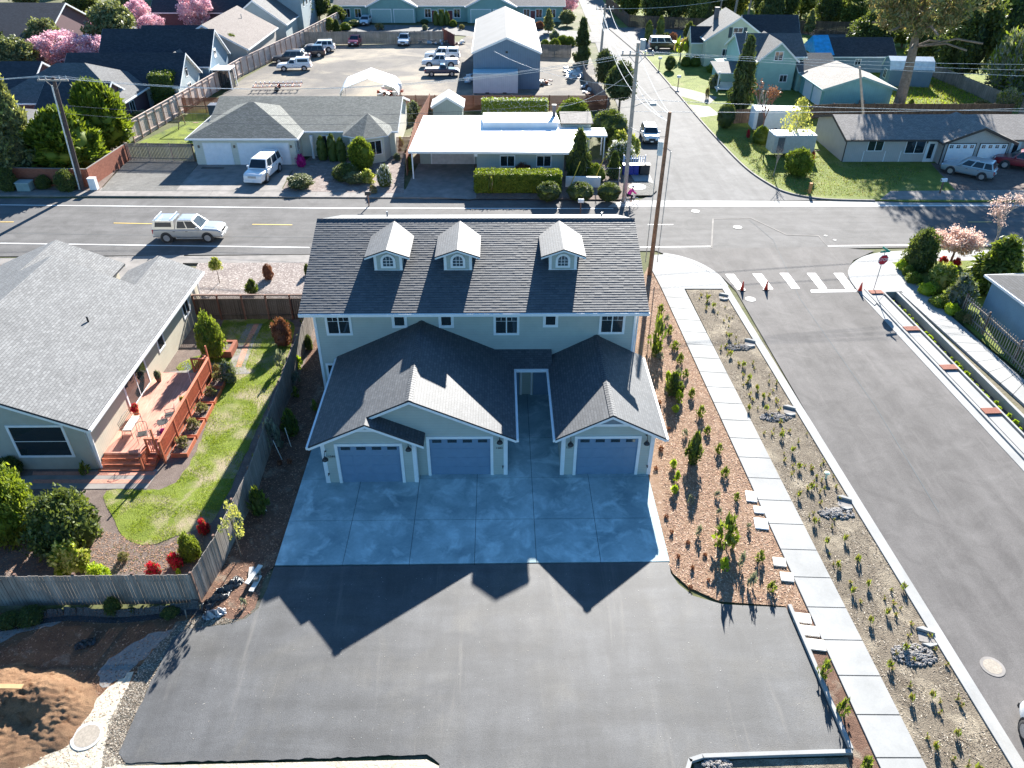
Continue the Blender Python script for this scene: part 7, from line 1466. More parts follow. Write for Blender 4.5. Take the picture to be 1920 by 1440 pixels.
# ------------------------------------------------------------------ dirt, sand and bark pile at the lower left
DIRT = [(-400, 1160), (-60, 1150), (385, 1140), (392, 1160), (345, 1175), (300, 1205), (262, 1250), (215, 1335), (150, 1445), ('w', -22, 8), ('w', -45, 8)]
sheet('dirt', DIRT, .004, M_dirt)
SAND = [(250, 1258), (222, 1275), (189, 1302), (165, 1318), (138, 1334), (98, 1369), (87, 1396), (56, 1412), (-30, 1412), (-200, 1420), ('w', -24, 8), ('w', -2.6, 8), (842, 1446), (800, 1424), (235, 1436), (196, 1400), (215, 1345), (240, 1288)]
sheet('sand', jit(SAND[:10], 3, 10, 2, closed=False)+SAND[10:], .016, M_sand)
sheet('sand', jit([(262, 1200), (240, 1212), (205, 1235), (182, 1264), (192, 1290), (230, 1272), (262, 1240), (300, 1205), (330, 1180), (290, 1185)], 3, 9, 12), .010, plain('grey_sand', col(.22, .205, .19), .95, var=.2, sc=9, bmp=.8))
sheet('sand', jit([(-60, 1190), (10, 1176), (70, 1168), (120, 1160), (95, 1175), (40, 1186), (0, 1205), (-60, 1212)], 3, 9, 13), .010, MATS['grey_sand'])
def heap(name, label, cx, cy, rx, ry, h, mat, bumps, n=70, seed=1, kind=None):
    from mathutils import noise as mn
    vs = []; fs = []
    for i in range(n+1):
        for j in range(n+1):
            u, v = i/n*2-1, j/n*2-1; x, y = u*rx, v*ry; z = 0
            for (bx, by, br, bh) in bumps:
                d = math.hypot((x-bx)/br, (y-by)/br); z += bh*max(0, 1-d*d)**1.3 if d < 1 else 0
            e = max(0, 1-(u*u+v*v)); z = z*min(1, e*3)+(.09*mn.noise(Vector((x*1.8, y*1.8, seed)))+.07*mn.noise(Vector((x*6, y*6, seed)))+.04*mn.noise(Vector((x*17, y*17, seed))))*min(1, e*2)*min(1, z*3+.15)
            vs.append((x, y, z if e > 0 else -.05))
    for i in range(n):
        for j in range(n): a = i*(n+1)+j; fs.append((a, a+n+1, a+n+2, a+1))
    me = bpy.data.meshes.new(name); me.from_pydata(vs, [], fs); me.materials.append(mat); me.polygons.foreach_set('use_smooth', [True]*len(fs)); o = bpy.data.objects.new(name, me); COL.objects.link(o); o.location = (cx, cy, .0); tag(o, label, 'bark pile'); o['kind'] = 'stuff'; return o
M_barkp = ground_mat('bark_pile', col(.27, .15, .085), col(.40, .245, .14), .5, 2.2, 34, col(.20, .10, .05), (1.6, .56, .66), bmp=1, bd=.06, finew=.5)
heap('bark_pile', 'large orange bark pile with a plank sticking out at the lower left corner', -17.4, 15.7, 3.4, 2.3, 1, M_barkp, [(-1.0, .6, 1.6, .62), (.7, .7, 1.2, .5), (-2.4, .5, 1.5, .6), (-.6, -.9, .9, .35), (-2.2, -1.0, 1.1, .55), (1.6, .2, 1.2, .3), (.4, -.4, 2.2, .18)], n=110)
heap('bark_heap', 'low darker bark heap between the pile and the pale sand', -15.6, 15.0, 1.3, .8, 1, M_barkp, [(0, 0, .9, .2), (-.7, .1, .6, .16)], 36, 3)
# loose bits on the ground: chips, twigs, gravel, grass
def inpoly(x, y, P):
    c = False; n = len(P); j = n-1
    for i in range(n):
        if (P[i][1] > y) != (P[j][1] > y) and x < (P[j][0]-P[i][0])*(y-P[i][1])/(P[j][1]-P[i][1])+P[i][0]: c = not c
        j = i
    return c
def scatter(name, label, cat, pts, n, size, mats, z, long=2.2, upright=0, seed=1, w_=.35, holes=(), dens=None):
    P = [(p[1], p[2]) if p[0] == 'w' else tuple(G(p[0], p[1], z)[:2]) for p in pts]; rg2 = random.Random(seed); xs_ = [p[0] for p in P]; ys_ = [p[1] for p in P]; V = []; F = []; MI = []; k = 0; tr = 0
    from mathutils import noise as mn
    while k < n and tr < n*20:
        tr += 1; x, y = rg2.uniform(min(xs_), max(xs_)), rg2.uniform(min(ys_), max(ys_))
        if not inpoly(x, y, P): continue
        if dens and mn.noise(Vector((x*dens, y*dens, seed)))+rg2.uniform(-.35, .35) < 0: continue
        a = rg2.uniform(0, 6.28); s = size*rg2.uniform(.5, 1.5); dx, dy = math.cos(a)*s*long/2, math.sin(a)*s*long/2; ex_, ey = -math.sin(a)*s*w_, math.cos(a)*s*w_; b0 = len(V)
        if upright: 
            h = s*long*rg2.uniform(.6, 1.2); V += [(x-ex_, y-ey, z), (x+ex_, y+ey, z), (x+dx*.6, y+dy*.6, z+h)]; F.append((b0, b0+1, b0+2))
        else: t = rg2.uniform(.0, .5)*s; V += [(x-dx-ex_, y-dy-ey, z+.004), (x+dx-ex_, y+dy-ey, z+.006+t), (x+dx+ex_, y+dy+ey, z+.006+t*.6), (x-dx+ex_, y-dy+ey, z+.012)]; F.append((b0, b0+1, b0+2, b0+3))
        MI.append(rg2.randrange(len(mats))); k += 1
    me = bpy.data.meshes.new(name); me.from_pydata(V, [], F); [me.materials.append(m_) for m_ in mats]; me.polygons.foreach_set('material_index', MI); o = bpy.data.objects.new(name, me); COL.objects.link(o); tag(o, label, cat); o['kind'] = 'stuff'; return o
Mc = [plain('chip_'+str(i), col(*c), .9) for i, c in enumerate([(.46, .28, .18), (.30, .16, .10), (.54, .38, .27), (.20, .11, .07)])]
BED = [(1197, 560), (1222, 515), (1239, 540), (1389, 862), (1512, 1146), (1478, 1136), (1350, 1127), (1290, 1099), (1262, 1074), (1250, 1050), (1240, 900)]
scatter('bark_chips', 'loose bark chips over the orange bed right of the new house', 'bark chips', BED, 15000, .035, Mc, .016)
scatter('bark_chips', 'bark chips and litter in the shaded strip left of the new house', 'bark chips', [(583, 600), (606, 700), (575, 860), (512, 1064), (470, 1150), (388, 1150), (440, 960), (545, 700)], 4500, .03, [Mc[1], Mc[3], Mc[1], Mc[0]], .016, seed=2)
STRIP = [(1290, 545), (1354, 545), (1588, 925), (1905, 1440), ('w', 19.2, 10), ('w', 15.6, 10), (1738, 1440), (1475, 920)]
Ms = [plain('clod_'+str(i), col(*c), .95) for i, c in enumerate([(.16, .125, .09), (.46, .40, .32), (.26, .21, .16), (.10, .075, .05)])]
scatter('soil_clods', 'dark clods, twigs and crumbs on the planting strip soil', 'soil litter', STRIP, 8000, .03, Ms, .034, seed=3, dens=1.1)
scatter('twigs', 'dry upright twigs in the planting strip', 'twigs', STRIP, 700, .03, [Ms[0], Ms[3]], .034, long=5, upright=1, seed=5, w_=.12)
scatter('soil_clods', 'bark crumbs on the dirt around the bark pile', 'soil litter', DIRT[:9]+[('w', -22, 12)], 7000, .028, [Mc[0], Mc[1], Ms[3], Mc[3]], .008, seed=6)
scatter('gravel', 'coarse gravel along the ragged asphalt edge', 'gravel', [(330, 1172), (385, 1150), (450, 1165), (350, 1180), (322, 1202), (290, 1267), (225, 1412), (235, 1432), (190, 1440), (205, 1350), (262, 1250)], 6000, .022, [Ms[0], Ms[2], Ms[1], Ms[0]], .014, long=1.3, w_=.6, seed=7)
scatter('sand_lumps', 'lumps and tracks on the pale sand', 'sand lumps', SAND[:10]+[('w', -24, 12), (190, 1440), (200, 1380), (222, 1330)], 500, .03, [plain('sand_lump', col(.48, .40, .29), .95), Ms[1]], .018, seed=8, long=1.5, w_=.5)
Mg = [L_['fresh'], L_['lime'], L_['fresh']]
scatter('grass', 'grass blades of the neighbour lawn', 'grass', jit(LAWN, 1.5, 20, 9), 34000, .03, Mg, .062, long=2.0, upright=1, seed=9, w_=.3, dens=.9)
scatter('grass', 'stray green weeds in the neighbour garden beds', 'weeds', [(180, 1060), (210, 1020), (330, 1000), (380, 1000), (372, 1070), (200, 1080)], 900, .03, [L_['mid'], L_['tan']], .05, long=2.2, upright=1, seed=10)
scatter('grass', 'long bright grass in the sunny back lawn', 'grass', [(1650, 150), (1750, 130), (1860, 190), (1700, 204), (1645, 204)], 7000, .09, [L_['tan'], L_['fresh'], L_['lime']], .104, long=2.4, upright=1, seed=11, w_=.4)
scatter('grass', 'grass blades of the corner lawn before the ranch duplex', 'grass', [(1345, 255), (1450, 262), (1575, 305), (1745, 315), (1640, 370), (1525, 366), (1450, 345)], 13000, .05, [L_['fresh'], L_['tan'], L_['mid']], .10, long=1.9, upright=1, seed=12, w_=.4)
scatter('bark_chips', 'mulch chips of the neighbour garden beds', 'bark chips', [(0, 1075), (0, 960), (215, 1000), (300, 1025), (385, 995), (372, 1072)], 4000, .028, [Mc[1], Mc[0], Mc[3]], .056, seed=13)
scatter('road_grit', 'pale grit and scuffs on the fresh asphalt lot', 'grit', [(560, 1080), (1240, 1070), (1300, 1130), (1470, 1150), (1580, 1400), (300, 1400), (360, 1190)], 420, .011, [MATS['pale_lumber'], Ms[1]], .034, seed=14, long=1.6, w_=.5)

# ------------------------------------------------------------------ vegetation, near to far
def sh(kind, x, by, ty, w_, label, z=0, **k): return tpx(kind, x, by, ty, w_, label, 'shrub', zb=z, trunk=k.pop('trunk', 0), **k)
sh('shrubleaf', 28, 1008, 865, 125, 'big bright leafy bush at the left edge of the neighbour garden', .05); sh('shrubdark', 134, 1022, 915, 150, 'big round dark green bush in the neighbour garden', .05)
sh('shrubyellow', 140, 1068, 1008, 76, 'yellow flowering bush in front of the dark round bush', .05); sh('shrublime', 185, 1086, 1060, 54, 'low lime green clump against the grey board fence', .05); sh('shrublime', 113, 1080, 1068, 18, 'tiny lime clump left of the yellow bush', .05)
sh('shrubred', 290, 1077, 1054, 32, 'red azalea, leftmost by the board fence', .05); sh('shrubred', 331, 1062, 1036, 34, 'red azalea under the round green bush', .05); sh('shrubred', 384, 998, 974, 26, 'red azalea in the fence shadow above the green bush', .05)
sh('shrub', 360, 1045, 997, 44, 'round bright green bush at the fence corner', .05); sh('youngyellow', 337, 1078, 1066, 14, 'small pale weed in the fence corner', .05); sh('youngdark', 162, 888, 864, 22, 'small dark plant beneath the big tan wall window', .05); sh('shrubdark', 22, 888, 855, 56, 'dark bush against the tan front wall', .05)
sh('shrubtan', 233, 1050, 1035, 26, 'dry wispy clump in the mulch by the lawn edge', .05); sh('younggrey', 300, 1078, 1062, 10, 'wispy grey weed between the azaleas', .05)
tpx('youngtree', 452, 1043, 932, 58, 'young tree with pale yellow leaves in the shaded bark strip', zb=.01, trunk=.40, tr=.03)
sh('shrub', 400, 662, 586, 58, 'light green shrub growing in the square brick bed', .42); sh('shrubrust', 531, 645, 596, 46, 'copper topped clipped shrub in the neighbour garden corner', .06); sh('shrubgrey', 431, 715, 678, 36, 'grey green shrub at the far end of the deck railing', .06); sh('heather', 408, 700, 682, 18, 'small brown plant at the top of the planters', .06)
sh('younggrey', 528, 690, 655, 26, 'pale grass clump at the fence foot', .06); sh('shrubdark', 365, 570, 548, 22, 'small dark shrub by the house corner downspout', .06)
tpx('shrubyellow', 412, 530, 482, 30, 'thin young tree with a yellow tuft in the pebble bed', zb=.1, trunk=.6, tr=.03); sh('shrubrust', 504, 522, 496, 25, 'reddish brown round shrub in the pebble bed', .1); sh('pinelet', 473, 549, 524, 28, 'low green spiky shrub in the pebble bed', .1); sh('shrubdark', 577, 515, 495, 14, 'dark shrub beside the new house roof edge', .1)
for i, (k, x, by, ty, w_, lab) in enumerate([('youngdark', 575, 612, 585, 22, 'young shrub highest in the shaded strip'), ('younggrey', 563, 660, 628, 24, 'wispy shrub between fence and house corner'), ('shrubdark', 580, 655, 628, 18, 'dark shrub at the house corner board'), ('youngyellow', 560, 690, 668, 20, 'yellowish young shrub by the fence'),
     ('younggrey', 556, 720, 695, 22, 'greyish young shrub lower by the fence'), ('pinelet', 547, 815, 768, 36, 'dark green shrub with a stake left of the garage eave'), ('younggrey', 517, 842, 782, 42, 'airy young tree with a stake in the shaded strip'), ('pinelet', 490, 962, 912, 42, 'bushy dark shrub beside the young yellow tree'),
     ('youngdark', 482, 882, 852, 18, 'small shrub at the fence foot'), ('youngdark', 477, 925, 895, 18, 'small dark shrub lower at the fence foot'), ('young', 400, 1068, 1040, 16, 'leafy climber on the outside of the fence corner'), ('young', 392, 1092, 1070, 14, 'second leafy climber by the fence corner'), ('youngdark', 590, 770, 750, 14, 'small shrub by the garage wall'), ('younggrey', 458, 1135, 1120, 16, 'low weed near the leaning planks'),
     ('youngred', 525, 870, 860, 12, 'tiny reddish plant in the dark mulch'), ('youngred', 545, 870, 858, 12, 'tiny plant near the concrete slab edge'), ('youngdark', 555, 745, 725, 16, 'small shrub half way down the strip')]):
    sh(k, x, by, ty, w_, lab, .015)
for x, by, ty, w_, lab in ((215, 1148, 1118, 36, 'dark shrub outside the grey fence above the silt fence'), (60, 1160, 1142, 60, 'low green weeds outside the fence at the left'), (20, 1168, 1150, 50, 'low weeds at the left end of the silt fence'), (250, 1150, 1138, 14, 'small weed outside the fence'), (320, 1150, 1140, 40, 'low green strip of weeds by the stake')): sh('shrubdark', x, by, ty, w_, lab)
for lab, px, py, lx in (('thin wooden stake by the dark shrub left of the garage', 546, 838, .03), ('thin wooden stake leaning in the bushy dark shrub', 500, 958, .1), ('thin wooden stake near the airy young tree', 529, 862, .06)):
    q = MB(); q.cyl((0, 0, 0), (-lx*4, 0, 1.25), .02); o = q.build('stake', MATS['pale_lumber'], loc=None); o.location = at(px, py, 0); tag(o, lab, 'stake')
# bark bed
BIG = [('youngdark', 1228, 657, 595, 34, 'tall loose green shrub beside the new house corner'), ('pinelet', 1262, 742, 700, 38, 'bushy pine shrub half way down the right eave'), ('pinelet', 1297, 868, 812, 36, 'dark upright pine shrub right of the garage'), ('youngdark', 1356, 1025, 965, 52, 'largest dark shrub in the lower bark bed'),
       ('youngyellow', 1251, 716, 698, 16, 'lime shrub touching the bushy pine shrub'), ('youngyellow', 1356, 1070, 1046, 26, 'lime shrub below the largest dark shrub'), ('younggrey', 1388, 1065, 1035, 18, 'thin pale shrub right of the lime shrub'), ('younggrey', 1407, 1100, 1070, 20, 'thin yellowish shrub near the lower bark bed edge')]
for k, x, by, ty, w_, lab in BIG: sh(k, x, by, ty, w_, lab, .015)
protos = {}
def rep(kind, x, by, ty, w_, label, group, z=.015):
    B = G(x, by, z); h = hh(x, ty, B)-z; dp = (Vector((B.x, B.y, z+h*.5))-Vector((0, 0, CAM_H))).dot(_F); r = w_/2*dp/FPX; me, hr = crown_of(kind); k = (kind, label)
    if k not in protos:
        T = thing('shrub' if 'shrub' in label else 'seedling', label, 'shrub' if 'shrub' in label else 'seedling', (0, 0, 0), 0, group); o = bpy.data.objects.new('foliage', me); COL.objects.link(o); o.parent = T; o.location = (0, 0, .03)
        q = MB(); q.cyl((0, 0, -.03), (.02, .01, .6*hr), .05, .03, 6); s_ = q.build('stem', M_stem, T); protos[k] = T; new = T
    else:
        src = protos[k]; new = src.copy(); COL.objects.link(new)
        for ch in src.children: c = ch.copy(); COL.objects.link(c); c.parent = new
    new.location = (B.x, B.y, z); new.scale = (r, r, h/hr); new.rotation_euler = (0, 0, rnd.uniform(0, 6.28)); return new
BB = 'young shrubs in the bark bed'
for x, y in ((1239, 588), (1254, 626), (1264, 655), (1275, 680), (1284, 707), (1296, 744), (1312, 780), (1326, 812), (1346, 848), (1359, 892), (1423, 1052), (1381, 938), (1446, 1108), (1228, 668)): rep('youngdark', x, y, y-rnd.uniform(13, 21), rnd.uniform(13, 20), 'small green young shrub in the bark bed', BB)
for x, y in ((1249, 605), (1237, 674), (1284, 818), (1295, 945), (1344, 932), (1347, 966), (1403, 992), (1309, 1005), (1272, 706)): rep('younggrey', x, y, y-rnd.uniform(12, 19), rnd.uniform(13, 19), 'small grey green young shrub in the bark bed', BB)
for x, y in ((1271, 752), (1266, 774), (1262, 878), (1269, 902), (1264, 926)): rep('youngyellow', x, y, y-rnd.uniform(13, 18), rnd.uniform(16, 23), 'lime yellow young shrub in the bark bed', BB)
for x, y in ((1250, 970), (1258, 1000), (1289, 1020), (1321, 1043), (1297, 1068), (1329, 1090), (1272, 1048), (1228, 880), (1254, 806), (1240, 844), (1235, 760), (1295, 1102)): rep('youngred', x, y, y-rnd.uniform(5, 10), rnd.uniform(8, 13), 'tiny reddish young shrub in the bark bed', BB)
VG = 'shrubs along the narrow verge'
for x, y, lab in ((1540, 1268, 'green shrub highest on the verge by the lot kerb'), (1577, 1340, 'green shrub in the middle of the verge by the lot kerb'), (1619, 1448, 'green shrub lowest on the verge')): rep('youngdark', x, y, y-34, 26, lab, VG)
PS = 'seedlings in the planting strip'
for x, y in ((1327, 562), (1337, 577), (1404, 712), (1419, 732), (1393, 688), (1367, 634), (1431, 748), (1436, 770), (1404, 770), (1464, 820), (1485, 848), (1498, 880), (1521, 918), (1496, 932), (1526, 982), (1548, 1020), (1583, 1014), (1570, 1064), (1606, 1053), (1597, 1112), (1627, 1100), (1631, 1168), (1661, 1152), (1697, 1220), (1667, 1252), (1707, 1314), (1746, 1308), (1792, 1380), (1752, 1404), (1830, 1444), (1693, 1106), (1370, 668)):
    s_ = .6+.4*(y-540)/900; rep('spriggreen', x, y, y-15*s_, 17*s_, 'lime green seedling in the planting strip', PS, .03)
PP = [tuple(G(*p)[:2]) if p[0] != 'w' else (p[1], p[2]) for p in ((1296, 548), (1352, 548), (1580, 925), (1890, 1440), ('w', 18.6, 11), ('w', 16.2, 11), (1748, 1440), (1485, 925))]
rg3 = random.Random(21); cnt = 0
while cnt < 120:
    x, y = rg3.uniform(10, 19), rg3.uniform(11, 48)
    if not inpoly(x, y, PP): continue
    k = ('sprig', 'dry brown seedling in the planting strip'); me, hr = crown_of('sprig')
    if k not in protos: rep('sprig', 1400, 720, 712, 9, k[1], PS, .03)
    src = protos[k]; new = src.copy(); COL.objects.link(new)
    for ch in src.children: c = ch.copy(); COL.objects.link(c); c.parent = new
    s_ = rg3.uniform(.07, .13); new.location = (x, y, .03); new.scale = (s_, s_, s_*rg3.uniform(.8, 1.2)); new.rotation_euler = (0, 0, rg3.uniform(0, 6.28)); cnt += 1
for i in range(34):
    t = .02+i*.034; p = K0+dk*t+nn_*rg3.uniform(1.45, 1.8); k = ('shrubyellow', 'small yellow green plant in the stormwater planter row'); me, hr = crown_of('youngyellow')
    if k not in protos:
        T = thing('bedding_plant', k[1], 'plant', (0, 0, 0), 0, 'plants in the stormwater planter'); o = bpy.data.objects.new('foliage', me); COL.objects.link(o); o.parent = T; protos[k] = T; new = T
    else:
        new = protos[k].copy(); COL.objects.link(new)
        for ch in protos[k].children: c = ch.copy(); COL.objects.link(c); c.parent = new
    s_ = rg3.uniform(.16, .3); new.location = (p.x, p.y, -.42); new.scale = (s_, s_, s_); new.rotation_euler = (0, 0, rg3.uniform(0, 6))
# south-east corner garden
sh('shrubdark', 1718, 505, 428, 70, 'tall glossy green shrub behind the stop sign', .1); tpx('blush', 1783, 490, 430, 100, 'pale pink blossom tree between the glossy shrub and the spreading conifer', zb=.1, trunk=.35, tr=.10)
sh('cedar', 1858, 545, 442, 120, 'spreading dark conifer before the light blue building', .1); sh('shrubyellow', 1762, 535, 492, 60, 'olive yellow shrub under the blossom tree', .1); sh('shrubgrey', 1795, 572, 515, 66, 'grey leaved shrub beside the light blue building', .1)
for i, (x, y, w_, kd) in enumerate([(1692, 505, 30, 'shrublime'), (1712, 528, 36, 'shrub'), (1735, 550, 40, 'shrublime'), (1758, 572, 40, 'shrub'), (1782, 588, 34, 'shrublime'), (1700, 515, 26, 'shrub'), (1748, 548, 36, 'shrub'), (1800, 600, 26, 'shrubdark'), (1812, 606, 22, 'shrubtan')]):
    sh(kd, x, y, y-18, w_, ('lime ground shrub nearest the stop sign', 'low green shrub second along the sidewalk bank', 'lime shrub in the middle of the sidewalk bank', 'low green shrub lower on the sidewalk bank', 'lime shrub nearest the picket fence', 'small green shrub under the glossy shrub', 'green shrub behind the lime one on the bank', 'dark weed at the picket fence end', 'dry weed at the picket fence end')[i], .08)
sh('shrubred', 1768, 492, 480, 18, 'red flowering shrub left of the blossom tree trunk', .1); sh('shrubred', 1793, 496, 484, 18, 'red flowering shrub right of the blossom tree trunk', .1)
def bare(name, label, base, h, r, seed, mat, tips=None, cat='tree', lv=4, spread=.55, tipn=1, tips_s=.16):
    rg2 = random.Random(seed); q = MB(); tp = []
    def grow(p, d, L, rr, k):
        e = p+d*L; q.cyl(p, e, rr, rr*.62, 5 if k > 1 else 4, cap=False)
        if k == 0: tp.append(e); tp.append(p.lerp(e, .5)); return
        for i in range(3 if k > 1 else 2):
            nd = (d+Vector((rg2.uniform(-1, 1), rg2.uniform(-1, 1), rg2.uniform(-.2, .7)))*spread).normalized(); grow(p.lerp(e, rg2.uniform(.55, 1)), nd, L*rg2.uniform(.6, .82), rr*.58, k-1)
    T = thing(name, label, cat, tuple(base)); grow(Vector((0, 0, 0)), Vector((.05, 0, 1)), h*.34, r, lv); q.build('trunk', mat, T)
    if tips:
        rgn = np.random.default_rng(seed); P = np.repeat(np.array([tuple(t) for t in tp]), tipn, 0)+rgn.normal(size=(len(tp)*tipn, 3))*.12; n = len(P); a = rgn.normal(size=(n, 3)); a /= np.linalg.norm(a, axis=1)[:, None]; b_ = np.cross(a, rgn.normal(size=(n, 3))); b_ /= np.linalg.norm(b_, axis=1)[:, None]; s = tips_s
        Q = np.stack([P-a*s, P+b_*s*.6, P+a*s, P-b_*s*.6], 1).reshape(-1, 3); me = bpy.data.meshes.new('crown'); me.from_pydata([tuple(v) for v in Q], [], [(4*i, 4*i+1, 4*i+2, 4*i+3) for i in range(n)]); me.materials.append(L_[tips]); o = bpy.data.objects.new('crown', me); COL.objects.link(o); o.parent = T
    return T
B = G(1862, 462, .1); bare('blossom_tree', 'bare branched tree with white blossom above the spreading conifer', B, hh(1862, 378, B)*1.25, .10, 5, M_barkg, 'blush', lv=5, spread=.5, tipn=3, tips_s=.07)
B = G(1424, 262, .1); bare('bare_tree', 'leafless reddish tree beside the longer white trailer', B, hh(1424, 130, B), .12, 8, plain('reddish_bark', col(.25, .13, .10), .9), 'rust', lv=5, spread=.5, tipn=1, tips_s=.10)
B = G(1450, 330, .1); bare('bare_tree', 'thin bare sapling on the corner lawn by the round shrub', B, 4.0, .06, 9, M_barkg, None, lv=4, spread=.5)
B = G(1420, 240, .1); bare('bare_tree', 'slim leafless tree just left of the white trailers', B, 6.0, .08, 19, M_barkg, None, lv=4, spread=.45)
# across the road, west
tpx('leyland', 203, 285, 150, 124, 'tall bright cypress behind the brick garden wall corner', zb=.1, trunk=.08); tpx('leyland', 138, 322, 200, 142, 'wide bright cypress directly behind the brick garden wall', zb=.1, trunk=.05); tpx('airy', 52, 330, 128, 116, 'loose olive conifer left of the leaning pole', zb=.1, trunk=.05)
tpx('airy', 20, 345, 225, 90, 'lower olive conifer at the left edge behind the wall', zb=.1, trunk=.05)
sh('shrubdark', 18, 356, 314, 44, 'dark ivy mound over the brick wall at the left edge', .1); sh('shrubdark', 85, 352, 328, 34, 'dark shrub in front of the brick wall by the cabinet', .1); sh('shrubdark', 128, 356, 318, 44, 'dark shrub left of the leaning pole foot', .1); sh('shrubtan', 60, 345, 325, 20, 'thin dry shrub by the utility cabinet', .1)
sh('olive', 268, 235, 208, 50, 'loose yellowish bush beside the pale fence and blue windows')
a = G(290, 213); b_ = G(333, 213); hedge((a.x+.3, a.y+1.2), (b_.x, b_.y+1.2), 2.6, 4.4, 'tall dark clipped hedge block beside the pale fence', 'pine', mat2='leyland', frac=.3, leaf=.14, dens=110, lump=.1)
sh('arbor', 325, 175, 118, 16, 'narrow pointed shrub above the tall clipped hedge')
TL_ = [('olive', 225, 116, 4, 104, 'large grey green tree in the middle of the pink cherries'), ('olive', 100, 122, 34, 76, 'rounded dark olive tree above the pink cherries'), ('olive', 45, 150, 70, 92, 'dark olive tree at the left over the long roof'), ('dark', 0, 130, 50, 60, 'dark tree cut by the left edge'), ('olive', 2, 75, -5, 50, 'olive tree in the top left corner'),
       ('pink', 125, 135, 58, 112, 'wide pink cherry tree below the olive trees'), ('pink', 190, 135, 66, 84, 'pink cherry tree right below the large grey green tree'), ('pink', 166, 90, 34, 56, 'small pink cherry tree beside the black sedan'), ('pink', 270, 65, -2, 50, 'tall pink cherry tree right of the grey green tree'), ('pink', 290, 72, 28, 58, 'low pink cherry tree behind the navy roof'), ('pink', 372, 62, -12, 84, 'largest pink cherry tree near the top of the picture'), ('pink', 50, 100, 66, 40, 'small pink cherry tree at the left above the dark roof'), ('pink', 12, 75, 48, 34, 'pink cherry tree at the left edge'),
       ('darkwood', 322, 45, -15, 44, 'dark tree between the two tall pink cherries'), ('broad', 443, 128, 64, 52, 'rounded green tree leaning over the pale fence'), ('shrubwhite', 472, 103, 82, 30, 'pale flowering bush by the pale fence'), ('shrubyellow', 498, 88, 72, 26, 'yellow green bush by the pale fence'), ('shrubwhite', 520, 68, 48, 30, 'whitish bush farther along the pale fence'), ('darkwood', 566, 48, -25, 56, 'dark tall tree beside the pale blue house'), ('shrubrust', 548, 58, 36, 24, 'rust red bush under the dark tall tree'), ('darkwood', 600, 40, -30, 50, 'dark tree left of the teal row house'), ('broad', 632, 46, 10, 40, 'bright green tree at the left end of the row house'),
       ('olive', 245, 30, -40, 60, 'olive tree beyond the cherries at the top edge'), ('darkwood', 440, 30, -35, 60, 'dark tree at the top edge behind the navy roofed house'), ('darkwood', 160, 30, -30, 70, 'dark tree at the top edge above the corner house'), ('olive', 60, 20, -45, 70, 'olive tree at the top edge far left')]
for k, x, by, ty, w_, lab in TL_: tpx(k, x, by, ty, w_, lab, 'shrub' if k.startswith('shrub') else 'tree', trunk=.0 if k.startswith('shrub') else .18)
for i, (k, x, by, ty, w_, lab) in enumerate([('arbor', 606, 300, 254, 20, 'clipped conical shrub, leftmost by the cream house entry'), ('arbor', 626, 302, 250, 20, 'tallest conical shrub by the cream house entry'), ('arbor', 642, 303, 257, 20, 'conical shrub nearest the turret'), ('shrubleaf', 680, 320, 262, 50, 'round weeping green tree before the turret'), ('magenta', 565, 312, 291, 22, 'magenta flowering bush at the cream house corner'), ('olive', 563, 351, 329, 58, 'flat spreading juniper nearest the cream driveway'),
     ('shrubdark', 648, 335, 308, 60, 'low dark juniper beneath the conical shrubs'), ('shrubyellow', 690, 342, 318, 36, 'yellow green spreading shrub before the weeping tree'), ('olive', 665, 342, 324, 50, 'olive spreading juniper in the bark yard'), ('shrubwhite', 722, 348, 312, 36, 'pale flowering shrub at the right of the bark yard'), ('shrubgrey', 745, 300, 288, 16, 'small grey shrub by the slat gate'), ('shrubtan', 700, 362, 348, 18, 'dry tuft near the sidewalk'), ('spriggreen', 922, 363, 334, 26, 'spiky yucca in front of the long hedge'), ('shrubrust', 980, 331, 306, 40, 'round bronze shrub between the two windows'), ('weep', 1084, 335, 247, 62, 'drooping dark conifer at the white roof corner'), ('clip', 1115, 338, 307, 42, 'clipped yellow green dome behind the low white wall'), ('cone', 1150, 335, 284, 38, 'clipped conical evergreen near the picket fence'),
     ('clipdark', 1028, 376, 341, 46, 'dark clipped ball at the right end of the long hedge'), ('clipdark', 1087, 376, 342, 50, 'dark clipped ball in the middle before the white wall'), ('clipdark', 1141, 376, 343, 44, 'dark clipped ball nearest the grey pole'), ('clip', 1074, 243, 185, 78, 'large yellow green clipped dome behind the white roof'), ('clipdark', 1141, 267, 205, 68, 'large dark clipped dome beside the pergola'), ('shrubyellow', 1160, 284, 246, 46, 'yellow green shrub below the dark clipped dome'), ('shrubyellow', 1185, 292, 255, 34, 'second yellow green shrub near the parked white car'), ('shrubwhite', 1164, 303, 266, 66, 'whitish flowering shrub beside the conical evergreen'),
     ('shrubgrey', 775, 222, 192, 34, 'grey bush between the slat fence and the garden shed'), ('shrubgrey', 805, 216, 206, 22, 'bush in front of the small garden shed'), ('shrubleaf', 768, 318, 296, 16, 'potted palm by the carport post'), ('shrubyellow', 750, 275, 258, 18, 'yellow shrub at the redwood gate')]): sh(k, x, by, ty, w_, lab, .1)
a, b_ = G(900, 361, .1), G(1050, 361, .1); hedge((a.x-.4, a.y+.6), (b_.x, b_.y+.6), 1.5, 1.75, 'long bright clipped hedge in front of the white roofed house', 'fresh', z=.1, mat2='leyland', frac=.55, leaf=.10, dens=330, lump=.07)
a, b_ = G(905, 222, 0), G(1025, 222, 0); hedge(a, b_, 1.3, 2.2, 'clipped hedge behind the white roof along the slat fence', 'fresh', mat2='white', frac=.3, leaf=.13, dens=130)
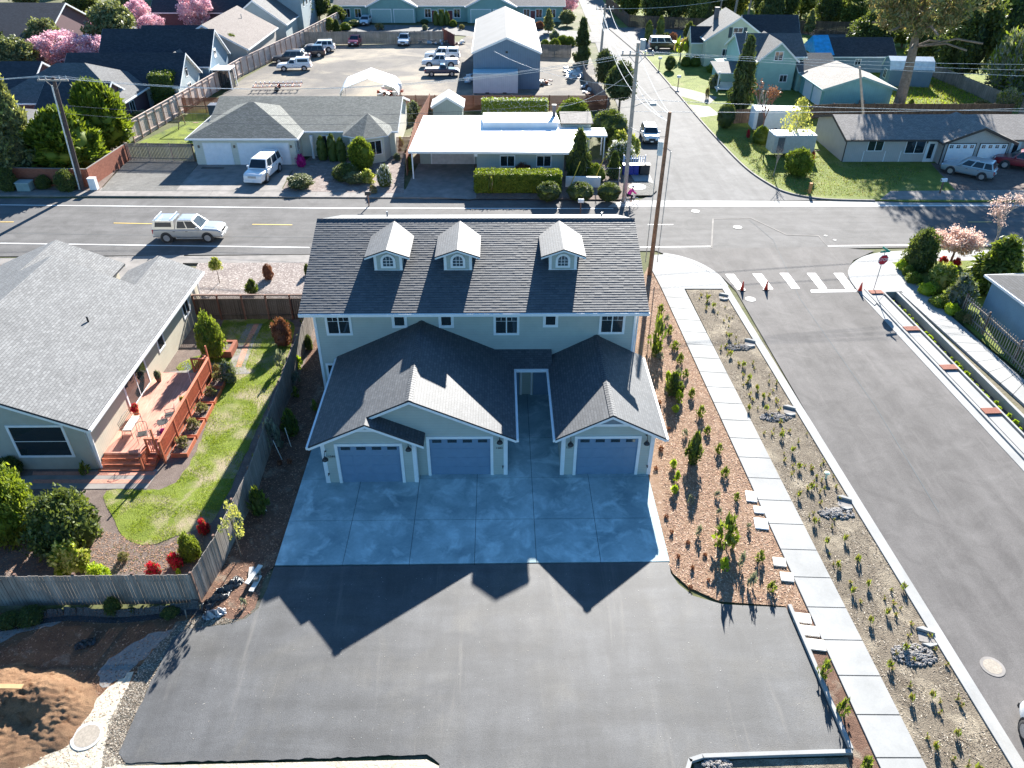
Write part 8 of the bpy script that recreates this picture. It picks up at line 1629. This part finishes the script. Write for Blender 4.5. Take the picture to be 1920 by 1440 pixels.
# around the lot and the row house
for k, x, by, ty, w_, lab in [('arbor', 818, 48, 20, 12, 'narrow conical tree, left of three at the row house'), ('arbor', 828, 49, 18, 12, 'narrow conical tree, middle of three at the row house'), ('arbor', 838, 48, 20, 12, 'narrow conical tree, right of three at the row house'), ('clip', 850, 50, 37, 16, 'round clipped bush right of the three conical trees'), ('clipdark', 796, 46, 36, 16, 'dark round bush left of the conical trees'), ('shrubtan', 866, 55, 46, 14, 'tan bush by the row house drive'), ('shrubgrey', 797, 56, 47, 14, 'grey ball bush by the row house path'), ('shrubtan', 712, 56, 44, 22, 'dry grass clump before the teal garage doors'), ('cone', 632, 60, 36, 22, 'small pale conifer at the back board fence corner'), ('clip', 648, 56, 42, 24, 'round bush at the back board fence'), ('clipdark', 664, 50, 37, 22, 'dark bush by the row house entrance'), ('brightwood', 620, 60, 34, 30, 'yellowish bush at the end of the pale fence'),
     ('airy', 1028, 62, 18, 30, 'loose tree at the right end of the row house'), ('olive', 1063, 48, 20, 34, 'flat topped bonsai like tree by the side road'), ('pink', 1062, 30, -14, 56, 'pink cherry tree at the top beside the side road'), ('shrubrust', 1012, 54, 40, 20, 'rust bush at the row house end'), ('shrubgrey', 1040, 78, 58, 24, 'grey bush beside the back drive'), ('clip', 1055, 84, 66, 28, 'green mound above the fence behind the workshop'), ('clip', 1040, 90, 72, 24, 'green mound left above the fence behind the workshop'), ('clip', 1068, 86, 68, 24, 'green mound nearest the tall conifer'), ('clip', 1022, 88, 74, 20, 'small green mound behind the workshop'), ('darkconifer', 1090, 120, 34, 44, 'tall dark conifer at the corner of the gravel lot'), ('darkrust', 1035, 30, -8, 28, 'dark red tree behind the row house')]:
    if k == 'darkrust': k = 'shrubrust'
    tpx(k, x, by, ty, w_, lab, 'tree' if k in ('arbor', 'airy', 'olive', 'pink', 'darkconifer', 'brightwood', 'cone') else 'shrub', trunk=.12 if k in ('airy', 'olive', 'pink', 'brightwood') else 0)
tpx('dark', 1133, 175, 98, 44, 'dark pine behind the leaning fence, the farther of two', trunk=.3); tpx('dark', 1160, 214, 122, 62, 'dark round pine with bare trunks beside the side road', trunk=.35, tr=.16)
# east block
for k, x, by, ty, w_, lab, z in [('darkconifer', 1385, 208, 68, 66, 'tall narrow dark conifer before the mint cottage', .1), ('yellowtree', 1484, 288, 182, 68, 'yellow leafing tree among the white trailers', .1), ('clip', 1425, 268, 236, 34, 'round clipped shrub left of the trailers', .1), ('shrubleaf', 1494, 328, 281, 58, 'leafy green and red shrub in front of the grey trailer', .1), ('clipdark', 1358, 240, 192, 34, 'dark round shrub by the driveway of the mint cottage', .1), ('arbor', 1215, 78, 38, 16, 'narrow columnar yew, left of two by the black van', .1), ('arbor', 1236, 76, 29, 15, 'narrow columnar yew, right of two by the black van', .1), ('shrubrust', 1260, 82, 62, 22, 'purple bush right of the columnar yews', .1), ('shrubdark', 1248, 80, 62, 22, 'dark bush between the yews and the purple bush', .1), ('darkwood', 1290, 78, 42, 26, 'dark bush at the lemon farmhouse corner', .1),
     ('spriggreen', 1275, 112, 74, 46, 'spiky cabbage palm in front of the lemon farmhouse', .1), ('clipdark', 1255, 132, 104, 20, 'dark grey leaved bush left of the round hedges', .1), ('clip', 1285, 124, 104, 20, 'round hedge ball, left of two at the farmhouse lawn', .1), ('clip', 1303, 124, 104, 22, 'round hedge ball, right of two at the farmhouse lawn', .1), ('shrub', 1335, 135, 118, 30, 'low green plants by the mint cottage porch', .1), ('shrubgrey', 1338, 165, 140, 26, 'grey flowering bush beside the porch post', .1), ('shrubyellow', 1410, 165, 135, 24, 'lime bush behind the tall dark conifer', .1), ('shrubtan', 1325, 185, 165, 10, 'potted plant on the cottage lawn', .1),
     ('shrubyellow', 1562, 118, 100, 18, 'bush between the aqua garage and the tarp shed', .1), ('clip', 1436, 60, 46, 20, 'round bush behind the lemon farmhouse', .1), ('clipdark', 1496, 60, 38, 26, 'dark bush by the back lane', .1), ('airy', 1515, 64, 18, 30, 'cabbage palm like tree by the back lane', .1), ('shrubdark', 1512, 106, 88, 20, 'dark bush on the shaded back lawn', .1), ('arbor', 1707, 200, 185, 10, 'tiny clipped conifer on the sunny back lawn', .1), ('airy', 1792, 145, 106, 26, 'small leafy tree beside the right board fence', .1), ('willow', 1880, 215, 165, 46, 'feathery pale shrub at the right board fence', .1), ('shrubtan', 1838, 205, 188, 34, 'dry vine on the fence behind the ranch roof', .1), ('shrubred', 1522, 300, 284, 10, 'red flowers at the edge of the leafy shrub', .1), ('shrubred', 1402, 258, 244, 8, 'small red shrub by the lawn kerb', .1),
     ('willow', 1888, 185, 62, 120, 'large feathery willow beside the small white shed', .1), ('darkwood', 1625, 105, 20, 96, 'dark round tree left of the great leaning pine', .1), ('darkwood', 1730, 120, -10, 110, 'dark tree behind the great leaning pine', .1), ('darkwood', 1800, 150, -20, 130, 'broad dark tree right of the great leaning pine', .1), ('darkwood', 1870, 120, -60, 120, 'broad dark tree behind the willow', .1), ('darkwood', 1930, 170, 0, 110, 'dark tree at the right edge', .1), ('darkwood', 1765, 105, 30, 80, 'lower dark tree behind the blue gambrel shed', .1), ('darkwood', 1690, 90, 10, 70, 'dark tree between the pine and the tarp shed', .1)]:
    tpx(k, x, by, ty, w_, lab, 'tree' if k in ('darkconifer', 'yellowtree', 'willow', 'darkwood', 'airy', 'arbor') else 'shrub', zb=z, trunk=.12 if k in ('darkwood', 'yellowtree', 'airy') else (.25 if k == 'spriggreen' else 0), bark=M_barkg if k == 'yellowtree' else None)
# the great leaning pine
B = G(1682, 207, .1); tp_, hp_ = topof(B, 1722, -40); hp_ = min(hp_, 24); T = thing('pine_tree', 'great leaning pine with thick bare trunk rising behind the ranch duplex', 'tree', tuple(B)); dv = Vector((tp_[0]-B.x+.5, tp_[1]-B.y, hp_)); q = MB(); prev = Vector((0, 0, -.1)); rg4 = random.Random(2)
for i in range(1, 9):
    t = i/8; p = dv*t+Vector((.5*math.sin(t*3), 0, 0)); q.cyl(prev, p, .72*(1-(t-.125)*.7), .72*(1-t*.7), 12); prev = p
    if t > .45:
        for k in range(4): a_ = rg4.uniform(0, 6.28); Lb = rg4.uniform(3.5, 7.5); q.tube([tuple(p), tuple(p+Vector((math.cos(a_)*Lb*.6, math.sin(a_)*Lb*.6, Lb*.15))), tuple(p+Vector((math.cos(a_)*Lb, math.sin(a_)*Lb, Lb*.1)))], .12, 6)
q.build('trunk', plain('pine_bark', col(.20, .155, .125), .95, var=.35, sc=3, bmp=.8), T)
me = leaf_cloud('pine_crown', 'olive', 'spread', hr=.8, nl=13000, leaf=.019, nc=105, cr=.13, seed=77, long=3.4, rmin=.12, spiky=.4, mats2='tan', frac2=.35); o = bpy.data.objects.new('crown', me); COL.objects.link(o); o.parent = T; o.location = tuple(dv*.60); o.scale = (10.0, 9.5, 12.5)
WT = [('broad', 1180, 38, -30, 50), ('darkwood', 1222, 50, -40, 56), ('darkwood', 1262, 50, -50, 60), ('brightwood', 1300, 50, -30, 60), ('olive', 1318, 46, -2, 30), ('brightwood', 1375, 34, -30, 60), ('darkwood', 1430, 42, -40, 60), ('dark', 1440, 60, -20, 50), ('darkwood', 1468, 50, -40, 50), ('brightwood', 1500, 36, -30, 70), ('darkwood', 1548, 56, -30, 60), ('broad', 1590, 60, -20, 60), ('brightwood', 1620, 56, -30, 50), ('darkwood', 1665, 60, -50, 80), ('darkwood', 1240, 30, -60, 60), ('darkwood', 1330, 20, -60, 60), ('darkwood', 1400, 16, -60, 60), ('darkwood', 1530, 26, -60, 80)]
for k, x, by, ty, w_ in WT: tpx(k, x, by, ty, w_, {'darkwood': 'dark leafy tree in the wood beyond the dark fence', 'brightwood': 'sunlit yellow green tree in the wood beyond the dark fence', 'olive': 'olive grey tree in the wood beyond the dark fence', 'broad': 'mid green tree in the wood beyond the dark fence', 'dark': 'nearly black evergreen in the wood beyond the dark fence'}[k], 'tree', trunk=.15, group='trees of the wood beyond the dark board fence')
# the wood beyond, and what stands outside the frame's top
rg5 = random.Random(31); WG = 'trees of the wood beyond the dark board fence'
for i in range(46):
    x = rg5.uniform(24, 130); y = rg5.uniform(163, 235) if x < 75 else rg5.uniform(125, 225)
    if 34 < x < 60 and 168 < y < 196: continue
    k = rg5.choice(['darkwood', 'darkwood', 'brightwood', 'olive', 'broad', 'dark']); h = rg5.uniform(8, 15)
    plant(k, (x, y, 0), h, h*rg5.uniform(.30, .42), {'darkwood': 'dark leafy tree in the wood beyond the dark fence', 'brightwood': 'sunlit yellow green tree in the wood beyond the dark fence', 'olive': 'olive grey tree in the wood beyond the dark fence', 'broad': 'mid green tree in the wood beyond the dark fence', 'dark': 'nearly black evergreen in the wood beyond the dark fence'}[k], 'tree', trunk=.2, group=WG)
for i in range(34):
    x = rg5.uniform(-150, 14); y = rg5.uniform(188, 260); k = rg5.choice(['darkwood', 'olive', 'broad']); h = rg5.uniform(7, 13); plant(k, (x, y, 0), h, h*.38, 'tree beyond the row house and the cherries', 'tree', trunk=.2, group='trees along the northern skyline')
for lab, px, py, h, r in (('bare grey trunk standing left before the wood', 1372, 52, 13, .3), ('bare grey trunk standing right before the wood', 1398, 50, 13, .25), ('tall thin trunk by the dark board fence', 1345, 46, 12, .2)):
    B = G(px, py, .1); bare('tree', lab, B, h*1.6, r, px, M_barkg, 'grey', lv=4, spread=.4, tipn=6, tips_s=.4)
sheet('grass_field', [(1280, 44), (1560, 44), (1545, 14), (1300, 14)], .108, M_lawn_wet)
